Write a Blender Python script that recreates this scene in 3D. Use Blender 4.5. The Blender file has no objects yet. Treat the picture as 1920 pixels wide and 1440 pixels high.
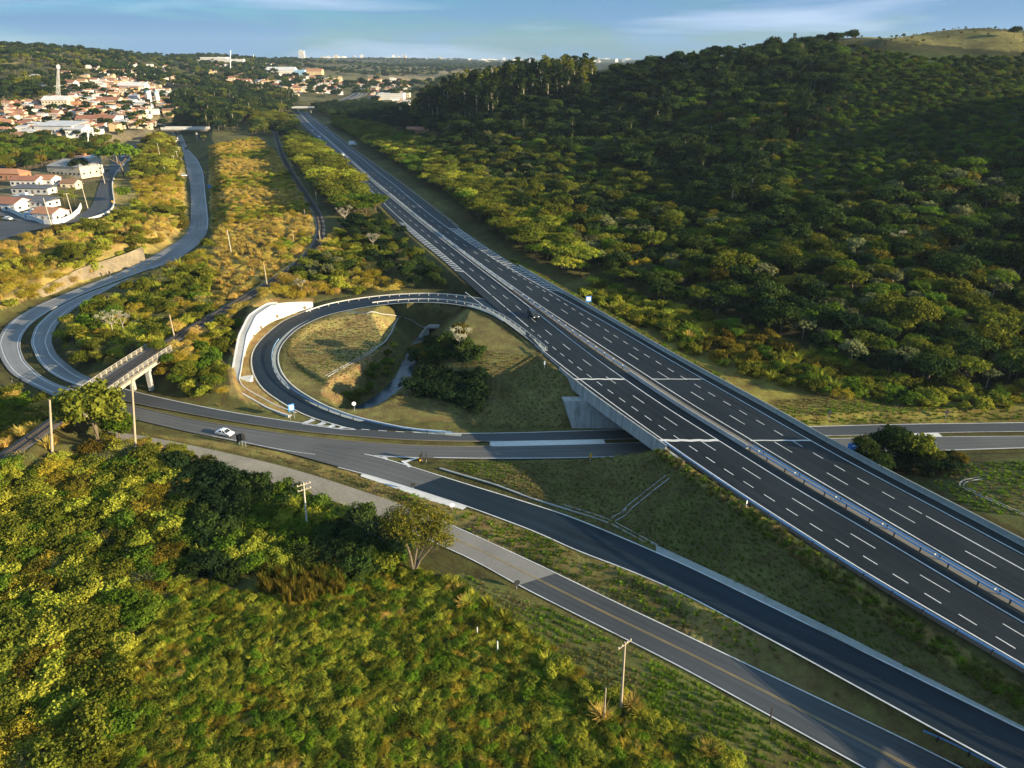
import bpy, bmesh, math, random
import numpy as np
from math import radians, sin, cos, pi
random.seed(7); RNG = np.random.default_rng(11)
scene = bpy.context.scene
COL = scene.collection

# ------------------------------------------------------------------ camera, sky, sun, exposure
FPX, HOR, CAMH = 1331.0, 112.0, 70.0            # focal length in photo pixels, horizon row, metres above the low road
PITCH = math.atan((720 - HOR) / FPX)
cam = bpy.data.cameras.new('camera'); cam.sensor_width = 36.0; cam.lens = FPX / 1920 * 36.0
cam.clip_start = 1.0; cam.clip_end = 40000.0
camo = bpy.data.objects.new('camera', cam); COL.objects.link(camo)
camo.location = (0, 0, CAMH); camo.rotation_euler = (pi / 2 - PITCH, 0, 0)
scene.camera = camo

SUN_EL = radians(13.5); SUN_AZ = (0.94, -0.36)  # towards the sun, on the ground
SUN_STRENGTH, SKY_STRENGTH, EXPOSURE = 5.0, 0.05, 1.5
_n = math.hypot(*SUN_AZ); SUN_DIR = (SUN_AZ[0] / _n * cos(SUN_EL), SUN_AZ[1] / _n * cos(SUN_EL), sin(SUN_EL))
sl = bpy.data.lights.new('sun', 'SUN'); sl.energy = SUN_STRENGTH; sl.angle = radians(0.5); sl.color = (1.0, 0.83, 0.55)
so = bpy.data.objects.new('sun', sl); COL.objects.link(so)
from mathutils import Vector
so.rotation_euler = Vector(SUN_DIR).to_track_quat('Z', 'Y').to_euler()
so.location = (300, -150, 300)

world = bpy.data.worlds.new('World'); scene.world = world; world.use_nodes = True
nt = world.node_tree; N = nt.nodes; Lk = nt.links
N.clear()
wo = N.new('ShaderNodeOutputWorld'); bg = N.new('ShaderNodeBackground'); bg.inputs['Strength'].default_value = SKY_STRENGTH
sky = N.new('ShaderNodeTexSky'); sky.sky_type = 'NISHITA'; sky.sun_disc = False
sky.sun_elevation = SUN_EL; sky.sun_rotation = math.atan2(SUN_AZ[0], SUN_AZ[1])
sky.air_density = 1.3; sky.dust_density = 0.6; sky.ozone_density = 3.0; sky.altitude = 600
tint = N.new('ShaderNodeMix'); tint.data_type = 'RGBA'; tint.blend_type = 'MULTIPLY'; tint.inputs[0].default_value = 1.0
tint.inputs[7].default_value = (0.27, 0.64, 1.25, 1)
Lk.new(sky.outputs[0], tint.inputs[6])
tc = N.new('ShaderNodeTexCoord'); mp = N.new('ShaderNodeMapping'); mp.inputs['Scale'].default_value = (2.8, 2.8, 17)
mp.inputs['Location'].default_value = (2.3, 0.7, 0.35)
nz = N.new('ShaderNodeTexNoise'); nz.inputs['Scale'].default_value = 1.25; nz.inputs['Detail'].default_value = 6; nz.inputs['Roughness'].default_value = 0.58
nz.inputs['Distortion'].default_value = 0.5
Lk.new(tc.outputs['Generated'], mp.inputs['Vector']); Lk.new(mp.outputs[0], nz.inputs['Vector'])
r1 = N.new('ShaderNodeValToRGB'); r1.color_ramp.elements[0].position = 0.43; r1.color_ramp.elements[1].position = 0.57
Lk.new(nz.outputs['Fac'], r1.inputs[0])
m1 = N.new('ShaderNodeMix'); m1.data_type = 'RGBA'; m1.inputs[7].default_value = (1.0, 2.35, 4.3, 1)
f1 = N.new('ShaderNodeMath'); f1.operation = 'MULTIPLY'; f1.inputs[1].default_value = 0.95
Lk.new(r1.outputs[0], f1.inputs[0]); Lk.new(f1.outputs[0], m1.inputs[0]); Lk.new(tint.outputs[2], m1.inputs[6])
mp2 = N.new('ShaderNodeMapping'); mp2.inputs['Scale'].default_value = (1.8, 1.8, 17); mp2.inputs['Location'].default_value = (0.4, 3.1, 0.0)
nz2 = N.new('ShaderNodeTexNoise'); nz2.inputs['Scale'].default_value = 1.6; nz2.inputs['Detail'].default_value = 5; nz2.inputs['Distortion'].default_value = 0.4
Lk.new(tc.outputs['Generated'], mp2.inputs['Vector']); Lk.new(mp2.outputs[0], nz2.inputs['Vector'])
r2 = N.new('ShaderNodeValToRGB'); r2.color_ramp.elements[0].position = 0.50; r2.color_ramp.elements[1].position = 0.70
Lk.new(nz2.outputs['Fac'], r2.inputs[0])
m2 = N.new('ShaderNodeMix'); m2.data_type = 'RGBA'; m2.inputs[7].default_value = (4.2, 5.3, 7.2, 1)
f2 = N.new('ShaderNodeMath'); f2.operation = 'MULTIPLY'; f2.inputs[1].default_value = 0.75
Lk.new(r2.outputs[0], f2.inputs[0]); Lk.new(f2.outputs[0], m2.inputs[0]); Lk.new(m1.outputs[2], m2.inputs[6])
# extra brightness added high in the unseen sky to lift the fill light
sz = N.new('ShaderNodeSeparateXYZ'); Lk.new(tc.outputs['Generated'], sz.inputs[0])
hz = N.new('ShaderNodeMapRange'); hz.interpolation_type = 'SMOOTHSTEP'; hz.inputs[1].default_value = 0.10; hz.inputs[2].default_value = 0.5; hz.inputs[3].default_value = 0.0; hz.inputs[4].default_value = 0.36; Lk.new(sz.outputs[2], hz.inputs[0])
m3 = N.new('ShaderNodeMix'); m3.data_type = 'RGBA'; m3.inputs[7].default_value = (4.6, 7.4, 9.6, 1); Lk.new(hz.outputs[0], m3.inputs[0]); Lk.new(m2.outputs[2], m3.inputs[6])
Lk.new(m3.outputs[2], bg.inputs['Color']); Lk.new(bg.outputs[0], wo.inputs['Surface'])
vs = scene.view_settings; vs.view_transform = 'Standard'; vs.look = 'None'; vs.gamma = 1.0; vs.exposure = EXPOSURE; vs.use_curve_mapping = False
cy = scene.cycles; cy.max_bounces = 6; cy.diffuse_bounces = 3; cy.glossy_bounces = 2; cy.transmission_bounces = 4; cy.transparent_max_bounces = 8
cy.use_denoising = True; cy.denoiser = 'OPENIMAGEDENOISE'; cy.denoising_prefilter = 'ACCURATE'; cy.denoising_input_passes = 'RGB_ALBEDO_NORMAL'; cy.volume_bounces = 0; cy.caustics_reflective = False; cy.caustics_refractive = False

# ------------------------------------------------------------------ projection helpers
SP, CP = math.sin(PITCH), math.cos(PITCH)
def P(u, v, z=0.0):
    """point at height z seen at photo pixel (u, v)"""
    x = (u - 960) / FPX; y = -(v - 720) / FPX
    d = np.array([x, CP + y * SP, -SP + y * CP]); t = (z - CAMH) / d[2]
    return np.array([d[0] * t, d[1] * t, z])
def proj(X, Y, Z):
    w = Y * CP - (Z - CAMH) * SP; w = np.where(w < 0.5, 0.5, w)
    return 960 + FPX * X / w, 720 - FPX * (Y * SP + (Z - CAMH) * CP) / w
def zf(v, Y):
    y = -(v - 720) / FPX
    return CAMH + Y * (-SP + y * CP) / (CP + y * SP)

# ------------------------------------------------------------------ tagging and mesh helpers
def tag(o, label=None, cat=None, group=None, kind=None):
    if label: o['label'] = label
    if cat: o['category'] = cat
    if group: o['group'] = group
    if kind: o['kind'] = kind
    return o
def link(o, parent=None):
    COL.objects.link(o)
    if parent is not None: o.parent = parent
    return o
def empty(name, loc=(0, 0, 0), rz=0.0, sc=1.0):
    o = bpy.data.objects.new(name, None); o.empty_display_size = 0.3; link(o)
    o.location = loc; o.rotation_euler = (0, 0, rz); o.scale = (sc, sc, sc) if np.isscalar(sc) else sc
    return o
def mesh_np(name, V, F, mats=(), uv=None, smooth=False, midx=None):
    """V n x 3, F list of tuples or n x k int array"""
    me = bpy.data.meshes.new(name)
    V = np.asarray(V, np.float32)
    if isinstance(F, np.ndarray):
        k = F.shape[1]
        me.vertices.add(len(V)); me.vertices.foreach_set('co', V.ravel())
        me.loops.add(F.size); me.loops.foreach_set('vertex_index', F.ravel().astype(np.int32))
        me.polygons.add(len(F)); me.polygons.foreach_set('loop_start', np.arange(0, F.size, k, dtype=np.int32))
        me.polygons.foreach_set('loop_total', np.full(len(F), k, np.int32))
        if midx is not None: me.polygons.foreach_set('material_index', np.asarray(midx, np.int32))
        me.update(calc_edges=True)
    else:
        me.from_pydata([tuple(map(float, v)) for v in V], [], F)
        if midx is not None: me.polygons.foreach_set('material_index', np.asarray(midx, np.int32))
    for m in mats: me.materials.append(m)
    if uv is not None:
        l = me.uv_layers.new(name='UVMap'); vi = np.empty(len(me.loops), np.int32); me.loops.foreach_get('vertex_index', vi)
        l.data.foreach_set('uv', np.asarray(uv, np.float32)[vi].ravel())
    if smooth: me.polygons.foreach_set('use_smooth', np.ones(len(me.polygons), bool))
    me.update()
    return me
def obj(name, me, parent=None, loc=(0, 0, 0), rz=0.0):
    o = bpy.data.objects.new(name, me); o.location = loc; o.rotation_euler = (0, 0, rz)
    return link(o, parent)
class MB:
    """collects simple solids into one mesh"""
    def __init__(s): s.V = []; s.F = []; s.M = []
    def add(s, V, F, m=0):
        b = len(s.V); s.V += [tuple(v) for v in V]; s.F += [tuple(i + b for i in f) for f in F]; s.M += [m] * len(F); return s
    def box(s, c, d, rz=0.0, m=0, taper=1.0):
        x, y, z = [k / 2 for k in d]; ca, sa = cos(rz), sin(rz); V = []
        for k, zz in ((1.0, -z), (taper, z)):
            for (a, b) in ((-x, -y), (x, -y), (x, y), (-x, y)):
                a *= k; b *= k; V.append((c[0] + a * ca - b * sa, c[1] + a * sa + b * ca, c[2] + zz))
        return s.add(V, [(3, 2, 1, 0), (4, 5, 6, 7), (0, 1, 5, 4), (1, 2, 6, 5), (2, 3, 7, 6), (3, 0, 4, 7)], m)
    def tube(s, pts, rad, n=6, m=0, cap=True):
        pts = [np.asarray(p, float) for p in pts]; V = []; F = []
        for i, p in enumerate(pts):
            t = pts[min(i + 1, len(pts) - 1)] - pts[max(i - 1, 0)]; t /= (np.linalg.norm(t) + 1e-9)
            a = np.cross(t, (0, 0, 1.0)); a = np.array((1.0, 0, 0)) if np.linalg.norm(a) < 1e-3 else a / np.linalg.norm(a)
            b = np.cross(a, t); r = rad[i] if hasattr(rad, '__len__') else rad
            V += [tuple(p + r * (a * cos(2 * pi * k / n) + b * sin(2 * pi * k / n))) for k in range(n)]
        for i in range(len(pts) - 1):
            F += [(i * n + k, i * n + (k + 1) % n, (i + 1) * n + (k + 1) % n, (i + 1) * n + k) for k in range(n)]
        if cap: F += [tuple(range(n))[::-1], tuple(range((len(pts) - 1) * n, len(pts) * n))]
        return s.add(V, F, m)
    def disc(s, c, r, axis, th, n=16, m=0):
        a = np.asarray(axis, float); a /= np.linalg.norm(a); c = np.asarray(c, float)
        return s.tube([c - a * th / 2, c + a * th / 2], r, n, m)
    def prism(s, poly, y0, y1, m=0):
        """poly in x,z extruded along y"""
        n = len(poly); V = [(x, y0, z) for x, z in poly] + [(x, y1, z) for x, z in poly]
        F = [tuple(range(n)), tuple(range(n, 2 * n))[::-1]] + [((i + 1) % n, i, n + i, n + (i + 1) % n) for i in range(n)]
        return s.add(V, F, m)
    def mesh(s, name, mats, smooth=False):
        me = mesh_np(name, s.V, s.F, mats if isinstance(mats, (list, tuple)) else [mats], midx=s.M)
        if smooth: me.polygons.foreach_set('use_smooth', np.ones(len(me.polygons), bool))
        return me
    def build(s, name, mats, parent=None, loc=(0, 0, 0), rz=0.0, smooth=False): return obj(name, s.mesh(name, mats, smooth), parent, loc, rz)

# ------------------------------------------------------------------ materials
def newmat(name, rough=0.8):
    m = bpy.data.materials.new(name); m.use_nodes = True
    b = m.node_tree.nodes['Principled BSDF']; b.inputs['Roughness'].default_value = rough
    return m, m.node_tree.nodes, m.node_tree.links, b
def noisy(name, col, rough=0.8, scale=3.0, amt=0.25, metallic=0.0, spec=0.3, scale2=None, bump=0.0, coord='Object', col2=None):
    """plain colour broken up by two noises"""
    m, n, l, b = newmat(name, rough)
    b.inputs['Metallic'].default_value = metallic; b.inputs['Specular IOR Level'].default_value = spec
    t = n.new('ShaderNodeTexCoord'); a = n.new('ShaderNodeTexNoise'); a.inputs['Scale'].default_value = scale; a.inputs['Detail'].default_value = 7; a.inputs['Roughness'].default_value = 0.65
    c = n.new('ShaderNodeTexNoise'); c.inputs['Scale'].default_value = scale2 or scale * 0.13; c.inputs['Detail'].default_value = 4
    l.new(t.outputs[coord], a.inputs['Vector']); l.new(t.outputs[coord], c.inputs['Vector'])
    ad = n.new('ShaderNodeMath'); ad.operation = 'ADD'; l.new(a.outputs['Fac'], ad.inputs[0]); l.new(c.outputs['Fac'], ad.inputs[1])
    rp = n.new('ShaderNodeMapRange'); rp.inputs[1].default_value = 0.65; rp.inputs[2].default_value = 1.35
    l.new(ad.outputs[0], rp.inputs[0])
    mx = n.new('ShaderNodeMix'); mx.data_type = 'RGBA'; lo = tuple(k * (1 - amt) for k in col[:3]) + (1,)
    hi = (tuple(col2) + (1,)) if col2 else tuple(min(1, k * (1 + amt)) for k in col[:3]) + (1,)
    mx.inputs[6].default_value = lo; mx.inputs[7].default_value = hi
    l.new(rp.outputs[0], mx.inputs[0]); l.new(mx.outputs[2], b.inputs['Base Color'])
    if bump:
        bp = n.new('ShaderNodeBump'); bp.inputs['Strength'].default_value = bump; bp.inputs['Distance'].default_value = 0.1
        l.new(a.outputs['Fac'], bp.inputs['Height']); l.new(bp.outputs[0], b.inputs['Normal'])
    return m
def asphalt(name, col, wear=0.35, rough=0.75, lanes=2.0):
    """UV.x across 0..1, UV.y metres along: streaked along the road"""
    m, n, l, b = newmat(name, rough); b.inputs['Specular IOR Level'].default_value = 0.2
    uv = n.new('ShaderNodeUVMap'); sx = n.new('ShaderNodeSeparateXYZ'); l.new(uv.outputs[0], sx.inputs[0])
    mp = n.new('ShaderNodeMapping'); mp.inputs['Scale'].default_value = (26, 0.035, 1); l.new(uv.outputs[0], mp.inputs['Vector'])
    st = n.new('ShaderNodeTexNoise'); st.inputs['Scale'].default_value = 1.0; st.inputs['Detail'].default_value = 5; l.new(mp.outputs[0], st.inputs['Vector'])
    wv = n.new('ShaderNodeMath'); wv.operation = 'MULTIPLY'; wv.inputs[1].default_value = 2 * pi * 2 * lanes; l.new(sx.outputs[0], wv.inputs[0])
    cs = n.new('ShaderNodeMath'); cs.operation = 'COSINE'; l.new(wv.outputs[0], cs.inputs[0])
    t = n.new('ShaderNodeTexCoord'); a = n.new('ShaderNodeTexNoise'); a.inputs['Scale'].default_value = 2.2; a.inputs['Detail'].default_value = 8; a.inputs['Roughness'].default_value = 0.75
    c = n.new('ShaderNodeTexNoise'); c.inputs['Scale'].default_value = 0.05; c.inputs['Detail'].default_value = 4
    l.new(t.outputs['Object'], a.inputs['Vector']); l.new(t.outputs['Object'], c.inputs['Vector'])
    def mul(x, k):
        q = n.new('ShaderNodeMath'); q.operation = 'MULTIPLY'; q.inputs[1].default_value = k; l.new(x, q.inputs[0]); return q.outputs[0]
    def add(x, y):
        q = n.new('ShaderNodeMath'); q.operation = 'ADD'; l.new(x, q.inputs[0]); l.new(y, q.inputs[1]); return q.outputs[0]
    s = add(add(mul(st.outputs['Fac'], 1.0), mul(cs.outputs[0], -0.07)), add(mul(a.outputs['Fac'], 0.5), mul(c.outputs['Fac'], 1.0)))
    rp = n.new('ShaderNodeMapRange'); rp.inputs[1].default_value = 0.95; rp.inputs[2].default_value = 1.55; l.new(s, rp.inputs[0])
    mx = n.new('ShaderNodeMix'); mx.data_type = 'RGBA'
    mx.inputs[6].default_value = tuple(k * (1 - wear) for k in col) + (1,); mx.inputs[7].default_value = tuple(k * (1 + wear) for k in col) + (1,)
    l.new(rp.outputs[0], mx.inputs[0]); l.new(mx.outputs[2], b.inputs['Base Color'])
    bp = n.new('ShaderNodeBump'); bp.inputs['Strength'].default_value = 0.25; bp.inputs['Distance'].default_value = 0.02
    l.new(a.outputs['Fac'], bp.inputs['Height']); l.new(bp.outputs[0], b.inputs['Normal'])
    return m
def leafmat(name, c1, c2, var=0.35, trans=0.3):
    """leaf colour: c1..c2 per leaf, lighter or darker per plant"""
    m = bpy.data.materials.new(name); m.use_nodes = True; n = m.node_tree.nodes; l = m.node_tree.links; n.clear()
    out = n.new('ShaderNodeOutputMaterial'); df = n.new('ShaderNodeBsdfDiffuse'); tr = n.new('ShaderNodeBsdfTranslucent'); ms = n.new('ShaderNodeMixShader'); ms.inputs[0].default_value = trans
    g = n.new('ShaderNodeNewGeometry'); oi = n.new('ShaderNodeObjectInfo')
    mx = n.new('ShaderNodeMix'); mx.data_type = 'RGBA'; mx.inputs[6].default_value = c1 + (1,); mx.inputs[7].default_value = c2 + (1,)
    l.new(g.outputs['Random Per Island'], mx.inputs[0])
    hs = n.new('ShaderNodeHueSaturation')
    mr = n.new('ShaderNodeMapRange'); mr.inputs[3].default_value = 1 - var; mr.inputs[4].default_value = 1 + var; l.new(oi.outputs['Random'], mr.inputs[0]); l.new(mr.outputs[0], hs.inputs['Value'])
    mu = n.new('ShaderNodeMath'); mu.operation = 'MULTIPLY'; mu.inputs[1].default_value = 7.31; l.new(oi.outputs['Random'], mu.inputs[0])
    fr = n.new('ShaderNodeMath'); fr.operation = 'FRACT'; l.new(mu.outputs[0], fr.inputs[0])
    mh = n.new('ShaderNodeMapRange'); mh.inputs[3].default_value = 0.485; mh.inputs[4].default_value = 0.515; l.new(fr.outputs[0], mh.inputs[0]); l.new(mh.outputs[0], hs.inputs['Hue'])
    l.new(mx.outputs[2], hs.inputs['Color']); l.new(hs.outputs[0], df.inputs['Color']); l.new(hs.outputs[0], tr.inputs['Color'])
    l.new(df.outputs[0], ms.inputs[1]); l.new(tr.outputs[0], ms.inputs[2]); l.new(ms.outputs[0], out.inputs['Surface'])
    return m
M = {}
M['asphalt_new'] = asphalt('asphalt_new', (0.0105, 0.0135, 0.0140), 0.6, 0.6, 3)
M['asphalt_ramp'] = asphalt('asphalt_ramp', (0.0095, 0.0185, 0.0265), 0.55, 0.65, 1)
M['asphalt_old'] = asphalt('asphalt_old', (0.095, 0.094, 0.090), 0.3, 0.8, 2)
M['asphalt_mid'] = asphalt('asphalt_mid', (0.056, 0.060, 0.062), 0.3, 0.75, 2)
M['gravel'] = noisy('gravel_road', (0.24, 0.21, 0.16), 0.95, 1.5, 0.3, bump=0.3)
M['paint'] = noisy('road_paint', (0.52, 0.52, 0.50), 0.6, 1.6, 0.35)
M['paint_worn'] = noisy('worn_road_paint', (0.5, 0.49, 0.46), 0.7, 1.2, 0.45)
M['paint_yellow'] = noisy('yellow_paint', (0.34, 0.25, 0.10), 0.65, 1.5, 0.3)
M['concrete'] = noisy('concrete', (0.36, 0.35, 0.33), 0.85, 1.6, 0.22, bump=0.1)
M['concrete_pale'] = noisy('pale_concrete', (0.55, 0.53, 0.49), 0.85, 1.2, 0.2)
M['concrete_grey'] = noisy('grey_concrete', (0.25, 0.265, 0.24), 0.85, 1.0, 0.25)
M['concrete_tan'] = noisy('dusty_concrete', (0.15, 0.132, 0.105), 0.9, 1.6, 0.25)
M['white_wall'] = noisy('sprayed_white_concrete', (0.80, 0.77, 0.70), 0.85, 0.6, 0.09, bump=0.15)
M['steel'] = noisy('galvanised_steel', (0.34, 0.40, 0.48), 0.45, 3, 0.15, metallic=0.4)
M['steel_blue'] = noisy('blue_grey_steel', (0.20, 0.36, 0.56), 0.45, 3, 0.15, metallic=0.3)
M['reflector'] = noisy('white_reflector', (0.8, 0.78, 0.6), 0.4, 3, 0.1)
M['dark_metal'] = noisy('dark_metal', (0.025, 0.026, 0.028), 0.6, 3, 0.2)
M['sign_back'] = noisy('sign_back', (0.02, 0.021, 0.023), 0.55, 3, 0.2)
M['sign_blue'] = noisy('sign_blue', (0.03, 0.19, 0.52), 0.45, 3, 0.12)
M['sign_white'] = noisy('sign_white', (0.8, 0.8, 0.8), 0.45, 3, 0.06)
M['sign_yellow'] = noisy('sign_yellow', (0.62, 0.34, 0.02), 0.5, 3, 0.12)
M['pole_wood'] = noisy('weathered_pole', (0.36, 0.29, 0.20), 0.9, 3, 0.25)
M['pole_concrete'] = noisy('concrete_pole', (0.46, 0.41, 0.32), 0.85, 3, 0.15)
M['wire'] = noisy('wire', (0.04, 0.04, 0.04), 0.6, 3, 0.1)
M['rail'] = noisy('rusty_rail', (0.07, 0.055, 0.045), 0.6, 2, 0.3, metallic=0.4)
M['ballast'] = noisy('track_ballast', (0.13, 0.115, 0.10), 0.95, 4, 0.4, bump=0.5)
M['sleeper'] = noisy('sleeper', (0.075, 0.06, 0.045), 0.9, 3, 0.3)
M['bark'] = noisy('bark', (0.15, 0.115, 0.075), 0.95, 4, 0.3)
M['bark_pale'] = noisy('pale_bark', (0.42, 0.36, 0.27), 0.9, 4, 0.2)
M['bark_dark'] = noisy('dark_bark', (0.07, 0.055, 0.04), 0.95, 4, 0.3)
M['soil'] = noisy('soil', (0.30, 0.19, 0.09), 0.95, 1.2, 0.3)
M['glass'] = noisy('dark_glass', (0.02, 0.025, 0.03), 0.12, 1, 0.1, spec=0.5)
M['tyre'] = noisy('tyre', (0.02, 0.02, 0.02), 0.8, 3, 0.1)
M['rim'] = noisy('wheel_rim', (0.45, 0.45, 0.46), 0.4, 3, 0.1, metallic=0.6)
M['car_white'] = noisy('white_car_paint', (0.80, 0.80, 0.80), 0.25, 1, 0.03, spec=0.5)
M['car_black'] = noisy('black_car_paint', (0.018, 0.02, 0.022), 0.25, 1, 0.1, spec=0.5)
M['car_silver'] = noisy('silver_car_paint', (0.45, 0.46, 0.48), 0.3, 1, 0.05, metallic=0.3)
M['lamp_red'] = noisy('tail_lamp', (0.4, 0.02, 0.015), 0.3, 1, 0.1)
M['lamp_clear'] = noisy('head_lamp', (0.75, 0.76, 0.78), 0.2, 1, 0.05)
for k, c in dict(white=(0.60, 0.58, 0.54), cream=(0.52, 0.44, 0.32), ochre=(0.58, 0.42, 0.22), brick=(0.36, 0.17, 0.09), pink=(0.6, 0.42, 0.34), blue=(0.25, 0.42, 0.6), grey=(0.45, 0.44, 0.42), tan=(0.42, 0.32, 0.2)).items():
    M['wall_' + k] = noisy(k + '_wall', c, 0.9, 0.5, 0.16)
for k, c in dict(orange=(0.36, 0.17, 0.09), red=(0.28, 0.12, 0.07), brown=(0.22, 0.12, 0.07), grey=(0.25, 0.245, 0.235), white=(0.50, 0.49, 0.47), dark=(0.11, 0.11, 0.115), blue=(0.16, 0.33, 0.55)).items():
    M['roof_' + k] = noisy(k + '_roof', c, 0.85, 1.4, 0.28)
def streaked(name, col, amt=0.3, joint=0.0):
    m = noisy(name, col, 0.88, 1.0, 0.12, bump=0.12); n = m.node_tree.nodes; l = m.node_tree.links; b = n['Principled BSDF']; src = b.inputs['Base Color'].links[0].from_socket
    t = n.new('ShaderNodeTexCoord'); mp = n.new('ShaderNodeMapping'); mp.inputs['Scale'].default_value = (1.3, 1.3, 0.12); q = n.new('ShaderNodeTexNoise'); q.inputs['Scale'].default_value = 1.0; q.inputs['Detail'].default_value = 6
    l.new(t.outputs['Object'], mp.inputs['Vector']); l.new(mp.outputs[0], q.inputs['Vector']); r = n.new('ShaderNodeMapRange'); r.inputs[1].default_value = .42; r.inputs[2].default_value = .68; r.inputs[3].default_value = 1.0; r.inputs[4].default_value = 1 - amt
    l.new(q.outputs['Fac'], r.inputs[0]); h = n.new('ShaderNodeHueSaturation'); l.new(src, h.inputs['Color']); l.new(r.outputs[0], h.inputs['Value']); l.new(h.outputs[0], b.inputs['Base Color']); return m
M['white_wall'] = streaked('stained_white_concrete', (0.62, 0.60, 0.54), 0.28); M['concrete_stained'] = streaked('stained_concrete', (0.34, 0.345, 0.325), 0.4); M['concrete_old'] = streaked('old_cream_concrete', (0.42, 0.38, 0.30), 0.45)
# water
m, n, l, b = newmat('stream_water', 0.18); b.inputs['Base Color'].default_value = (0.018, 0.035, 0.045, 1); b.inputs['Specular IOR Level'].default_value = 0.6
t = n.new('ShaderNodeTexCoord'); w = n.new('ShaderNodeTexNoise'); w.inputs['Scale'].default_value = 1.6; w.inputs['Detail'].default_value = 5; l.new(t.outputs['Object'], w.inputs['Vector'])
bp = n.new('ShaderNodeBump'); bp.inputs['Strength'].default_value = 0.35; bp.inputs['Distance'].default_value = 0.2; l.new(w.outputs['Fac'], bp.inputs['Height']); l.new(bp.outputs[0], b.inputs['Normal'])
M['water'] = m
# leaves: (dark, light)
LEAF = dict(forest=((0.018, 0.036, 0.010), (0.058, 0.084, 0.018)), olive=((0.066, 0.080, 0.010), (0.165, 0.170, 0.020)),
            green=((0.046, 0.084, 0.008), (0.125, 0.185, 0.018)), bright=((0.07, 0.13, 0.008), (0.19, 0.27, 0.02)),
            gold=((0.19, 0.15, 0.014), (0.38, 0.29, 0.032)), straw=((0.34, 0.24, 0.048), (0.58, 0.41, 0.095)),
            pale=((0.090, 0.100, 0.038), (0.21, 0.21, 0.080)), rust=((0.085, 0.070, 0.010), (0.165, 0.130, 0.018)),
            dark=((0.009, 0.022, 0.010), (0.028, 0.048, 0.016)), white=((0.36, 0.33, 0.22), (0.55, 0.51, 0.36)),
            hay=((0.15, 0.125, 0.040), (0.27, 0.22, 0.08)), meadow=((0.075, 0.085, 0.016), (0.15, 0.155, 0.03)),
            lime=((0.165, 0.185, 0.016), (0.37, 0.36, 0.042)))
for k, (a_, b_) in LEAF.items(): M['leaf_' + k] = leafmat(k + '_leaves', a_, b_)
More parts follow.
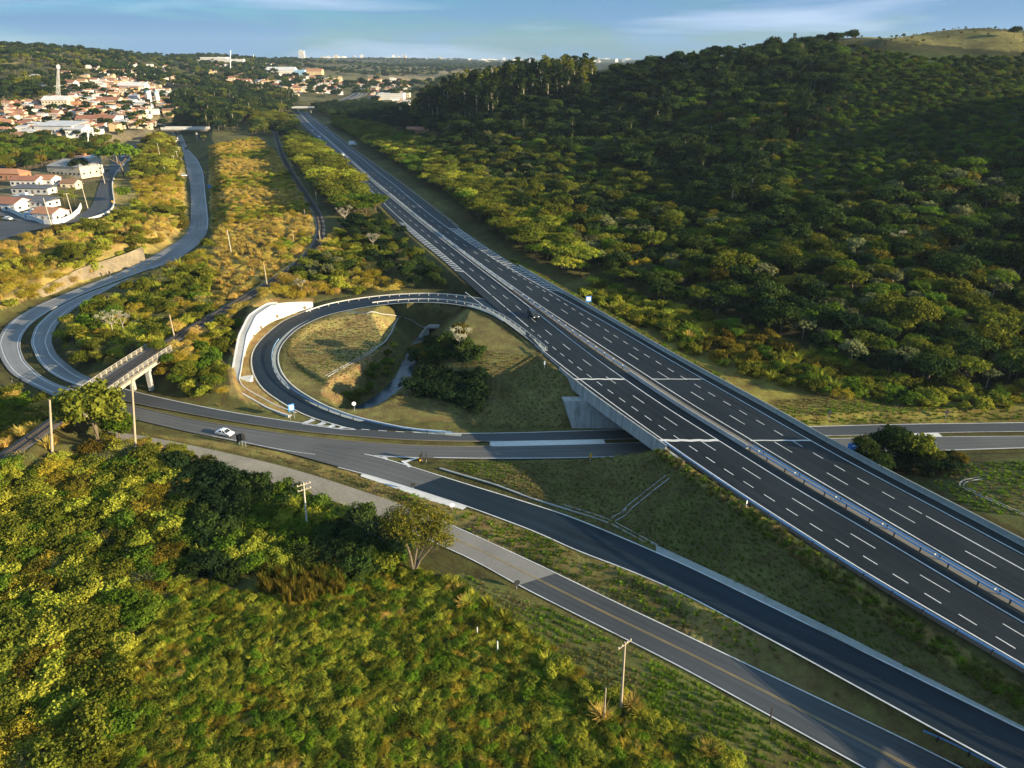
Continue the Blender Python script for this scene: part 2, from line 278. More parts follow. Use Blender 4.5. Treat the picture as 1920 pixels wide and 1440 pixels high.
# ------------------------------------------------------------------ road lines (traced, then put on their real height)
ZH = 7.5
def smooth1(a, k):
    if k < 1: return a
    g = np.exp(-0.5 * (np.arange(-3 * k, 3 * k + 1) / k) ** 2); g /= g.sum()
    # reflect about the ends so straight ends stay straight
    n = 3 * k; pre = 2 * a[0] - a[1:n + 1][::-1]; post = 2 * a[-1] - a[-n - 1:-1][::-1]
    return np.convolve(np.concatenate([pre, a, post]), g, 'valid')
YS = np.geomspace(36, 1005, 520)
HW = dict(
 LO=[(553, 216), (562, 227.5), (585, 250), (605, 268), (650, 315), (700, 367), (750, 419), (805, 467.5), (825, 481), (855, 508.8), (903, 555), (947, 590), (1008, 655), (1068, 707), (1139, 762), (1200, 803), (1243, 834), (1340, 902), (1486, 999), (1600, 1073), (1743, 1160), (1920, 1262)],
 LS=[(556, 215), (565, 225), (588, 248), (608, 265), (656, 313), (708, 367), (760, 417.5), (820, 466), (872.5, 510), (928.8, 558.8), (947.5, 575), (1002.5, 622.5), (1035, 648.8), (1078.8, 685), (1145, 735), (1216, 783.8), (1277.5, 826), (1348, 873), (1433, 926.7), (1531.7, 990), (1610, 1036.7), (1695, 1088), (1791.7, 1148), (1903, 1215)],
 EL=[(928.8, 591), (970, 618.8), (1018.8, 658.8), (1080, 707.5), (1145, 755), (1203.8, 798.8), (1261, 838.8), (1340, 893), (1503, 998.3), (1600, 1061), (1766.7, 1158), (1920, 1248)],
 DL=[(559, 213.5), (568, 224), (594, 248), (640, 290), (700, 349), (761, 405), (797.5, 436), (838.8, 470), (877.5, 499), (921, 534), (975, 578.8), (1020, 616), (1045, 637), (1112.5, 688.8), (1195, 747.5), (1247.5, 782.5), (1305, 821), (1376.7, 866.7), (1456.7, 916.7), (1550, 973), (1663, 1041), (1795, 1118), (1915, 1190)],
 ML=[(561, 212), (571, 222.5), (600, 248.3), (625, 272.5), (656, 299.2), (680, 321), (732.5, 368.8), (770, 400), (820, 441), (880, 487.5), (935, 530), (972.5, 558.8), (995, 576), (1050, 620), (1098.8, 658.8), (1167.5, 707.5), (1257.5, 770), (1312.5, 803.8), (1370, 838.8), (1490, 915), (1636.7, 998.3), (1750, 1068.3), (1896.7, 1153.3)],
 MR=[(565, 212), (583, 231.7), (606.7, 251.7), (631.7, 273.3), (660, 299), (675, 312), (732.5, 362), (770, 393), (820, 432.5), (872.5, 473), (925, 511), (975, 546), (1050, 597.5), (1087.5, 620), (1136, 655), (1170, 675), (1256, 731), (1312.5, 767.5), (1435, 838.8), (1490, 875), (1600, 938), (1750, 1026.7), (1916.7, 1121.7)],
 DR2=[(568, 212), (590, 231), (640, 268), (672, 297), (740, 355), (822, 422), (866, 456), (921, 493), (972.5, 526), (1011, 552.5), (1086, 601), (1117.5, 622.5), (1232.5, 696), (1283.8, 727.5), (1405, 800), (1480, 845), (1565, 895), (1665, 951.7), (1783, 1018), (1908, 1086.7)],
 DR1=[(571, 212), (596, 231), (645, 267), (680, 297), (746, 351), (845, 430), (900, 468), (953.8, 503.8), (1032.5, 552.5), (1087.5, 586), (1136, 618.8), (1205, 662.5), (1283.8, 708.8), (1378, 765), (1437.5, 798), (1523, 848), (1656.7, 924), (1720, 958), (1748, 973), (1916.7, 1066.7)],
 RS=[(574, 212), (600, 231), (634, 260), (680, 296), (740, 345), (780, 380), (820, 412.5), (867.5, 446), (910, 475), (955, 502.5), (1020, 539), (1075, 570), (1137.5, 605), (1163.8, 620), (1231, 660), (1316, 708.8), (1406.7, 760), (1523.3, 828), (1656.7, 900.8), (1695, 920), (1816.7, 985), (1916.7, 1038.3)],
 RO=[(582, 212), (610, 237), (640, 258), (690, 298), (740, 332.5), (795, 375), (838, 409), (897.5, 453), (947.5, 485), (995, 514), (1035, 537), (1087.5, 566), (1120, 585), (1178.8, 619), (1246, 659), (1343.8, 713), (1430, 759), (1540, 822), (1656.7, 886.7), (1723.3, 920), (1816.7, 968), (1916.7, 1021.7)],
)
HX = {}
for k, pts in HW.items():
    q = np.array([P(u, v, ZH) for u, v in pts]); q = q[np.argsort(q[:, 1])]
    t = np.log(q[:, 1]); T = np.log(YS); x = np.interp(T, t, q[:, 0])
    lo = T < t[0]; x[lo] = q[0, 0] + (YS[lo] - q[0, 1]) * (q[2, 0] - q[0, 0]) / (q[2, 1] - q[0, 1])
    hi = T > t[-1]; x[hi] = q[-1, 0] + (YS[hi] - q[-1, 1]) * (q[-1, 0] - q[-3, 0]) / (q[-1, 1] - q[-3, 1])
    HX[k] = smooth1(x, 9)
# keep the lines in order where they run close together
for a_, b_, g_ in (('LO', 'LS', 1.0), ('ML', 'MR', 1.6), ('RS', 'RO', 0.9)):
    d_ = HX[b_] - HX[a_]; bad = d_ < g_; HX[a_ if a_ == 'LO' else b_][bad] += ((d_ - g_) if a_ == 'LO' else (g_ - d_))[bad]
def hline(k, y0=36, y1=1005, dz=0.0, off=0.0):
    s = (YS >= y0) & (YS <= y1)
    return np.stack([HX[k][s] + off, YS[s], np.full(s.sum(), ZH + dz)], 1)
def hx(k, y): return float(np.interp(y, YS, HX[k]))

def resample(c, n):
    c = np.asarray(c, float); d = np.r_[0, np.cumsum(np.linalg.norm(np.diff(c, axis=0), axis=1))]
    return np.stack([np.interp(np.linspace(0, d[-1], n), d, c[:, k]) for k in range(c.shape[1])], 1)
def curve(pts, z=0.0, n=160, sm=4):
    """photo pixels -> smooth world polyline; z a number or one per point"""
    z = np.broadcast_to(z, (len(pts),)); q = np.array([P(u, v, zz) for (u, v), zz in zip(pts, z)])
    q = resample(q, n)
    return np.stack([smooth1(q[:, k], sm) for k in range(3)], 1)
def arclen(c): return np.r_[0, np.cumsum(np.linalg.norm(np.diff(c[:, :2], axis=0), axis=1))]
def normals(c):
    t = np.gradient(c[:, :2], axis=0); t /= np.linalg.norm(t, axis=1)[:, None] + 1e-9
    return np.stack([-t[:, 1], t[:, 0]], 1)
def offset(c, d, dz=0.0):
    o = c.copy(); o[:, :2] += normals(c) * (np.asarray(d)[:, None] if hasattr(d, '__len__') else d); o[:, 2] += dz
    return o
# low road, upper carriageway (north) and lower carriageway (south), running under both bridges
def xz(pts): return curve(pts, 0.0, 240, 5)
UCN = xz([(150, 706), (200, 720), (251.7, 735), (333, 753), (420, 771), (495, 783), (566.7, 794), (665, 805), (725, 809), (793, 812.8), (875, 813), (960, 812), (1060, 809), (1173, 805), (1340, 802), (1503, 800.7), (1663, 796), (1915, 792.7), (2150, 789)])
UCS = xz([(130, 724), (190, 741), (251.7, 757), (333, 772), (420, 788), (566.7, 810), (736.7, 824), (816.7, 827.5), (915, 828.3), (1140, 824), (1340, 819), (1535, 816.8), (1599, 816.8), (1764, 811), (1915, 809), (2150, 806)])
LCN = xz([(130, 731), (190, 746), (251.7, 762), (366.7, 790), (420, 796), (520, 813), (645, 826.7), (736.7, 834), (816.7, 837.5), (925, 837.5), (1120, 832.5), (1340, 826), (1558, 822.5), (1755, 819), (1915, 818), (2150, 815)])
LCS = xz([(110, 757), (190, 772), (251.7, 786), (360, 812), (463, 832), (536.7, 848), (653, 862), (733, 857), (780, 858.7), (883, 861), (960, 861), (1076.7, 860), (1205, 856), (1340, 853), (1558, 849), (1773, 846), (1915, 841), (2150, 836)])
# slip road down to the lower right
def zslip(u, top=4.2): t_ = np.clip((np.asarray(u, float) - 880) / 1040, 0, 1.25); return top * t_ * t_ * (3 - 2 * np.minimum(t_, 1))
_l = [(463, 832), (536.7, 848), (633, 875), (700, 891.7), (876.7, 948), (1016.7, 1000), (1073, 1028), (1176, 1066), (1280, 1110), (1480, 1216), (1750, 1364), (1890, 1440), (2100, 1560)]
_r = [(520, 822), (600, 838), (700, 855), (770, 876), (866.7, 906.7), (960, 935), (1060, 966.7), (1138, 998), (1280, 1059), (1570, 1200), (1920, 1373), (2100, 1460)]
RML = curve(_l, zslip([q[0] for q in _l]), 240, 5); RMR = curve(_r, zslip([q[0] for q in _r]), 240, 5)
# old service road
_l = ([(190, 823), (275, 832), (350, 852), (416.7, 872), (500, 903), (553, 917), (687, 960), (760, 992), (893, 1050), (973, 1096.7), (1140, 1180), (1280, 1250), (1540, 1393), (1640, 1448), (1800, 1540)])
_r = ([(200, 808), (266.7, 816.7), (350, 833), (433, 851), (520, 871), (606.7, 896.7), (746.7, 943), (890, 1005), (1023, 1066.7), (1173, 1140), (1280, 1190), (1500, 1295), (1700, 1390), (1800, 1440), (1950, 1520)])
SVL = curve(_l, zslip([q[0] for q in _l], 1.2), 240, 5); SVR = curve(_r, zslip([q[0] for q in _r], 1.2), 240, 5)
# loop ramp, climbing from the low road to the highway
def lz(n, a, b): return np.linspace(a, b, n)
_o = [(665, 805), (583, 781.7), (543, 761.7), (495, 730), (476.7, 700), (473, 673), (477, 655), (495, 632.5), (532.5, 601), (595, 576), (640, 565.8), (690, 558.5), (740, 553.5), (800, 551), (856.7, 554), (913, 561.7), (948, 576)]
_i = [(866.7, 812.5), (766.7, 805), (700, 790.8), (661.7, 781.7), (603, 760), (550, 728), (526.7, 703), (518, 678), (519, 662), (526, 645), (557.5, 613.8), (607.5, 591), (657.5, 580), (690, 574.5), (740, 568.5), (790, 566), (840, 568), (890, 576), (928.8, 591), (970, 618.8), (1018.8, 658.8)]
def loopz(pts, a, b):
    q = np.array(pts, float); d = np.r_[0, np.cumsum(np.linalg.norm(np.diff(q, axis=0) * (1, 1.7), axis=1))]; t = d / d[-1]
    return a + (b - a) * np.clip(t, 0, 1) ** 1.1
def pix_z(pts, stops):
    """height of each traced point from how far round the loop it lies (stops: index -> z)"""
    return np.interp(np.arange(len(pts)), [s[0] for s in stops], [s[1] for s in stops])
LPO = curve(_o, pix_z(_o, [(0, 0), (3, 0.7), (7, 2.6), (10, 4.4), (13, 6.2), (15, 7.3), (16, 7.5)]), 200, 4)
LPI = curve(_i, pix_z(_i, [(0, 0), (2, 0.0), (5, 0.7), (9, 2.6), (12, 4.4), (15, 6.2), (17, 7.2), (18, 7.5), (20, 7.5)]), 240, 4)
# left road round the bend, two carriageways, then one road up the valley
LOO = xz([(130, 757), (90, 738), (48, 718), (20, 701), (2, 675), (-8, 645), (5, 617), (28, 596), (72, 571), (143, 542), (217, 514), (292, 478)])
LOI = xz([(170, 739), (110, 724), (77, 707), (45, 677), (36, 650), (40, 630), (57, 607), (95, 581), (150, 553), (205, 532), (300, 497)])
LII = xz([(190, 735), (130, 718), (95, 700), (72, 677), (57.5, 643), (67, 613), (100, 582), (150, 556), (207, 535), (303, 500)])
LIN = xz([(220, 727), (151.7, 701.7), (107, 666.7), (95, 638), (107, 608), (140, 578), (183, 555), (233, 529), (283, 510), (317, 495)])
LUL = xz([(250, 499), (292, 478), (347, 445), (355, 430), (357.5, 415), (358, 382), (357, 347), (350, 318), (344, 290), (338, 268), (333, 255)])
LUR = xz([(300, 507), (330, 490), (360, 470), (385, 447), (391, 432), (391.7, 415), (386.7, 373), (381.7, 323), (370, 298), (352, 280), (345, 262), (340, 252)])
# town street above the bank
ZT = 6.0
TSL = curve([(-60, 420), (0, 412), (20, 414), (75, 413), (120, 411), (150, 403), (169, 392), (178, 372), (184, 352), (190, 335), (199, 318), (215, 300), (228, 285), (236, 270)], ZT, 160, 4)
TSR = curve([(-60, 470), (0, 452), (37.5, 438), (87.5, 424), (137.5, 418), (187.5, 408.5), (208, 396), (213, 382), (210, 366), (208, 345), (215, 325), (234, 306), (252, 288), (262, 272)], ZT, 160, 4)
TS2L = curve([(-40, 392), (0, 389), (30, 397), (60, 406)], ZT, 60, 3); TS2R = curve([(-40, 402), (0, 404), (25, 412), (50, 416)], ZT, 60, 3)
# railway
ZR = 6.6
RW = curve([(-60, 905), (0, 868), (45, 838), (110, 785), (160, 747), (205, 713), (250, 683), (300, 652), (350, 622), (400, 592), (470, 553), (545, 508), (590, 470), (603, 440), (601, 415), (590, 390), (566, 355), (545, 322), (530, 295), (522, 270), (515, 245)], ZR, 260, 5)
# stream
ZS = -4.2
ST = curve([(800, 622), (785, 645), (768, 678), (757, 706), (735, 732), (700, 757), (672, 770)], ZS, 80, 4)

# ------------------------------------------------------------------ terrain
COLS = {
 -900: [(30, 2), (200, 4), (300, 8), (450, 12), (650, 25), (900, 60), (1300, 130), (2500, 130), (9000, 100)],
 -250: [(30, 1), (150, 2), (250, 5), (330, 7), (500, 10), (700, 22), (950, 50), (1300, zf(72, 1300)), (2500, 90), (9000, 70)],
 0: [(30, 1), (130, 2), (200, 3), (260, 5.5), (330, 6), (480, 9), (650, 18), (900, 40), (1300, zf(78, 1300)), (2500, 85), (9000, 66)],
 150: [(30, 1), (150, 2), (200, 3), (245, 5), (330, 6), (480, 8), (650, 15), (900, 33), (1400, zf(93, 1400)), (2500, 75), (9000, 66)],
 300: [(30, .5), (150, 1.5), (200, 3), (240, 4), (330, 3), (480, 6), (650, 11), (900, 25), (1300, 48), (1800, zf(106, 1800)), (3000, 72), (9000, 66)],
 450: [(30, .5), (150, 1.5), (200, 5), (220, 6), (330, 6), (480, 6), (700, 8), (1000, 18), (1500, 38), (2000, zf(105, 2000)), (3000, 62), (9000, 66)],
 560: [(30, .5), (150, .6), (200, 2), (245, 6), (330, 6.5), (600, 7), (900, 8), (1300, 22), (2000, 46), (3000, zf(112, 3000)), (5000, 62), (9000, 66)],
 700: [(30, .5), (140, .5), (200, 1.2), (240, 5), (350, 6.5), (600, 7), (1000, 8), (1400, 14), (2000, 26), (3500, 47), (6000, 62), (9000, 66)],
 800: [(30, .5), (140, .5), (200, 1.2), (240, 5.5), (400, 7), (520, 8), (650, 30), (800, 30), (1200, 16), (2000, 26), (3500, 47), (9000, 66)],
 900: [(30, .5), (140, .5), (200, 2), (240, 6), (400, 7), (500, 14), (620, 46), (800, 46), (1100, 20), (2000, 28), (3500, 45), (9000, 66)],
 1000: [(30, .5), (130, .5), (180, 1.5), (240, 6.5), (300, 7), (400, 9), (500, 21), (620, 51), (800, 52), (1100, 26), (2000, 28), (9000, 62)],
 1120: [(30, .5), (120, .5), (180, 4), (220, 6), (300, 6.5), (380, 10), (480, 25), (640, 60), (800, 60), (1200, 36), (9000, 60)],
 1240: [(30, .5), (110, .5), (160, 3), (200, 5), (260, 6), (330, 10), (430, 27), (640, zf(113, 640)), (800, 62), (1400, 45), (9000, 60)],
 1400: [(30, .5), (100, .5), (150, 1), (175, 3.5), (220, 8), (270, 10), (320, 15), (420, 36), (620, zf(97, 620)), (800, 72), (1400, 50), (9000, 60)],
 1520: [(30, .5), (100, .5), (150, 1), (172, 3.5), (205, 9), (240, 11), (290, 15), (400, 41), (600, zf(80, 600)), (800, 82), (1400, 60), (9000, 60)],
 1690: [(30, .5), (90, .5), (150, .8), (175, 4), (205, 10), (235, 14), (285, 18), (380, 42), (560, zf(70, 560)), (760, 88), (1400, 70), (9000, 60)],
 1800: [(30, .5), (90, .5), (150, .8), (175, 3), (215, 10), (250, 15), (290, 21), (380, 44), (550, zf(74, 550)), (760, 92), (1400, 70), (9000, 60)],
 1920: [(30, 1), (85, 2), (110, 3.5), (150, .8), (175, 2), (215, 9), (250, 15), (300, 24), (380, 45), (540, zf(80, 540)), (760, 88), (1400, 70), (9000, 60)],
 2150: [(30, 1), (85, 3), (110, 4), (150, .8), (175, 2), (215, 8), (260, 16), (380, 44), (520, 78), (760, 78), (1400, 60), (9000, 60)],
 2450: [(30, 1), (85, 3), (150, .8), (185, 5), (215, 18), (260, 48), (320, 62), (420, 66), (540, 66), (760, 66), (1400, 55), (9000, 60)],
 2900: [(30, 1), (85, 2), (150, .8), (180, 6), (210, 36), (250, 92), (310, 104), (420, 96), (560, 75), (760, 60), (1400, 50), (9000, 60)],  # unseen ridge past the right edge, raised to throw shade on the hillside
}
NA, NR = 1000, 1180
AZ = np.radians(np.linspace(-54, 54, NA)); RR = np.geomspace(28, 9500, NR)
GU = np.linspace(-1000, 3000, 401); GL = np.linspace(math.log(20), math.log(9600), 500)
_us = sorted(COLS); _tab = np.array([np.interp(GL, [math.log(a) for a, _ in COLS[k]], [z for _, z in COLS[k]]) for k in _us])
_tab = np.array([smooth1(r, 7) for r in _tab])
TAB = np.array([np.interp(GU, _us, _tab[:, j]) for j in range(len(GL))])  # (L, U)
TAB = np.array([smooth1(r, 5) for r in TAB])
def bilin(A, fi, fj):
    i = np.clip(np.floor(fi).astype(int), 0, A.shape[0] - 2); j = np.clip(np.floor(fj).astype(int), 0, A.shape[1] - 2)
    a = np.clip(fi - i, 0, 1); b = np.clip(fj - j, 0, 1)
    return A[i, j] * (1 - a) * (1 - b) + A[i + 1, j] * a * (1 - b) + A[i, j + 1] * (1 - a) * b + A[i + 1, j + 1] * a * b
_NG = np.random.default_rng(5).random((257, 257))
def vnoise(x, y, s, o=0.0):
    fx = (x / s + o * 17.3) % 256; fy = (y / s + o * 7.7) % 256
    i = np.floor(fx).astype(int); j = np.floor(fy).astype(int); a = fx - i; b = fy - j; a = a * a * (3 - 2 * a); b = b * b * (3 - 2 * b)
    return _NG[i, j] * (1 - a) * (1 - b) + _NG[i + 1, j] * a * (1 - b) + _NG[i, j + 1] * (1 - a) * b + _NG[i + 1, j + 1] * a * b
def fbm(x, y, s, o=0.0, n=4): return sum((vnoise(x, y, s / 2 ** k, o + k) - 0.5) * 0.5 ** k for k in range(n))
def base_h(X, Y):
    Yc = np.maximum(Y, 20.0); u = 960 + FPX * X / (Yc * CP + 12.0)
    h = bilin(TAB, (np.log(Yc) - GL[0]) / (GL[1] - GL[0]), (u - GU[0]) / (GU[1] - GU[0]))
    r = np.hypot(X, Y)
    amp = np.clip((h - 5) / 30, 0.0, 1.0)
    h = h + amp * 16 * fbm(X, Y, 130, 1.0, 3) * np.clip(1.4 - r / 3500, 0.3, 1) + 0.7 * fbm(X, Y, 22, 3.0, 3)
    far = np.clip((r - 1800) / 2500, 0, 1); h = h + far * 26 * fbm(X, Y, 900, 2.2, 4)
    return h
A_, R_ = np.meshgrid(AZ, RR); TX = (R_ * np.sin(A_)); TY = (R_ * np.cos(A_)); TZ = base_h(TX, TY); RD = np.full(TX.shape, 99.0)
def seg_dist(X, Y, c, clos=False):
    """distance to polyline c and the height of the nearest point on it"""
    best = np.full(X.shape, 1e9); z = np.zeros(X.shape); w = np.zeros(X.shape)
    for a, b in zip(c[:-1], c[1:]):
        d = b[:2] - a[:2]; L2 = (d ** 2).sum() + 1e-12
        t = np.clip(((X - a[0]) * d[0] + (Y - a[1]) * d[1]) / L2, 0, 1)
        D = (X - a[0] - t * d[0]) ** 2 + (Y - a[1] - t * d[1]) ** 2
        k = D < best; best = np.where(k, D, best); z = np.where(k, a[2] + t * (b[2] - a[2]), z)
        if c.shape[1] > 3: w = np.where(k, a[3] + t * (b[3] - a[3]), w)
    return np.sqrt(best), z, w
def carve(c, s_up, s_dn, margin, lo=0.12, reach=60, step=None):
    """c: centre line x,y,z,halfwidth. Ground meets the road, then slopes away (s_up: cut, s_dn: fill)"""
    global TZ, RD
    x0, y0 = c[:, :2].min(0) - reach; x1, y1 = c[:, :2].max(0) + reach
    k = (TX > x0) & (TX < x1) & (TY > y0) & (TY < y1)
    if not k.any(): return
    d, z, w = seg_dist(TX[k], TY[k], c)
    e = d - w; mg = np.maximum(margin, R_[k] * 0.006)
    q = np.maximum(e - mg, 0); h = np.clip(TZ[k], z - s_dn * q - 0.02, z + s_up * q - 0.02)
    h = np.where(e < mg * 0.55, z - lo, h)
    h = np.where(e < 0, z - lo - 0.1, h)
    TZ[k] = h; RD[k] = np.minimum(RD[k], e)
def centre(A, B, n=90):
    a = resample(A, n); b = resample(B, n); c = (a + b) / 2
    return np.c_[c, np.linalg.norm(a[:, :2] - b[:, :2], axis=1) / 2]
# highway embankment
_hc = np.stack([(HX['LO'] + HX['RO']) / 2, YS, np.full(len(YS), ZH)], 1); _ct = np.gradient(_hc[:, :2], axis=0); _ct /= np.linalg.norm(_ct, axis=1)[:, None]
HWC = np.c_[_hc, (HX['RO'] - HX['LO']) / 2 * np.abs(_ct[:, 1])][::4]
carve(HWC, 0.6, 0.62, 1.6, reach=90)
_rw = np.c_[resample(RW, 120), np.full(120, 1.5)]; carve(_rw, 0.7, 0.6, 0.8, lo=0.2)
carve(centre(LPO, LPI), 1.1, 0.55, 1.8)
carve(centre(TSL, TSR), 0.6, 0.7, 1.2); carve(centre(TS2L, TS2R, 40), 0.6, 0.7, 0.8)
for a_, b_ in ((LOO, LOI), (LII, LIN), (LUL, LUR)): carve(centre(a_, b_), 0.75, 0.6, 1.0)
carve(centre(UCN, LCS, 120), 0.85, 0.6, 1.6); carve(centre(RML, RMR), 0.62, 0.6, 1.6); carve(centre(SVL, SVR), 0.5, 0.5, 0.8)
# square end under the far side of the highway bridge
_k = (TY > 129.5) & (TY < 132.6) & (TX > 10.6) & (TX < np.interp(TY, YS, HX['RO']) + 1); TZ[_k] = np.minimum(TZ[_k], -0.1)
# stream channel inside the loop
_st = np.c_[resample(ST, 50), np.linspace(1.0, 1.9, 50)]
x0, y0 = _st[:, :2].min(0) - 25; x1, y1 = _st[:, :2].max(0) + 25; k = (TX > x0) & (TX < x1) & (TY > y0) & (TY < y1)
d_, z_, w_ = seg_dist(TX[k], TY[k], _st); e_ = d_ - w_ + 0.8 * fbm(TX[k], TY[k], 6, 4.0, 2); TZ[k] = np.minimum(TZ[k], np.where(e_ < 0, ZS - 0.5, ZS - 0.5 + 0.85 * e_))
STREAM_E = np.full(TX.shape, 99.0); STREAM_E[k] = e_
def gidx(X, Y): return (np.log(np.maximum(np.hypot(X, Y), 28.0)) - math.log(RR[0])) / (math.log(RR[1]) - math.log(RR[0])), (np.arctan2(X, Y) - AZ[0]) / (AZ[1] - AZ[0])
def ground(X, Y): return bilin(TZ, *gidx(np.asarray(X, float), np.asarray(Y, float)))
def roadd(X, Y): return bilin(RD, *gidx(np.asarray(X, float), np.asarray(Y, float)))
def hit(u, v):
    """where the line of sight of a photo pixel meets the ground"""
    x = (u - 960) / FPX; y = -(v - 720) / FPX; d = np.array([x, CP + y * SP, -SP + y * CP])
    t = np.geomspace(40, 9000, 6000); q = d[None] * t[:, None]; z = CAMH + q[:, 2]; g = ground(q[:, 0], q[:, 1]); i = np.argmax(z < g)
    if z[i] >= g[i]: i = len(t) - 1
    a = (z[i - 1] - g[i - 1]) / ((z[i - 1] - g[i - 1]) - (z[i] - g[i]) + 1e-9); p = q[i - 1] + a * (q[i] - q[i - 1])
    return np.array([p[0], p[1], float(ground(p[0], p[1]))])
def inpoly(u, v, poly):
    poly = np.asarray(poly, float); r = np.zeros(np.shape(u), bool); j = len(poly) - 1
    for i in range(len(poly)):
        xi, yi = poly[i]; xj, yj = poly[j]
        c = ((yi > v) != (yj > v)) & (u < (xj - xi) * (v - yi) / (yj - yi + 1e-12) + xi); r ^= c; j = i
    return r
TU, TV = proj(TX, TY, TZ)
# ground cover: soil, dry grass, mown grass ... as a colour per vertex (what grows there, not how it is lit)
WU = np.clip(9 * fbm(TX, TY, 5.0, 2.0, 3) + 16 * fbm(TX, TY, 17.0, 3.3, 2), -20, 20) * np.clip(120 / R_, 0.1, 1.5); WV = np.roll(WU, 37, 1)
def setc(poly, col, amt=1.0, soft=0.6, sc=9.0):
    k = inpoly(TU + WU, TV + WV, poly) & (TY > 20)
    if not k.any(): return
    w = amt * np.clip(0.75 + soft * 2 * fbm(TX[k], TY[k], sc, 6.0, 3), 0, 1)
    GC[k] = GC[k] * (1 - w[:, None]) + np.array(col)[None] * w[:, None]
GC = np.empty(TX.shape + (3,)); GC[:] = (0.075, 0.068, 0.022)
_f = fbm(TX, TY, 40, 8.0, 4)[..., None]; GC[:] = GC * (1 + 0.9 * _f)
DRY = (0.22, 0.155, 0.055); GOLD = (0.40, 0.285, 0.085); MOWN = (0.125, 0.105, 0.035); GRN = (0.06, 0.085, 0.018); SOIL = (0.34, 0.21, 0.09); OLV = (0.085, 0.078, 0.022)
setc([(520, 590), (740, 570), (870, 575), (1070, 690), (1085, 800), (960, 800), (700, 790), (540, 720)], (0.17, 0.140, 0.050), 0.95, 0.3)
setc([(545, 612), (650, 586), (745, 592), (735, 622), (690, 665), (608, 712), (560, 680), (545, 650)], (0.30, 0.225, 0.085), 0.9, 0.3)
setc([(605, 716), (735, 635), (745, 650), (650, 745), (625, 755), (600, 735)], SOIL, 0.85, 0.6, 5)
setc([(430, 690), (440, 610), (470, 575), (510, 560), (590, 560), (586, 580), (500, 640), (480, 720), (545, 780), (430, 740)], (0.32, 0.21, 0.075), 0.9, 0.3)
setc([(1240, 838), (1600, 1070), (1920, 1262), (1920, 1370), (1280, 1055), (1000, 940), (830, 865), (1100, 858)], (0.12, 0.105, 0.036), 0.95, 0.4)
setc([(870, 950), (1016, 1000), (1280, 1112), (1900, 1440), (1810, 1440), (1500, 1295), (1173, 1140), (890, 1003), (600, 885), (430, 845), (260, 810), (420, 825), (640, 880)], (0.22, 0.165, 0.055), 0.9, 0.6, 5)
setc([(860, 1060), (1140, 1182), (1640, 1448), (1500, 1448), (1300, 1380), (1130, 1280), (950, 1150), (830, 1070)], (0.13, 0.135, 0.036), 0.9, 0.6, 5)
setc([(1090, 570), (1180, 620), (1440, 765), (1500, 800), (1920, 795), (1920, 760), (1520, 735), (1300, 650), (1150, 570)], (0.20, 0.165, 0.04), 0.9, 0.5, 6)
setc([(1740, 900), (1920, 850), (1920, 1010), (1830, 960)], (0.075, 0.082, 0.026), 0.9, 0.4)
setc([(390, 280), (480, 260), (545, 300), (600, 420), (580, 470), (520, 520), (400, 560), (395, 430)], GOLD, 0.8, 0.7, 14)
setc([(200, 330), (345, 300), (355, 440), (250, 500), (60, 560), (0, 580), (0, 470), (200, 410)], GOLD, 0.8, 0.7, 12)
setc([(0, 75), (130, 85), (260, 95), (200, 115), (60, 110), (0, 130)], (0.25, 0.19, 0.08), 0.9, 0.5, 60)
setc([(0, 190), (140, 170), (330, 215), (340, 290), (0, 400)], (0.20, 0.155, 0.10), 0.7, 0.4, 20)
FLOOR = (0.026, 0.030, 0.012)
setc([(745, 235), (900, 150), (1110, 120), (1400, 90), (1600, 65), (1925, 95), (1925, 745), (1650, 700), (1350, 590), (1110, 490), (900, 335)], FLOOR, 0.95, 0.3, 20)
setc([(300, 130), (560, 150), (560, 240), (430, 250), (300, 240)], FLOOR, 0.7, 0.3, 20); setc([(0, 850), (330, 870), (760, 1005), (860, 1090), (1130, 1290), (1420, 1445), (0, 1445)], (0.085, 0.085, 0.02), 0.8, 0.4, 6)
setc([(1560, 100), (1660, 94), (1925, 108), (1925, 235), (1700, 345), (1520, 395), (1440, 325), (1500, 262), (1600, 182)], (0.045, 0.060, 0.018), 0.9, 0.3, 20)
setc([(1500, 60), (1700, 48), (1920, 62), (1920, 98), (1800, 90), (1650, 74)], (0.19, 0.16, 0.055), 0.9, 0.6, 18)
setc([(560, 120), (850, 118), (840, 170), (560, 190)], (0.12, 0.11, 0.05), 0.9, 0.8, 200)
setc([(775, 126), (900, 118), (960, 130), (860, 152), (690, 155), (690, 140)], (0.30, 0.22, 0.11), 0.7, 0.9, 120)
_lo = np.interp(TY, YS, HX['LO']); _ro = np.interp(TY, YS, HX['RO'])
for _k in ((TX > _lo - 2.6) & (TX < _lo - 0.2) & (TY > 36) & (TY < 112), (TX > _ro + 0.4) & (TX < _ro + 3.2) & (TY > 112) & (TY < 240)): GC[_k] = (0.27, 0.205, 0.06)
_k = STREAM_E < 6; GC[_k] = GC[_k] * 0.45 + np.array((0.06, 0.06, 0.02)) * 0.55
idx = np.arange(NA * NR).reshape(NR, NA)
F = np.stack([idx[:-1, :-1], idx[1:, :-1], idx[1:, 1:], idx[:-1, 1:]], -1).reshape(-1, 4)[:, ::-1]
m, n, l, b = newmat('ground_cover', 0.95); b.inputs['Specular IOR Level'].default_value = 0.1
at = n.new('ShaderNodeAttribute'); at.attribute_name = 'cover'
t = n.new('ShaderNodeTexCoord')
def _nz(sc, det=6, ro=0.7):
    q = n.new('ShaderNodeTexNoise'); q.inputs['Scale'].default_value = sc; q.inputs['Detail'].default_value = det; q.inputs['Roughness'].default_value = ro; l.new(t.outputs['Object'], q.inputs['Vector']); return q
a1 = _nz(2.6, 8, 0.8); a2 = _nz(0.35, 5); a3 = _nz(0.05, 4)
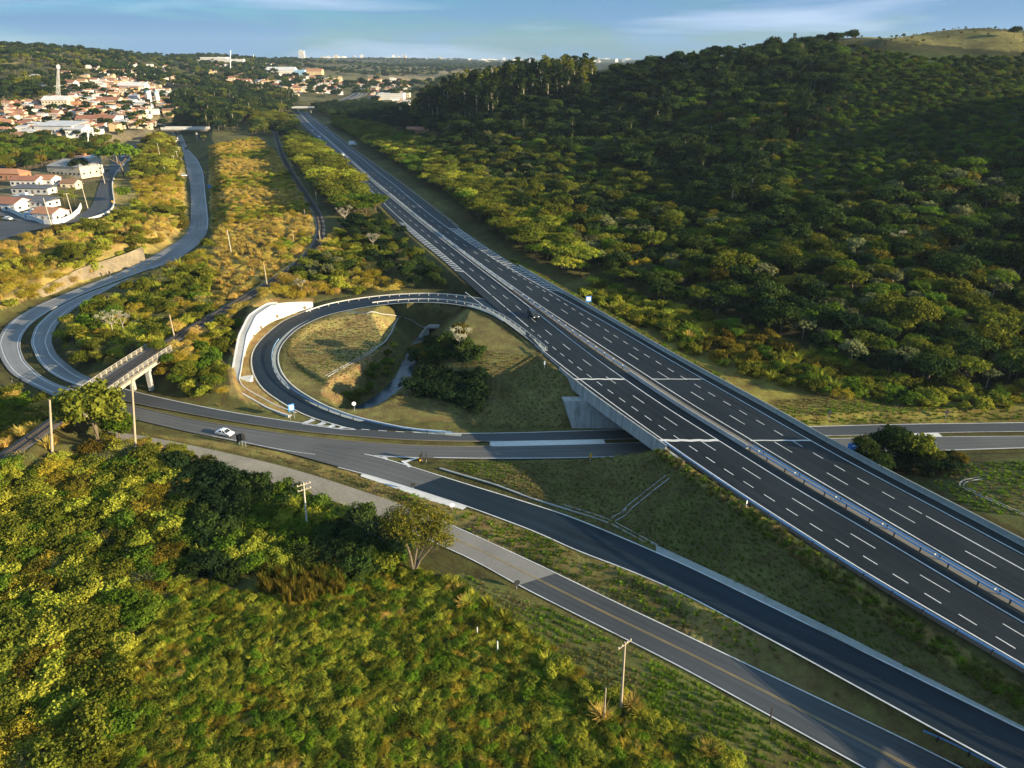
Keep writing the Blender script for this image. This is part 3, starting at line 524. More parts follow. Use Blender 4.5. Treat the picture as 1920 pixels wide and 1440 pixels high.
ad = n.new('ShaderNodeMath'); ad.operation = 'ADD'; l.new(a1.outputs['Fac'], ad.inputs[0]); l.new(a2.outputs['Fac'], ad.inputs[1])
ad2 = n.new('ShaderNodeMath'); ad2.operation = 'ADD'; l.new(ad.outputs[0], ad2.inputs[0]); l.new(a3.outputs['Fac'], ad2.inputs[1])
mr = n.new('ShaderNodeMapRange'); mr.inputs[1].default_value = 1.05; mr.inputs[2].default_value = 1.95; mr.inputs[3].default_value = 0.45; mr.inputs[4].default_value = 1.55; l.new(ad2.outputs[0], mr.inputs[0])
hs = n.new('ShaderNodeHueSaturation'); l.new(at.outputs['Color'], hs.inputs['Color']); l.new(mr.outputs[0], hs.inputs['Value'])
mh = n.new('ShaderNodeMapRange'); mh.inputs[1].default_value = 0.35; mh.inputs[2].default_value = 0.65; mh.inputs[3].default_value = 0.475; mh.inputs[4].default_value = 0.53; l.new(a2.outputs['Fac'], mh.inputs[0]); l.new(mh.outputs[0], hs.inputs['Hue'])
l.new(hs.outputs[0], b.inputs['Base Color'])
bp = n.new('ShaderNodeBump'); bp.inputs['Strength'].default_value = 0.9; bp.inputs['Distance'].default_value = 0.35; l.new(ad.outputs[0], bp.inputs['Height']); l.new(bp.outputs[0], b.inputs['Normal'])
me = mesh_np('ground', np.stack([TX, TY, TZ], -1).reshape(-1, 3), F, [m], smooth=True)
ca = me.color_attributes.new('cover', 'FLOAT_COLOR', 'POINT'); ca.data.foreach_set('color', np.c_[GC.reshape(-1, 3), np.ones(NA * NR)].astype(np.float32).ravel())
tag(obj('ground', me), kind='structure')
# the land goes on behind and beside the viewpoint, and past the horizon
mb = MB(); mb.add([(-40000, -6000, -12), (40000, -6000, -12), (40000, 40000, -12), (-40000, 40000, -12)], [(0, 1, 2, 3)])
tag(mb.build('far_plain', noisy('far_plain', (0.075, 0.07, 0.03), 0.95, 0.004, 0.3)), kind='structure')
# ------------------------------------------------------------------ road surfaces and markings
def ribbon_arr(A, B, z=0.0):
    n = len(A); V = np.empty((2 * n, 3)); V[0::2] = A; V[1::2] = B; V[:, 2] += z
    i = np.arange(n - 1); F = np.stack([2 * i, 2 * i + 1, 2 * i + 3, 2 * i + 2], 1)
    a = np.r_[0, np.cumsum(np.linalg.norm(np.diff((A + B)[:, :2] / 2, axis=0), axis=1))]
    uv = np.empty((2 * n, 2)); uv[0::2, 0] = 0; uv[1::2, 0] = 1; uv[0::2, 1] = a; uv[1::2, 1] = a
    # face up
    v0, v1, v2 = V[F[:, 0]], V[F[:, 1]], V[F[:, 2]]
    if np.cross(v1 - v0, v2 - v0)[:, 2].sum() < 0: F = F[:, ::-1]
    return V, F, uv
def road(name, A, B, mat, z=0.02, n=None):
    if n: A = resample(A, n); B = resample(B, n)
    V, F, uv = ribbon_arr(A, B, z)
    return tag(obj(name, mesh_np(name, V, F, [mat], uv)), kind='structure')
class Paint:
    def __init__(s): s.V = []; s.F = []; s.k = 0
    def _add(s, V, F): s.V.append(V); s.F.append(F + s.k); s.k += len(V)
    def line(s, c, w, z=0.04):
        V, F, _ = ribbon_arr(offset(c, -w / 2), offset(c, w / 2), z); s._add(V, F)
    def dash(s, c, w, on, off, z=0.04, start=0.0):
        d = arclen(c); a = start
        while a + on < d[-1]:
            q = np.linspace(a, a + on, 4); s.line(np.stack([np.interp(q, d, c[:, k]) for k in range(3)], 1), w, z); a += on + off
    def quad(s, pts, z=0.04):
        V = np.array(pts, float); V[:, 2] += z
        f = np.array([[0, 1, 2, 3]])
        if np.cross(V[1] - V[0], V[2] - V[0])[2] < 0: f = f[:, ::-1]
        s._add(V, f)
    def build(s, name, mat): return tag(obj(name, mesh_np(name, np.concatenate(s.V), np.concatenate(s.F), [mat])), kind='structure')
# highway: two carriageways and the median strip
def hmix(t, y0=36, y1=1005):
    s_ = (YS >= y0) & (YS <= y1); return np.stack([HX['ML'][s_] * (1 - t) + HX['MR'][s_] * t, YS[s_], np.full(s_.sum(), ZH)], 1)
road('highway_carriageway', hline('LO'), hmix(.42), M['asphalt_new']); road('highway_carriageway', hmix(.80), hline('MR', off=-0.0), M['asphalt_new'], 0.025); road('highway_carriageway', hline('MR', off=-0.0), hline('RO'), M['asphalt_new'])
road('median_strip', hmix(.42, 36, 205), hmix(.80, 36, 205), M['concrete_tan'], 0.03); road('median_strip', hmix(.42, 204, 1005), hmix(.80, 204, 1005), M['concrete_grey'], 0.03)
pw = Paint(); LW = 0.21
for k, a, b in (('LS', 198, 1000), ('EL', 36, 203), ('ML', 36, 1000), ('MR', 36, 1000), ('RS', 36, 255), ('RS', 255, 1000)):
    pw.line(hline(k, a, b, off=(0.25 if k == 'EL' else 0)), LW)
pw.line(hline('LS', 172, 200), LW)
pw.dash(hline('LS', 36, 172), 0.16, 2.2, 2.2); pw.dash(hline('DL', 36, 900), 0.15, 4.0, 6.5)
pw.dash(hline('DR2', 36, 900), 0.15, 4.2, 7.5); pw.dash(hline('DR1', 89, 262), 0.15, 2.2, 2.4); pw.line(hline('DR1', 36, 89), 0.2)
# hatched tapers
def hatch(ka, kb, y0, y1, step, th, skew, offa=0.0, offb=0.0):
    y = y0
    while y < y1:
        y2 = y + skew; a0, a1, b0, b1 = hx(ka, y) + offa, hx(ka, y + th) + offa, hx(kb, y2) + offb, hx(kb, y2 + th) + offb
        if b0 - a0 > 0.3: pw.quad([(a0, y, ZH), (b0, y2, ZH), (b1, y2 + th, ZH), (a1, y + th, ZH)])
        y += step
hatch('LO', 'LS', 226, 300, 3.2, 0.95, -2.4, 0.25, 0.0); hatch('LO', 'EL', 44, 84, 3.4, 1.5, 2.2, 0.12, -0.05)
pw.line(hline('RO', 200, 300, off=-0.5), 0.2)
pw.build('highway_lane_marking', M['paint'])
# expansion joints at both ends of the bridge
YB0, YB1 = P(1233, 826, ZH)[1], P(1080, 711, ZH)[1]
pj = Paint()
for y, t in ((YB0, 0.75), (YB1, 0.6)):
    xs = np.linspace(hx('LO', y) + 0.3, hx('ML', y), 14); pj.line(np.stack([xs, y + 0.12 * np.sin(xs * 2.1), np.full(14, ZH)], 1), t, 0.035)
    xs = np.linspace(hx('MR', y) - 0.3, hx('RS', y) + 0.2, 14); pj.line(np.stack([xs, y + 0.05 * np.sin(xs * 1.7), np.full(14, ZH)], 1), t * 0.5, 0.035)
pj.build('bridge_joint', M['concrete_pale'])
# loop ramp
road('loop_ramp', LPO, LPI, M['asphalt_ramp'], 0.05, 240)
pl = Paint(); _lo = resample(LPO, 200); _li = resample(LPI, 200)
pl.line(offset(_lo, 0.35)[3:-4], 0.24, 0.075); pl.line(offset(_li, -0.3)[4:-26], 0.24, 0.075)
road('loop_shoulder', offset(_li, -0.05), offset(_li, 1.3), M['concrete_grey'], 0.03)
# low roads
nR = 240
road('low_road_carriageway', UCN, UCS, M['asphalt_mid'], 0.02, nR); road('low_road_carriageway', LCN, LCS, M['asphalt_old'], 0.02, nR)
_uc = resample(UCN, nR); _us2 = resample(UCS, nR); _ln = resample(LCN, nR); _ls = resample(LCS, nR)
def xcut(c, a, b): return c[(c[:, 0] >= a) & (c[:, 0] <= b)]
pl.line(xcut(offset(_uc, 0), -130, -37), 0.2); pl.line(xcut(_uc, -14, 140), 0.2); pl.dash(xcut(_uc, -36, -14), 0.2, 1.8, 1.9, 0.08)
pl.line(xcut(offset(_ls, 0.3), -16, 140), 0.2)
pw = Paint(); hatch('RS', 'RO', 205, 290, 2.8, 0.8, -2.2, 0.0, -0.55); pw.build('worn_hatching', M['paint_worn'])
pk = Paint(); pk.line(xcut(offset(_us2, 0.0), -130, 140), 0.14); pk.line(xcut(offset(_ln, 0.0), -130, 140), 0.14); pk.line(xcut(offset(_ls, 0.3), -62, -38), 0.16, 0.07)
pk.build('worn_edge_line', M['paint_worn'])
# paved gap in the central reserve, and the kerbs
def strip(name, A, B, x0, x1, mat, z): return road(name, xcut(resample(A, 400), x0, x1)[:100000], xcut(resample(B, 400), x0, x1), mat, z, 60)
strip('paved_reserve', UCS, LCN, P(918, 832)[0], P(1135, 828)[0], M['concrete_pale'], 0.03)
strip('paved_reserve', UCS, LCN, P(1712, 815)[0], P(1765, 814)[0], M['concrete_pale'], 0.03)
# slip road to the lower right, darker new surface
road('slip_road', RML, RMR, M['asphalt_ramp'], 0.035, 220)
_ra = resample(RML, 220); _rb = resample(RMR, 220)
pl.line(xcut(offset(_ra, -0.2), -33, 90), 0.22, 0.06); pl.line(xcut(offset(_rb, 0.2), -29, 90), 0.22, 0.06)
# the old surface still covers the start of the slip road
k = 62; road('slip_road_old_surface', _ra[:k], _rb[:k], M['asphalt_old'], 0.045)
road('slip_road_gutter', xcut(offset(_rb, 0.0), -6, 90), xcut(offset(_rb, 1.9), -6, 90)[:], M['concrete_grey'], 0.03, 120) if False else None
# gore between slip road and low road
pl.line(np.array([P(700, 855), P(745, 857), P(790, 859)]), 0.24, 0.07)
pl.quad([P(752, 866), P(758, 869), P(783, 860), P(775, 860)], 0.075); pl.quad([P(752, 865), P(758, 864), P(772, 875), P(766, 877)], 0.08)
pl.quad([P(716, 858), P(724, 863), P(728, 860), P(722, 857)], 0.075)
# gore where the loop leaves the low road
for (a, b, c, d) in (((566, 793), (586, 786), (592, 789), (575, 795)), ((591, 797), (607, 791), (613, 794), (601, 799)), ((613, 800), (625, 796), (630, 798), (621, 802)), ((634, 803), (643, 800), (648, 802), (640, 804))):
    pl.quad([P(*a), P(*b), P(*c), P(*d)], 0.08)
for (a, b, c, d) in (((583, 783), (589, 785), (588, 790), (582, 789)), ((603, 789), (609, 791), (608, 796), (602, 794)), ((622, 794), (627, 796), (627, 800), (622, 799))):
    pl.quad([P(*a), P(*b), P(*c), P(*d)], 0.085)
pl.line(np.array([P(566, 795), P(600, 800), P(640, 805), P(667, 806)]), 0.24, 0.09); pl.line(np.array([P(583, 783), P(610, 791), P(640, 800), P(667, 806)]), 0.24, 0.095)
pl.build('road_edge_line', M['paint'])
# service road: old grey surface, unmarked gravelly end beyond
_sa = resample(SVL, 260); _sb = resample(SVR, 260); i0 = int(np.argmin(np.abs(_sa[:, 0] - P(760, 992)[0]))); i1 = int(np.argmin(np.abs(_sa[:, 0] - P(975, 1097)[0])))
road('service_road', _sa[i1:], _sb[i1:], M['asphalt_mid'], 0.02); road('service_road_old_surface', _sa[i0:i1 + 1], _sb[i0:i1 + 1], noisy('pale_asphalt', (0.20, 0.185, 0.16), 0.85, 1.5, 0.15), 0.02); road('gravel_road', _sa[:i0 + 1], _sb[:i0 + 1], M['gravel'], 0.02)
ps = Paint(); ps.line(offset(_sa, -0.15)[i0:], 0.18, 0.045); ps.line(offset(_sb, 0.15)[i0:], 0.18, 0.045); ps.build('service_road_edge_line', M['paint'])
py = Paint(); _sc = (_sa + _sb) / 2; py.line(offset(_sc, 0.11)[i0:], 0.09, 0.045); py.line(offset(_sc, -0.11)[i0:], 0.09, 0.045)
# left road
M['asphalt_left'] = asphalt('pale_left_asphalt', (0.19, 0.19, 0.185), 0.25, 0.8, 1)
road('valley_road', LOO, LOI, M['asphalt_left'], 0.05, 160); road('valley_road', LII, LIN, M['asphalt_left'], 0.06, 160); road('valley_road', LUL, LUR, M['asphalt_left'], 0.07, 160)
pv = Paint(); pv.line(offset(resample(LOO, 160), -0.9), 0.2, 0.08); pv.line(offset(resample(LOI, 160), 0.5), 0.2, 0.08); pv.line(offset(resample(LII, 160), -0.4), 0.22, 0.09); pv.line(offset(resample(LIN, 160), 1.5), 0.2, 0.09)
_lu = resample(LUR, 160); pv.line(offset(_lu, 0.5)[20:], 0.22, 0.10); pv.build('valley_road_edge_line', M['paint'])
_lc = (resample(LUL, 160) + resample(LUR, 160)) / 2; py.line(offset(_lc, 0.15)[8:], 0.14, 0.10); py.build('yellow_centre_line', M['paint_yellow'])
# town streets
road('town_street', TSL, TSR, M['asphalt_mid'], 0.03, 120); road('town_street', TS2L, TS2R, M['asphalt_old'], 0.025, 40)
# the highway again, far beyond, on its curve
def gcurve(pts, n=60, dz=0.6):
    q = np.array([hit(u, v) for u, v in pts]); q = resample(q, n); q = np.stack([smooth1(q[:, k], 3) for k in range(3)], 1); q[:, 2] += dz; return q
fa = gcurve([(632, 191), (652, 184), (665, 176), (668, 169), (661, 161)]); fb = gcurve([(650, 189), (668, 183), (677, 175), (678, 168), (670, 161)])
fc = gcurve([(655, 189), (674, 183), (683, 174), (683, 167), (674, 160)]); fd = gcurve([(668, 186), (686, 180), (693, 171), (690, 165), (680, 159)])
road('far_highway', fa, fb, M['asphalt_mid'], 0.5); road('far_highway', fc, fd, M['asphalt_mid'], 0.5)
pf = Paint(); [pf.line(c, 1.0, 0.7) for c in (fa, fb, fc, fd)]; pf.build('far_highway_edge', M['concrete_pale'])
# stream
_s = resample(ST, 60); road('stream', offset(_s, -2.0), offset(_s, 2.0), M['water'], 0.05)
# kerb along the reserve and the loop, concrete channel walls etc.
def wall_along(mb, c, w, h, z0=0.0, m=0):
    """solid strip of width w and height h along a polyline"""
    a = offset(c, -w / 2); b = offset(c, w / 2); n = len(c); V = []; F = []
    for p, q in zip(a, b): V += [(p[0], p[1], p[2] + z0), (q[0], q[1], q[2] + z0), (q[0], q[1], q[2] + z0 + h), (p[0], p[1], p[2] + z0 + h)]
    for i in range(n - 1):
        A, B = 4 * i, 4 * i + 4
        for j in range(4): F.append((A + j, A + (j + 1) % 4, B + (j + 1) % 4, B + j))
    F += [(3, 2, 1, 0), (4 * n - 4, 4 * n - 3, 4 * n - 2, 4 * n - 1)]
    mb.add(V, F, m); return mb
for nm, c, x0, x1 in (('reserve_kerb', UCS, -135, P(918, 828)[0]), ('reserve_kerb', LCN, -135, P(922, 837)[0])):
    mb = MB(); wall_along(mb, xcut(resample(c, 240), x0, x1), 0.18, 0.14, 0.0); tag(mb.build(nm, M['concrete_tan']), kind='structure')
for nm, c in (('valley_reserve_kerb', LOI), ('valley_reserve_kerb', LII)):
    mb = MB(); wall_along(mb, resample(c, 120), 0.2, 0.15, 0.0); tag(mb.build(nm, M['concrete']), kind='structure')

# ------------------------------------------------------------------ highway bridge
br = empty('road_bridge', ((hx('LO', 127) + hx('RO', 127)) / 2, 127, 0))
tag(br, 'grey concrete highway bridge crossing over the low road', 'bridge')
_bi = np.array(br.location)
def bpart(name, mb, mat): o = mb.build(name, mat, br); o.location = tuple(-_bi); return o
y0, y1 = YB0 - 1.0, YB1 + 1.0
def cross(y, items):  # items: x,z list
    return [(x, y, z) for x, z in items]
def loft(mb, ys, f):
    rings = [f(y) for y in ys]; n = len(rings[0]); V = [p for r in rings for p in r]; F = []
    for i in range(len(ys) - 1): F += [(i * n + j, i * n + (j + 1) % n, (i + 1) * n + (j + 1) % n, (i + 1) * n + j) for j in range(n)]
    F += [tuple(range(n))[::-1], tuple(range((len(ys) - 1) * n, len(ys) * n))]
    return mb.add(V, F)
yy = np.linspace(y0, y1, 12)
bpart('deck_slab', loft(MB(), yy, lambda y: cross(y, [(hx('LO', y) - 0.28, ZH - 0.03), (hx('LO', y) - 0.28, ZH - 0.45), (hx('LO', y) + 0.25, ZH - 1.95), (hx('ML', y) - 0.4, ZH - 1.95), (hx('ML', y) + 0.9, ZH - 0.3), (hx('ML', y) + 0.9, ZH - 0.03)])), M['concrete_grey'])
bpart('deck_slab', loft(MB(), yy, lambda y: cross(y, [(hx('MR', y) - 0.8, ZH - 0.03), (hx('MR', y) - 0.8, ZH - 0.4), (hx('MR', y) + 0.2, ZH - 1.95), (hx('RO', y) - 0.2, ZH - 1.95), (hx('RO', y) + 0.35, ZH - 0.4), (hx('RO', y) + 0.35, ZH - 0.03)])), M['concrete_grey'])
# panelled parapet on the near side
mb = loft(MB(), np.linspace(y0 - 2, y1 + 4, 16), lambda y: cross(y, [(hx('LO', y) - 0.62, ZH - 1.9), (hx('LO', y) - 0.30, ZH - 1.9), (hx('LO', y) - 0.22, ZH + 0.75), (hx('LO', y) - 0.52, ZH + 0.75)]))
for y in np.arange(y0 - 1, y1 + 3, 1.25): mb.box((hx('LO', y) - 0.50, y, ZH - 0.55), (0.14, 0.10, 2.4), 0.45)
bpart('parapet', mb, M['concrete_stained'])
bpart('parapet', loft(MB(), np.linspace(y0 - 2, y1 + 2, 14), lambda y: cross(y, [(hx('ML', y) * .56 + hx('MR', y) * .44 - 0.2, ZH), (hx('ML', y) * .56 + hx('MR', y) * .44 + 0.2, ZH), (hx('ML', y) * .56 + hx('MR', y) * .44 + 0.1, ZH + 0.82), (hx('ML', y) * .56 + hx('MR', y) * .44 - 0.1, ZH + 0.82)])), M['concrete'])
# abutments: sloping face wall at the far end, blunt wall at the near end, with wing walls
xl0, xl1, xr1 = hx('LO', y1), hx('LO', y0), hx('RO', y1)
ZA = 5.6; mb = MB(); mb.add([(12.6, 131.1, -0.3), (xr1, 131.1, -0.3), (xr1, 132.4, ZA), (10.8, 132.4, ZA), (12.2, 134.6, -0.3), (xr1, 134.6, -0.3), (xr1, 134.6, ZA), (10.4, 134.6, ZA)], [(0, 1, 2, 3), (4, 7, 6, 5), (3, 2, 6, 7), (0, 3, 7, 4), (1, 5, 6, 2), (0, 4, 5, 1)])
bpart('abutment', mb, M['concrete_stained'])
mb = MB(); mb.add([(xl0 - 3.4, y1 + 5.5, ZH - 0.4), (xl0 - 0.4, y1 + 2.1, ZH - 2.0), (xl0 + 0.4, y1 + 1.4, 2.6), (xl0 - 0.6, y1 + 2.6, 2.6), (xl0 - 3.0, y1 + 5.8, ZH - 0.4), (xl0 + 0.1, y1 + 2.6, ZH - 2.0), (xl0 + 0.9, y1 + 2.0, 2.6), (xl0 - 0.1, y1 + 3.1, 2.6)], [(0, 1, 2, 3)[::-1], (4, 5, 6, 7), (0, 4, 5, 1)[::-1], (1, 5, 6, 2)[::-1], (2, 6, 7, 3)[::-1], (3, 7, 4, 0)[::-1]])
bpart('wing_wall', mb, M['concrete'])
mb = MB(); mb.box(((hx('LO', y0) + hx('RO', y0)) / 2, y0 - 0.9, (ZH - 0.5) / 2), (hx('RO', y0) - hx('LO', y0) + 0.4, 1.6, ZH - 0.5)); bpart('abutment', mb, M['concrete_grey'])
mb = MB(); mb.add([(xl1 - 0.5, y0 - 0.2, 0), (xl1 - 0.5, y0 - 0.2, ZH), (xl1 + 2.6, y0 - 6.5, ZH), (xl1 + 2.6, y0 - 6.5, ZH - 2.6), (xl1 - 0.05, y0 - 0.0, 0), (xl1 - 0.05, y0 - 0.0, ZH), (xl1 + 3.05, y0 - 6.3, ZH), (xl1 + 3.05, y0 - 6.3, ZH - 2.6)], [(0, 1, 2, 3), (7, 6, 5, 4), (1, 5, 6, 2), (0, 4, 5, 1), (3, 2, 6, 7), (0, 3, 7, 4)])
bpart('wing_wall', mb, M['concrete'])

# ------------------------------------------------------------------ barriers and guardrails
mb = MB(); ys = YS[(YS > 36) & (YS < 232)][::3]
loft(mb, ys, lambda y: cross(y, [(hx('RO', y) - 0.35, ZH), (hx('RO', y) + 0.35, ZH), (hx('RO', y) + 0.20, ZH + 0.3), (hx('RO', y) + 0.10, ZH + 0.95), (hx('RO', y) - 0.10, ZH + 0.95), (hx('RO', y) - 0.20, ZH + 0.3)]))
tag(mb.build('concrete_barrier', M['concrete_grey']), 'long blue grey concrete safety barrier along the far edge of the highway', 'barrier')
mb = MB(); ys = YS[(YS > 290) & (YS < 900)][::4]; loft(mb, ys, lambda y: cross(y, [(hx('RO', y) - 0.5, ZH), (hx('RO', y) + 0.5, ZH), (hx('RO', y) + 0.35, ZH + 0.5), (hx('RO', y) - 0.35, ZH + 0.5)]))
tag(mb.build('concrete_kerb', M['concrete_tan']), 'pale concrete kerb strip beside the distant straight of the highway', 'kerb')
_post = {}
def guardrail(label, c, mat, spacing=4.0, step=0.0, group=None, refl=None, h=0.72, every=1):
    """W-beam rail on posts, c = foot line"""
    c = resample(c, max(8, int(arclen(c)[-1] / 2.0))); root = empty('guardrail', tuple(c[len(c) // 2])); tag(root, label, 'guardrail', group); L = np.array(root.location)
    mb = MB(); nrm = normals(c); prof = [(0.0, h - 0.16), (0.05, h - 0.10), (0.0, h - 0.04), (0.0, h + 0.02), (0.05, h + 0.08), (0.0, h + 0.14), (-0.03, h + 0.14), (-0.03, h - 0.16)]
    V = [(p[0] + a * q[0] - L[0], p[1] + a * q[1] - L[1], p[2] + z - L[2]) for p, q in zip(c, nrm) for a, z in prof]; k = len(prof)
    F = [(i * k + j, i * k + (j + 1) % k, (i + 1) * k + (j + 1) % k, (i + 1) * k + j) for i in range(len(c) - 1) for j in range(k)]
    mb.add(V, F); mb.build('rail', mat, root)
    key = mat.name
    if key not in _post: _post[key] = MB().box((0, 0, 0.36), (0.12, 0.18, 0.86)).box((0, 0.06, 0.62), (0.10, 0.14, 0.3)).mesh('post', M['dark_metal'] if 'steel' in key else mat)
    d = arclen(c); s = np.arange(spacing / 2, d[-1], max(spacing, d[-1] / 95))
    for a in s:
        p = [np.interp(a, d, c[:, j]) for j in range(3)]; o = obj('post', _post[key], root, tuple(np.array(p) - L))
    if refl:
        if 'refl' not in _post: _post['refl'] = MB().box((0, 0, 0.98), (0.16, 0.10, 0.34)).box((0, 0, 1.18), (0.14, 0.09, 0.1), m=1).mesh('reflector', [M['reflector'], M['dark_metal']])
        for a in np.arange(refl / 2, d[-1], max(refl, d[-1] / 95)): p = [np.interp(a, d, c[:, j]) for j in range(3)]; obj('reflector', _post['refl'], root, tuple(np.array(p) - L))
    return root
def hl(k, a, b, off): return hline(k, a, b, 0.0, off)[::2]
guardrail('steel guardrail with blue sheen along the near edge of the highway below the bridge', hl('LO', 40, YB0 - 1, 0.1), M['steel_blue'])
guardrail('double steel guardrail with white reflectors in the median below the bridge', hmix(.44, 40, YB0 - 3)[::2], M['steel_blue'], refl=8)
guardrail('thin steel rail on the gravel side of the median below the bridge', hmix(.60, 40, YB0 - 3)[::2], M['steel_blue'], 8)
guardrail('steel guardrail with white reflectors in the median between bridge and dark car', hmix(.45, YB1 + 3, 200)[::2], M['steel_blue'], refl=4)
guardrail('long silvery guardrail in the median of the distant straight', hmix(.5, 200, 420)[::2], M['steel'], 5, refl=9)
guardrail('far end of the median guardrail before the distant overpass', hmix(.5, 420, 880)[::2], M['steel'], 9)
guardrail('pale guardrail along the outside of the loop ramp above the bend', offset(_lo, -1.3)[108:180], M['concrete_pale'], 3.0)
guardrail('pale guardrail round the inside of the loop above the mown slope', offset(_li, 1.1)[120:205], M['concrete_pale'], 3.0)
guardrail('steel guardrail between the loop merge and the bridge abutment', np.concatenate([offset(_li, 1.2)[206:238], hl('LO', YB1 + 4, 158, -0.4)[::-1]]), M['steel'], 2.5)
guardrail('blue steel guardrail round the inside of the loop beside the low road', offset(_li, 1.2)[2:84], M['steel_blue'], 3.5)
gr = gcurve([(1728, 1378), (1790, 1404), (1850, 1438), (1900, 1462)], 20, 0.0); guardrail('short blue steel guardrail end on the grass between slip road and service road', gr, M['steel_blue'], 3)
# ------------------------------------------------------------------ vegetation
def leaf_quads(C, Nn, size, rng, asp=1.0):
    n = len(C); Nn = Nn / (np.linalg.norm(Nn, axis=1)[:, None] + 1e-9); r = rng.normal(size=(n, 3)); a = np.cross(Nn, r); a /= np.linalg.norm(a, axis=1)[:, None] + 1e-9; b = np.cross(Nn, a)
    s = size * rng.uniform(0.55, 1.35, (n, 1)) / 2; V = np.empty((n, 4, 3))
    for k, (i, j) in enumerate(((-1, -1), (1, -1), (1, 1), (-1, 1))):
        V[:, k] = C + a * s * i * rng.uniform(0.5, 1.15, (n, 1)) * asp + b * s * j * rng.uniform(0.5, 1.15, (n, 1))
    return V
def crown(lobes, n, size, seed, tuft=0.30, per=16, zmin=-0.55, up=0.35, asp=1.0):
    """leaves gathered in small tufts over the shells of several lobes, gaps between them"""
    rng = np.random.default_rng(seed); L = np.array(lobes, float); ar = (L[:, 3] * L[:, 4] + L[:, 3] * L[:, 5]); nt = max(6, n // per)
    li = rng.choice(len(L), nt, p=ar / ar.sum()); d = rng.normal(size=(nt, 3)); d /= np.linalg.norm(d, axis=1)[:, None]
    d[:, 2] = np.where(d[:, 2] < zmin, -d[:, 2] * 0.7, d[:, 2]); rr = rng.uniform(0.72, 1.06, (nt, 1))
    tc_ = L[li, :3] + d * L[li, 3:6] * rr; ti = rng.integers(0, nt, n); rad = L[li, 3:6].mean(1)[ti][:, None] * tuft
    g = rng.normal(size=(n, 3)); C = tc_[ti] + g * rad * (1, 1, 0.7) * 0.75; Nn = d[ti] + 0.75 * rng.normal(size=(n, 3)); Nn[:, 2] += up
    return leaf_quads(C, Nn, size, rng, asp)
def quads_mesh(name, V, mats, midx=None):
    n = len(V); return mesh_np(name, V.reshape(-1, 3), np.arange(n * 4).reshape(n, 4), mats, midx=midx)
def trunk_mesh(name, h, r, limbs, mat, bend=0.3, seed=0, n=6):
    rng = random.Random(seed); mb = MB(); p = [(0, 0, -0.6), (rng.uniform(-bend, bend) * .3, rng.uniform(-bend, bend) * .3, h * 0.5), (rng.uniform(-bend, bend), rng.uniform(-bend, bend), h)]
    mb.tube(p, [r * 1.25, r, r * 0.75], n)
    for q in limbs:
        a = np.array(p[2]) * 0.9 if rng.random() < 0.6 else (np.array(p[1]) + np.array(p[2])) / 2; q = np.array(q, float); m_ = a * 0.45 + q * 0.55 + np.array((0, 0, -0.15 * np.linalg.norm(q - a)))
        mb.tube([a, m_, q], [r * 0.55, r * 0.38, r * 0.12], 5)
    return mb.mesh(name, mat)
def dome(seed, H=8.0, R=3.6, k=9, flat=0.75):
    rng = np.random.default_rng(seed); L = [(0, 0, H * 0.66, R * 0.62, R * 0.62, R * 0.55 * flat)]
    for i in range(k):
        a = 2 * pi * i / k + rng.uniform(-.35, .35); q = R * rng.uniform(0.45, 0.72); L.append((q * cos(a), q * sin(a), H * rng.uniform(0.5, 0.78), R * rng.uniform(.3, .5), R * rng.uniform(.3, .5), R * rng.uniform(.26, .42) * flat))
    return L
SPEC = {}   # species -> list of (crown mesh, trunk mesh or None)
def add_spec(key, crown_V, leaf, trunk=None): SPEC.setdefault(key, []).append([quads_mesh('crown', crown_V, [M['leaf_' + leaf]]), trunk])
def limbs_of(L, k=5): return [(l[0] * .9, l[1] * .9, l[2]) for l in L[1:1 + k]]
_shape = [dome(s, 8.0, 3.7, 9, f) for s, f in ((1, .8), (2, .95), (3, .65))]
_cv = [crown(L, 4200, 0.36, 20 + i) for i, L in enumerate(_shape)]; _cvl = [crown(L, 2300, 0.42, 30 + i, tuft=0.22) for i, L in enumerate(_shape)]
_tk = [trunk_mesh('trunk', 4.4, 0.2, limbs_of(L), M['bark'], 0.3, i) for i, L in enumerate(_shape)]; _tp = [trunk_mesh('trunk', 4.4, 0.17, limbs_of(L, 8), M['bark_pale'], 0.4, i) for i, L in enumerate(_shape)]
for i in range(3):
    for lf in ('forest', 'olive', 'green', 'rust', 'dark'): add_spec('tree_' + lf, _cv[i], lf, _tk[i])
    for lf in ('pale', 'gold'): add_spec('tree_' + lf, _cvl[i], lf, _tp[i])
_fl = [[(0, 0, 7.6, 3.2, 3.2, 0.8)] + [(4.2 * cos(a) * q, 4.2 * sin(a) * q, 7.0 + dz, 2.2, 2.2, 0.7) for a, q, dz in [(random.uniform(0, 6.28) if 0 else 2 * pi * i / 9 + s, random.Random(i * 7 + s).uniform(.7, 1.2), random.Random(i + 3 * s).uniform(-.9, .6)) for i in range(9)]] for s in (1, 2, 3)]
for i, L in enumerate(_fl):
    V = crown(L, 3600, 0.42, 50 + i, tuft=0.26, up=0.9, zmin=-0.3)
    for lf in ('lime', 'olive', 'green'): add_spec('canopy_' + lf, V, lf, trunk_mesh('trunk', 4.2, 0.24, limbs_of(L, 8), M['bark'], 0.4, i))
for s in (1, 2, 3):   # tall narrow eucalyptus
    rng = np.random.default_rng(70 + s); L = [(rng.normal() * 1.5, rng.normal() * 1.5, z, rng.uniform(1.2, 2.3), rng.uniform(1.2, 2.3), rng.uniform(.9, 1.5)) for z in np.linspace(9, 21, 12)]
    V = crown(L, 1900, 0.62, 80 + s, tuft=0.3)
    for lf in ('forest', 'olive', 'dark'): add_spec('tall_' + lf, V, lf, trunk_mesh('trunk', 17, 0.22, limbs_of(L, 9), M['bark_pale'], 0.8, s))
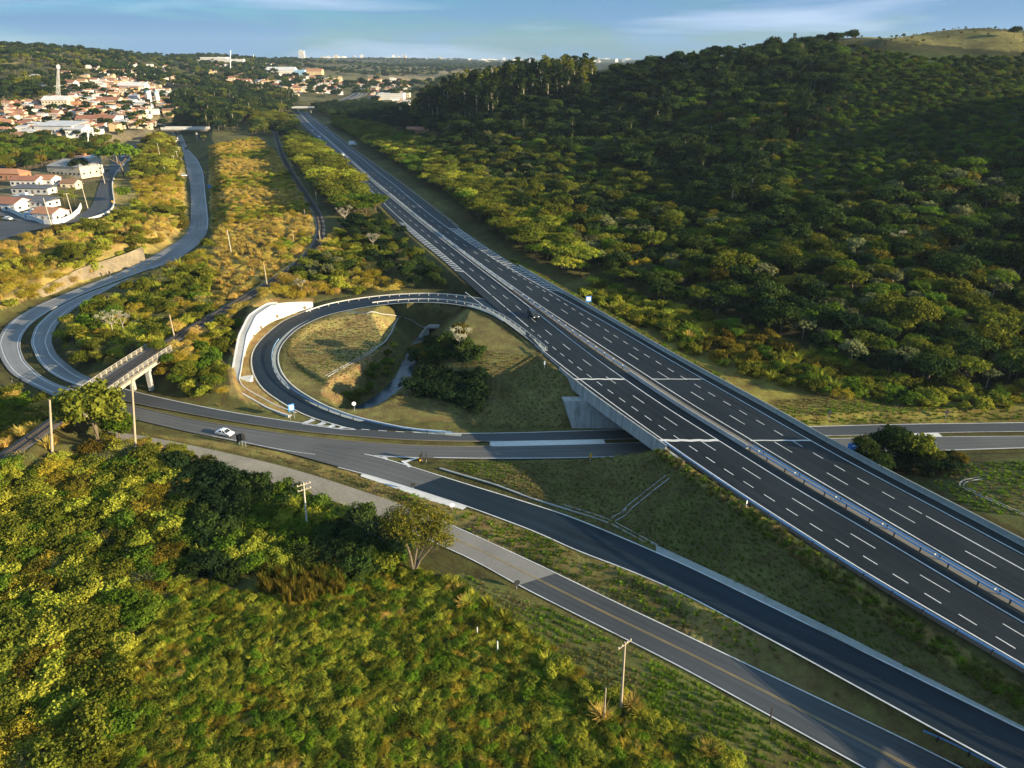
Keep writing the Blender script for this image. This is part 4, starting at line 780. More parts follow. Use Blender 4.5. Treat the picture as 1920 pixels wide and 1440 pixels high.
_bl = [[(0, 0, .9, 1.1, 1.1, .9)] + [(cos(a) * q, sin(a) * q, rng_.uniform(.5, 1.5), .75, .75, .65) for a, q in [(rng_.uniform(0, 6.28), rng_.uniform(.5, 1.2)) for _ in range(7)]] for rng_ in [random.Random(k) for k in (1, 2, 3)]]
for i, L in enumerate(_bl):
    V = crown(L, 2300, 0.155, 100 + i, tuft=0.27, per=16, zmin=-.2); V2 = crown(L, 1500, 0.15, 120 + i, tuft=0.26, per=10, zmin=-.2, asp=0.5)
    for lf in ('olive', 'green', 'bright', 'dark', 'forest', 'lime', 'rust'): add_spec('bush_' + lf, V, lf)
    for lf in ('gold', 'straw', 'pale'): add_spec('bush_' + lf, V2, lf)
def blades(n, h, spread, w, seed):
    rng = np.random.default_rng(seed); out = []
    for _ in range(n):
        a = rng.uniform(0, 2 * pi); r0 = rng.uniform(0, .25) * spread; ln = h * rng.uniform(.55, 1.1); le = spread * rng.uniform(.3, 1.0); d = np.array((cos(a), sin(a), 0)); s = np.array((-sin(a), cos(a), 0)) * w / 2
        p0 = d * r0; p1 = d * (r0 + le * .35) + np.array((0, 0, ln * .6)); p2 = d * (r0 + le) + np.array((0, 0, ln * rng.uniform(.75, 1.0)))
        out += [[p0 - s, p0 + s, p1 + s, p1 - s], [p1 - s, p1 + s, p2 + s * .3, p2 - s * .3]]
    return np.array(out)
for k in (1, 2, 3):
    for lf in ('straw', 'lime', 'gold'): add_spec('grass_' + lf, blades(90, 2.2, 1.5, 0.09, 140 + k), lf)
    for lf in ('rust', 'olive'): add_spec('reed_' + lf, blades(70, 3.2, 0.9, 0.10, 150 + k), lf)
    for lf in ('green', 'bright', 'gold', 'straw', 'hay', 'meadow'): add_spec('tuft_' + lf, blades(40, 0.5, 0.55, 0.06, 160 + k), lf)
def palm_mesh(seed, nf=16, R=2.6):
    rng = np.random.default_rng(seed); out = []
    for i in range(nf):
        a = 2 * pi * i / nf + rng.uniform(-.2, .2); e = rng.uniform(.1, 1.0); d = np.array((cos(a), sin(a), 0)); s = np.array((-sin(a), cos(a), 0)); pr = []
        for t_ in np.linspace(0, 1, 6): pr.append(d * R * t_ + np.array((0, 0, e * R * t_ - 0.75 * R * t_ * t_ * (1 + .4 * e))))
        for j in range(5):
            for sg in (-1, 1):
                w0, w1 = .42 * (1 - abs(j / 5 - .4)), .42 * (1 - abs((j + 1) / 5 - .4)); out.append([pr[j], pr[j + 1], pr[j + 1] + sg * s * w1 - (0, 0, .2), pr[j] + sg * s * w0 - (0, 0, .2)])
    return np.array(out)
for k in (1, 2): V = palm_mesh(k); V[:, :, 2] += 6.2; add_spec('palm', V, 'olive', trunk_mesh('trunk', 6.3, 0.16, [], M['bark'], .25, k))
def far_crown(L, seed): return crown(L, 520, 0.95, seed, tuft=.3, per=10)
for i, L in enumerate(_shape):
    V = far_crown(L, 170 + i)
    for lf in ('forest', 'olive', 'dark', 'pale'): add_spec('far_' + lf, V, lf, _tk[i])

def tree_at(key, var, loc, sc, rz, label, group, name='tree', cat='tree'):
    cm, tm = SPEC[key][var]
    if tm is None:
        o = obj(name, cm, None, loc, rz); o.scale = (sc,) * 3 if np.isscalar(sc) else sc; return tag(o, label, cat, group), o, None
    r = empty(name, loc, rz, sc); tag(r, label, cat, group); c = obj('crown', cm, r); t_ = obj('trunk', tm, r)
    return r, c, t_
PROTO = {}
def grass_names(key):
    a, b = (key.split('_') + [''])[:2]
    if a in ('grass', 'reed', 'tuft'): return {'grass': 'grass_clump', 'reed': 'reed_clump', 'tuft': 'grass_tuft'}[a], 'grass'
    if a == 'bush': return ('dry_bush' if b in ('gold', 'straw', 'pale', 'rust') else 'bush'), 'bush'
    return {'canopy': 'spreading_tree', 'tall': 'slender_tree', 'palm': 'palm_tree', 'far': 'round_tree'}.get(a, 'tree'), ('palm tree' if a == 'palm' else 'tree')
def scatter_points(poly, spacing, ymax=1e9, ymin=0, road_m=1.2, hgt=3.0, jit=0.48, seed=1, thin=None, hide=True):
    k = inpoly(TU, TV, poly) & (TY > max(30, ymin)) & (TY < ymax)
    if not k.any(): return np.zeros((0, 3))
    x0, x1, y0, y1 = TX[k].min(), TX[k].max(), TY[k].min(), TY[k].max(); rng = np.random.default_rng(seed)
    gx, gy = np.meshgrid(np.arange(x0, x1 + spacing, spacing), np.arange(y0, y1 + spacing, spacing)); gx = gx + (np.arange(gx.shape[0]) % 2)[:, None] * spacing * .5
    gx = (gx + rng.uniform(-jit, jit, gx.shape) * spacing).ravel(); gy = (gy + rng.uniform(-jit, jit, gy.shape) * spacing).ravel()
    s = (gy > max(30, ymin)) & (gy < ymax); gx, gy = gx[s], gy[s]; gz = ground(gx, gy); u, v = proj(gx, gy, gz); s = inpoly(u, v, poly) & (roadd(gx, gy) > road_m) & (u > -300) & (u < 2300) & (v < 1560)
    if thin is not None: s &= thin(gx, gy) > rng.random(len(gx))
    q = np.stack([gx, gy, gz], 1)[s]
    if hide and len(q):   # leave out what the ground hides altogether
        vis = np.ones(len(q), bool)
        for t_ in np.linspace(0.12, 0.97, 40): vis &= (CAMH + (q[:, 2] + hgt - CAMH) * t_) > ground(q[:, 0] * t_, q[:, 1] * t_) - 0.5
        q = q[vis]
    return q
def gn_scatter(name, pts, rot, sc, idx, objs_list):
    """one object: copies of the listed shapes on points"""
    me = bpy.data.meshes.new(name); me.vertices.add(len(pts)); me.vertices.foreach_set('co', np.asarray(pts, np.float32).ravel())
    for nm, ty, d in (('rotz', 'FLOAT_VECTOR', rot), ('size', 'FLOAT_VECTOR', sc), ('pick', 'INT', idx)):
        at = me.attributes.new(nm, ty, 'POINT')
        if ty == 'INT': at.data.foreach_set('value', np.asarray(d, np.int32))
        else: at.data.foreach_set('vector', np.asarray(d, np.float32).ravel())
    o = obj(name, me); ng = bpy.data.node_groups.new(name, 'GeometryNodeTree'); ng.interface.new_socket('Geometry', in_out='INPUT', socket_type='NodeSocketGeometry'); ng.interface.new_socket('Geometry', in_out='OUTPUT', socket_type='NodeSocketGeometry')
    n = ng.nodes; l = ng.links; gi = n.new('NodeGroupInput'); go = n.new('NodeGroupOutput'); jo = n.new('GeometryNodeJoinGeometry')
    def attr(nm, ty): q = n.new('GeometryNodeInputNamedAttribute'); q.data_type = ty; q.inputs['Name'].default_value = nm; return q.outputs['Attribute']
    for ol in objs_list:
        if not any(ol): continue
        jg = n.new('GeometryNodeJoinGeometry')
        for ob in ol[::-1]:
            oi = n.new('GeometryNodeObjectInfo'); oi.transform_space = 'ORIGINAL'; oi.inputs['Object'].default_value = ob; oi.inputs['As Instance'].default_value = True; l.new(oi.outputs['Geometry'], jg.inputs[0])
        ip = n.new('GeometryNodeInstanceOnPoints'); l.new(gi.outputs[0], ip.inputs['Points']); l.new(jg.outputs[0], ip.inputs['Instance']); ip.inputs['Pick Instance'].default_value = True
        l.new(attr('pick', 'INT'), ip.inputs['Instance Index']); l.new(attr('rotz', 'FLOAT_VECTOR'), ip.inputs['Rotation']); l.new(attr('size', 'FLOAT_VECTOR'), ip.inputs['Scale']); l.new(ip.outputs[0], jo.inputs[0])
    l.new(jo.outputs[0], go.inputs[0]); mod = o.modifiers.new('scatter', 'NODES'); mod.node_group = ng
    return o
LM = [(548, 768, 'the blue direction sign'), (1103, 563, 'the blue service sign'), (1605, 838, 'the wide blue sign'), (247, 780, 'the tall weathered pole'), (97, 800, 'the plain wooden pole'), (573, 950, 'the power pole with crossarms'), (1168, 1270, 'the tall slanted power pole'), (820, 1000, 'the lone leaning tree'), (455, 822, 'the dark sign trio'), (422, 808, 'the white saloon car'), (1000, 588, 'the dark car'), (676, 327, 'the white highway van'), (661, 269, 'the white box truck'), (235, 690, 'the railway bridge'), (500, 610, 'the white retaining wall'), (860, 640, 'the white flowered sapling'), (806, 616, 'the culvert'), (434, 452, 'the white scrub pole'), (500, 515, 'the cutting pole'), (327, 610, 'the pole behind the bridge'), (595, 370, 'the tree row pole'), (1552, 778, 'the verge sign back'), (1772, 775, 'the far sign back'), (1700, 840, 'the big spreading trees'), (235, 360, 'the round green tree'), (97, 395, 'the orange roofed corner house'), (140, 315, 'the grey roofed hall'), (176, 300, 'the white tower house'), (120, 245, 'the white factory'), (113, 190, 'the cream hall'), (109, 150, 'the lattice mast'), (432, 115, 'the slender white mast'), (345, 255, 'the cream parapet bridge'), (458, 208, 'the flat distant bridge'), (572, 207, 'the highway overpass'), (528, 135, 'the blue and white warehouse'), (567, 103, 'the tower block'), (680, 170, 'the far highway curve'), (785, 250, 'the reddish roofed house'), (341, 331, 'the parked white van'), (390, 350, 'the blue roadside board'), (560, 1090, 'the reed bed'), (1132, 1320, 'the short bare post'), (895, 1180, 'the pale stake'), (933, 1212, 'the white marker post'), (648, 400, 'the whitish bare tree'), (1674, 460, 'the bleached dead tree'), (1900, 62, 'the lone hilltop tree'), (1660, 52, 'the crest tree'), (1290, 630, 'the pampas clumps'), (1280, 760, 'the bridge'), (210, 605, 'the white tufted tree'), (170, 510, 'the stone revetment'), (252, 165, 'the wide white shed'), (285, 190, 'the storage tanks'), (1050, 500, 'the barrier end'), (735, 183, 'the white industrial block')]
def describe(q, sc, smin, smax, words):
    u, v = proj(q[0], q[1], q[2] + 1.5); j = min(range(len(LM)), key=lambda k: (LM[k][0] - u) ** 2 + 1.6 * (LM[k][1] - v) ** 2); du, dv = LM[j][0] - u, LM[j][1] - v
    rel = ('beside' if abs(du) + abs(dv) < 45 else 'to the left of' if du > abs(dv) * 1.4 else 'to the right of' if -du > abs(dv) * 1.4 else 'uphill beyond' if dv > 0 else 'in front of')
    if abs(du) + abs(dv) > 170: rel = 'well ' + rel if rel.startswith('to') else 'far ' + {'uphill beyond': 'beyond', 'in front of': 'in front of'}.get(rel, rel)
    t_ = (sc - smin) / (smax - smin + 1e-6); return (('small ' if t_ < .33 else 'large ' if t_ > .72 else '') + words + ' ' + rel + ' ' + LM[j][2]).strip()
LEAFWORD = dict(hay='hay coloured', meadow='meadow green', forest='dark green', olive='olive green', green='fresh green', bright='bright green', gold='golden dry', straw='straw coloured', pale='pale half bare', rust='rusty brown', dark='deep blackish green', lime='yellow green', white='white')
def zone(place, poly, spacing, mix, n_ind, group, stuff=None, ymax=1e9, ymin=0, seed=1, road_m=1.2, hgt=4, thin=None, patch=25.0, mixr=.3, zs=(0.85, 1.15), sink=0.1, keep=1.0):
    """plants of several kinds over an area: the largest in view are things, the rest one stuff object"""
    q = scatter_points(poly, spacing, ymax, ymin, road_m, hgt, seed=seed, thin=thin)
    if keep < 1: q = q[np.random.default_rng(seed + 9).random(len(q)) < keep]
    if not len(q): print('EMPTY ZONE', place); return
    rng = np.random.default_rng(seed + 3); keys = [m_[0] for m_ in mix]; wts = np.array([m_[1] for m_ in mix], float); wts /= wts.sum(); cw = np.r_[0, np.cumsum(wts)]
    f = fbm(q[:, 0], q[:, 1], patch, seed * .37, 2); f = (np.argsort(np.argsort(f)) + .5) / len(f); f = np.clip(f * (1 - mixr) + rng.random(len(f)) * mixr, 0, .999); f = (np.argsort(np.argsort(f)) + .5) / len(f)
    ki = np.clip(np.searchsorted(cw, f) - 1, 0, len(keys) - 1); sc = np.array([rng.uniform(mix[i][2], mix[i][3]) for i in ki]); var = np.array([rng.integers(0, len(SPEC[keys[i]])) for i in ki]); rz = rng.uniform(0, 6.28, len(q)); zsc = rng.uniform(zs[0], zs[1], len(q))
    u, v = proj(q[:, 0], q[:, 1], q[:, 2] + 2); size = sc / (q[:, 1] + 1) * ((u > 0) & (u < 1920) & (v > 0) & (v < 1440)); order = np.argsort(-size)
    big = np.zeros(len(q), bool); big[order[:n_ind]] = True
    for i in order:
        k = (keys[ki[i]], int(var[i]))
        if not big[i] and k in PROTO: continue
        big[i] = True; nm, ct = grass_names(k[0]); lf = k[0].split('_')[1] if '_' in k[0] else 'palm'; kind = {'tree': 'tree', 'canopy': 'flat topped tree', 'tall': 'slender tree', 'bush': 'bush', 'grass': 'arching grass clump', 'reed': 'stand of tall reedy grass', 'palm': 'feathery palm', 'far': 'rounded tree', 'tuft': 'low grass tuft'}[k[0].split('_')[0]]
        w_ = LEAFWORD.get(lf, ''); mi = mix[ki[i]]; lab = describe(q[i], sc[i], mi[2], mi[3], (w_ + ' ' + kind).strip())
        r, c, t_ = tree_at(k[0], k[1], tuple(q[i] - (0, 0, sink)), (sc[i], sc[i], sc[i] * zsc[i]), float(rz[i]), lab, ('group of ' + lab.replace('large ', '').replace('small ', '')).strip(), nm, ct)
        PROTO.setdefault(k, (c, t_))
    rest = np.where(~big)[0]
    if len(rest) and stuff:
        used = sorted({(keys[ki[i]], int(var[i])) for i in rest}); ix = {k: j for j, k in enumerate(used)}; idx = [ix[(keys[ki[i]], int(var[i]))] for i in rest]
        cs = [PROTO[k][0] for k in used]; ts = [PROTO[k][1] for k in used]; rot = np.zeros((len(rest), 3)); rot[:, 2] = rz[rest]
        o = gn_scatter(stuff, q[rest] - (0, 0, sink), rot, np.stack([sc[rest], sc[rest], sc[rest] * zsc[rest]], 1), idx, [cs, ts] if all(t_ is not None for t_ in ts) else [cs]); tag(o, kind='stuff')
    print('zone', place, len(q), 'things', int(big.sum()), 'rest', len(rest))

# wooded hillside
zone('on the dark wooded hillside', [(745, 245), (800, 205), (900, 180), (1000, 172), (1110, 160), (1240, 130), (1400, 112), (1520, 92), (1570, 92), (1600, 180), (1500, 260), (1440, 325), (1520, 395), (1700, 345), (2260, 235), (2260, 560), (1800, 560), (1600, 500), (1450, 440), (1300, 380), (1150, 330), (1000, 290), (860, 260)], 5.2,
     [('tree_dark', 4, .55, 1.5), ('tall_forest', .5, .45, .7), ('tree_forest', 5, .55, 1.6), ('canopy_green', .7, .6, 1.0), ('tree_olive', 1.6, .7, 1.1), ('tree_green', .8, .7, 1.1), ('tree_pale', .9, .7, 1.1), ('tree_rust', .3, .7, 1.1)], 24, 'of the dark wooded hillside', 'forest', ymax=800, seed=3, hgt=7, patch=45, mixr=.5)
zone('at the sunlit foot of the wooded hill', [(745, 262), (860, 262), (1000, 292), (1150, 332), (1300, 382), (1450, 442), (1600, 502), (1800, 562), (2260, 562), (2260, 765), (1800, 742), (1650, 712), (1500, 655), (1350, 600), (1200, 560), (1100, 500), (1000, 425), (900, 350), (820, 300)], 4.7,
     [('tree_olive', 4, .45, 1.25), ('canopy_olive', 1, .5, .8), ('tree_forest', 2.6, .5, 1.3), ('tree_green', 1.6, .5, .95), ('tree_pale', 1.5, .55, 1.0), ('tree_rust', .6, .5, .85), ('tree_dark', 1.6, .6, 1.1), ('tree_gold', .5, .5, .8)], 120, 'at the foot of the wooded hill', 'woodland', ymax=640, seed=4, hgt=6, road_m=3.5, patch=30, mixr=.6)
zone('among tall trees on the ridge beyond the highway', [(770, 240), (800, 200), (870, 172), (1000, 165), (1110, 155), (1110, 185), (980, 215), (860, 240)], 9.5, [('tall_forest', 3, .7, 1.1), ('tall_dark', 2, .7, 1.1), ('tall_olive', 2, .7, 1.1)], 90, 'on the ridge beyond the highway', 'tall_woodland', ymax=760, ymin=400, seed=5, hgt=18)
zone('on the skyline of the wooded hill', [(1190, 126), (1400, 104), (1540, 82), (1600, 72), (1600, 84), (1520, 96), (1400, 116), (1200, 138)], 14, [('tree_forest', 2, .8, 1.2), ('tree_dark', 2, .8, 1.3)], 16, 'on the skyline of the wooded hill', 'ridge_woodland', ymax=700, ymin=480, seed=6, hgt=8)
# rows beside the highway
zone('in the row between railway and highway', [(528, 285), (556, 258), (600, 285), (650, 330), (695, 380), (712, 405), (640, 412), (580, 372), (545, 330)], 4.8, [('canopy_lime', 1.4, .7, 1.05), ('canopy_olive', 4, .7, 1.05), ('canopy_green', .8, .7, 1.0)], 150, 'between the railway and the highway', 'tree_row', seed=7, hgt=7, road_m=4.5, ymin=200)
zone('on the dark bank below the highway straight', [(640, 412), (715, 412), (800, 478), (862, 532), (830, 546), (760, 542), (700, 505), (640, 450)], 4.6, [('tree_forest', 2, .4, .7), ('tree_dark', 2, .4, .7), ('bush_olive', 2, 1.1, 2.0), ('bush_dark', 1.5, 1.1, 2.0)], 14, 'on the bank below the highway straight', 'bank_scrub', seed=8, hgt=4, road_m=3.5)
zone('in the row along the far side of the highway', [(620, 236), (632, 242), (735, 305), (832, 372), (932, 442), (1034, 512), (1085, 526), (1105, 505), (1010, 418), (910, 345), (800, 283), (700, 240), (640, 228)], 4.9, [('canopy_olive', 4.5, .6, .95), ('canopy_lime', 1.2, .6, .9), ('canopy_green', 1.4, .55, .8)], 150, 'along the far side of the highway', 'tree_row', seed=9, hgt=7, road_m=3)
zone('on the verge at the far end of the highway', [(470, 255), (480, 215), (550, 225), (560, 255), (530, 262)], 8, [('canopy_olive', 2, .8, 1.1), ('tree_forest', 2, .8, 1.2), ('palm', .6, .9, 1.3)], 12, 'at the far end of the highway', 'tree_row', seed=10, hgt=7, ymin=350, ymax=900)
zone('in the dark wood beyond the distant overpass', [(580, 205), (640, 200), (700, 200), (770, 210), (770, 250), (700, 240), (640, 226), (600, 216)], 9, [('tree_dark', 3, 1.0, 1.4), ('tree_forest', 1, .9, 1.3)], 6, 'beyond the distant overpass', 'tree_row', seed=11, hgt=8, ymin=480, ymax=1150)
# valley between the left road and the railway
zone('between the valley road and the railway', [(392, 275), (480, 258), (535, 300), (585, 370), (590, 450), (535, 503), (462, 553), (398, 588), (400, 470), (402, 430)], 2.7, [('grass_straw', 5, .7, 1.3), ('bush_straw', 5, .6, 1.3), ('bush_gold', 1.8, .7, 1.4), ('bush_lime', 1.1, .7, 1.4), ('bush_bright', .4, .8, 1.3), ('bush_olive', .5, .8, 1.5)], 40, 'between the valley road and the railway', 'dry_scrub', seed=12, hgt=3, patch=28, mixr=.45, zs=(.55, .9))
zone('in the thicket inside the bend of the valley road', [(400, 590), (330, 632), (235, 690), (150, 690), (112, 640), (140, 600), (300, 520), (398, 465)], 3.1, [('bush_olive', 2.4, 1.0, 1.9), ('bush_green', 1.0, 1.0, 1.8), ('bush_lime', 2.6, .9, 1.6), ('bush_straw', 1.2, .9, 1.5), ('grass_lime', 2.2, 1.0, 1.7), ('tree_olive', 1.2, .4, .65), ('bush_pale', 1.0, 1.0, 1.8), ('bush_gold', 1.4, .9, 1.6)], 26, 'inside the bend of the valley road', 'thicket', seed=13, hgt=3, patch=16, mixr=.5)
zone('on the golden ground behind the loop ramp', [(470, 575), (540, 512), (600, 470), (640, 430), (700, 500), (760, 545), (640, 556), (560, 562)], 3.0, [('bush_gold', 2.4, .8, 1.6), ('bush_straw', 3, .7, 1.5), ('bush_lime', 1.8, .9, 1.7), ('bush_olive', 1.6, .9, 1.8), ('bush_forest', 1.2, 1, 1.9), ('tree_pale', .5, .4, .7)], 35, 'behind the loop ramp', 'dry_scrub', seed=14, hgt=3)
zone('on the bank below the town street', [(-260, 462), (60, 446), (205, 412), (222, 360), (260, 325), (328, 300), (340, 345), (348, 430), (280, 472), (150, 528), (40, 582), (-260, 600)], 3.4, [('bush_gold', 2.4, .8, 1.6), ('bush_straw', 3, .7, 1.5), ('grass_straw', 1.6, .8, 1.3), ('bush_lime', 1.8, .9, 1.7), ('bush_rust', .6, .9, 1.9), ('bush_olive', 1.8, .9, 2.0), ('tree_olive', .6, .45, .8)], 35, 'on the bank below the town street', 'dry_scrub', seed=15, hgt=3, patch=22)
zone('in the dense avenue above the valley road', [(245, 285), (290, 258), (330, 258), (338, 300), (335, 330), (255, 350)], 5.0, [('tree_olive', 2, .6, 1.0), ('canopy_lime', 1.6, .5, .8), ('tree_rust', 1.6, .6, 1.0)], 14, 'above the valley road', 'avenue', seed=16, hgt=6, ymax=700)
# trees of the town and the hill behind it
zone('in the shady grove beside the town underpass', [(300, 240), (325, 185), (420, 160), (520, 172), (560, 190), (555, 212), (480, 222), (440, 248), (330, 250)], 9.0, [('tree_forest', 2, 1, 1.6), ('tree_dark', 2, 1, 1.6), ('tall_forest', 1, .6, .8), ('canopy_olive', 1, 1, 1.3)], 12, 'beside the town underpass', 'grove', seed=17, hgt=9, ymin=300, ymax=1500)
zone('on the hill behind the town', [(-260, 88), (60, 88), (130, 96), (250, 102), (420, 106), (500, 116), (520, 140), (480, 160), (330, 172), (220, 150), (140, 152), (95, 190), (-260, 200)], 13, [('far_forest', 3, 1, 1.7), ('far_dark', 2, 1, 1.7), ('far_olive', 2, .9, 1.5)], 60, 'on the hill behind the town', 'hill_woodland', seed=18, hgt=9, ymin=700, ymax=2300, thin=lambda x, y: 0.75 + 1.6 * fbm(x, y, 160, 5.5, 2))
zone('among the roofs of the town', [(-260, 195), (150, 165), (320, 180), (320, 240), (220, 270), (-260, 275)], 15, [('far_forest', 2, .7, 1.2), ('far_dark', 2, .7, 1.2), ('far_olive', 2, .6, 1.0)], 50, 'among the roofs of the town', 'town_trees', seed=19, hgt=6, ymin=400, ymax=1300)
zone('in the gardens below the white factory', [(-260, 272), (90, 262), (150, 278), (205, 262), (238, 282), (205, 312), (150, 300), (60, 322), (-260, 330)], 6.0, [('tree_olive', 3, .7, 1.1), ('tree_forest', 2, .7, 1.2), ('tree_rust', 2, .6, 1.0), ('tree_green', 1.6, .7, 1.2), ('palm', .4, .9, 1.3)], 10, 'below the white factory', 'gardens', seed=20, hgt=6, ymin=300, ymax=700)
zone('across the hazy plain', [(430, 118), (560, 112), (860, 112), (960, 120), (860, 150), (760, 185), (700, 200), (560, 178), (470, 150)], 26, [('far_forest', 2, 1.2, 2.0), ('far_dark', 2, 1.2, 2.0), ('far_olive', 1, 1.1, 1.8)], 30, 'across the hazy plain', 'distant_woodland', seed=21, hgt=8, ymin=950, ymax=6500, thin=lambda x, y: np.clip(0.62 + 2.6 * fbm(x, y, 330, 5.5, 3), 0, 1))
# near scrub, lower left
zone('in the tall scrub at the near corner', [(-260, 855), (100, 868), (200, 842), (330, 880), (352, 980), (335, 1100), (255, 1205), (200, 1445), (-300, 1445), (-300, 850)], 2.15, [('bush_olive', 3, 1.0, 1.9), ('bush_lime', 3, .9, 1.7), ('bush_green', 1.4, .9, 1.7), ('bush_pale', .6, .9, 1.5), ('bush_rust', .6, .9, 1.8), ('bush_gold', 1.2, .9, 1.6)], 70, 'at the near corner', 'scrub', seed=22, hgt=3, patch=9, mixr=.5, zs=(.7, 1.0))
zone('in the shady scrub beside the gravel road', [(330, 866), (480, 908), (600, 950), (690, 972), (760, 1010), (770, 1062), (640, 1090), (500, 1085), (350, 1085)], 1.9, [('bush_dark', 3, .8, 1.6), ('bush_forest', 2.6, .8, 1.6), ('bush_green', 2, .8, 1.5), ('bush_lime', 1, .7, 1.3), ('grass_lime', .8, .7, 1.1)], 28, 'beside the gravel road', 'scrub', seed=23, hgt=2.5, patch=8)
zone('in the brown reed bed amid the scrub', [(490, 1062), (640, 1058), (650, 1120), (560, 1140), (485, 1120)], 1.0, [('reed_rust', 3, .6, .9), ('reed_olive', 1.5, .5, .8)], 40, 'amid the scrub', 'reed_bed', seed=24, hgt=2)
zone('on the low weedy field at the near edge', [(352, 1085), (500, 1120), (760, 1066), (862, 1094), (955, 1162), (1125, 1290), (1420, 1446), (200, 1446), (258, 1205)], 0.78, [('bush_lime', 2.8, .26, .66), ('grass_lime', 4.2, .34, .62), ('bush_olive', 1.6, .3, .75), ('bush_green', 1.3, .28, .7), ('bush_bright', 1.2, .3, .65), ('bush_gold', .8, .28, .6), ('grass_gold', 1.3, .34, .62), ('bush_straw', .3, .3, .5)], 45, 'on the low weedy field', 'weeds', seed=25, hgt=1, patch=6, mixr=.62, zs=(.55, .85))
zone('along the edge of the mown field', [(700, 1085), (862, 1092), (955, 1160), (1125, 1288), (1420, 1444), (1360, 1446), (1060, 1290), (920, 1180), (820, 1110)], 2.2, [('grass_straw', .5, .5, .9), ('grass_lime', 3, .5, 1.0), ('bush_lime', 1.5, .5, .9)], 60, 'along the edge of the mown field', None, seed=26, hgt=1)
zone('on the mown field beside the service road', [(865, 1075), (1140, 1190), (1640, 1452), (1440, 1452), (1130, 1290), (955, 1160)], 0.42, [('tuft_green', 3, .5, .9), ('tuft_bright', 2, .5, .9), ('tuft_hay', 1.4, .4, .8), ('tuft_meadow', .8, .4, .8)], 12, 'on the mown field', 'mown_grass', seed=27, hgt=.5, road_m=.4, thin=lambda x, y: 0.55 + 0.45 * np.sin((x * .60 + y * .80) * 5.0) + 1.3 * fbm(x, y, 9, 2.5, 3))
zone('between the service road and the slip road', [(430, 835), (640, 885), (860, 955), (1016, 1005), (1280, 1115), (1890, 1445), (1810, 1445), (1500, 1292), (1173, 1135), (890, 1000), (620, 890)], 0.5, [('tuft_hay', 2.5, .45, .9), ('tuft_bright', 1.6, .5, 1.0), ('tuft_meadow', 2, .4, .8), ('tuft_green', 1.4, .5, 1.0)], 12, 'on the strip beside the slip road', 'verge_grass', seed=28, hgt=.5, road_m=.5, thin=lambda x, y: 0.6 + 1.2 * fbm(x, y, 8, 3.5, 3))
zone('by the railway below the wooden poles', [(-260, 740), (92, 742), (180, 735), (240, 772), (215, 812), (110, 836), (40, 870), (-260, 870)], 2.3, [('bush_straw', 2, .7, 1.4), ('bush_olive', 2, .8, 1.5), ('bush_bright', 1.2, .9, 1.6), ('bush_gold', 2, .7, 1.4), ('grass_straw', 1.2, .8, 1.2)], 30, 'by the railway', 'dry_scrub', seed=29, hgt=2)
zone('on the gravel road verge under the tall pole', [(200, 828), (275, 838), (420, 876), (330, 872), (180, 845)], 2.0, [('bush_gold', 2, .7, 1.3), ('bush_straw', 2, .6, 1.2), ('bush_olive', 2, .8, 1.4), ('grass_straw', 1, .7, 1.1)], 20, 'under the tall pole', None, seed=30, hgt=2)
# inside the loop
zone('beside the stream inside the loop', [(780, 640), (800, 622), (850, 600), (890, 650), (908, 760), (865, 798), (800, 785), (768, 745), (800, 695), (772, 668)], 2.3, [('bush_dark', 3, 1.1, 1.8), ('bush_forest', 3, 1.1, 1.9), ('bush_rust', 1.0, .9, 1.5)], 26, 'beside the stream', 'stream_scrub', seed=31, hgt=3, road_m=2)
zone('on the bare bank above the stream', [(625, 752), (672, 720), (742, 640), (752, 655), (735, 700), (690, 740), (650, 762)], 1.9, [('bush_green', 2, .5, .95), ('bush_olive', 2, .5, 1.0), ('bush_lime', 1.6, .45, .8)], 15, 'on the bare bank above the stream', None, seed=32, hgt=1, road_m=2)
# beyond the highway, and the right edge
zone('in the sunny scrub beyond the concrete barrier', [(1090, 562), (1112, 532), (1300, 592), (1500, 652), (1700, 722), (2260, 772), (2260, 785), (1720, 765), (1520, 740), (1400, 705), (1300, 668), (1180, 606)], 2.6, [('bush_lime', 2.6, .8, 1.5), ('bush_olive', 2.4, .8, 1.7), ('bush_green', 1.6, .8, 1.5), ('grass_lime', 1.4, .9, 1.5), ('bush_gold', 1.6, .7, 1.3), ('bush_rust', 1, .8, 1.5)], 36, 'beyond the concrete barrier', 'scrub', seed=33, hgt=3, road_m=1.8, patch=14)
zone('on the grass beside the low road at the far side', [(1440, 752), (1560, 745), (2260, 782), (2260, 792), (1500, 802)], 0.9, [('tuft_hay', 2, .6, 1.1), ('tuft_bright', 2, .6, 1.1), ('tuft_green', 1, .6, 1.1)], 10, 'beside the low road', 'verge_grass', seed=34, hgt=.5, road_m=.4)
zone('in the thicket between highway and low road', [(1590, 842), (1640, 850), (1770, 862), (1800, 880), (1740, 912), (1660, 880), (1600, 858)], 2.6, [('bush_dark', 3, .9, 1.6), ('bush_forest', 2, .9, 1.6)], 20, 'between the highway and the low road', 'scrub', seed=35, hgt=3, road_m=1.0)
zone('on the shady mound at the edge of the view', [(1745, 905), (1800, 870), (2260, 850), (2260, 1012), (1830, 960)], 0.85, [('tuft_green', 3, .6, 1.2), ('tuft_bright', 1, .6, 1.1), ('tuft_hay', .8, .5, .9)], 10, 'on the shady mound', 'verge_grass', seed=36, hgt=.5, road_m=.6)

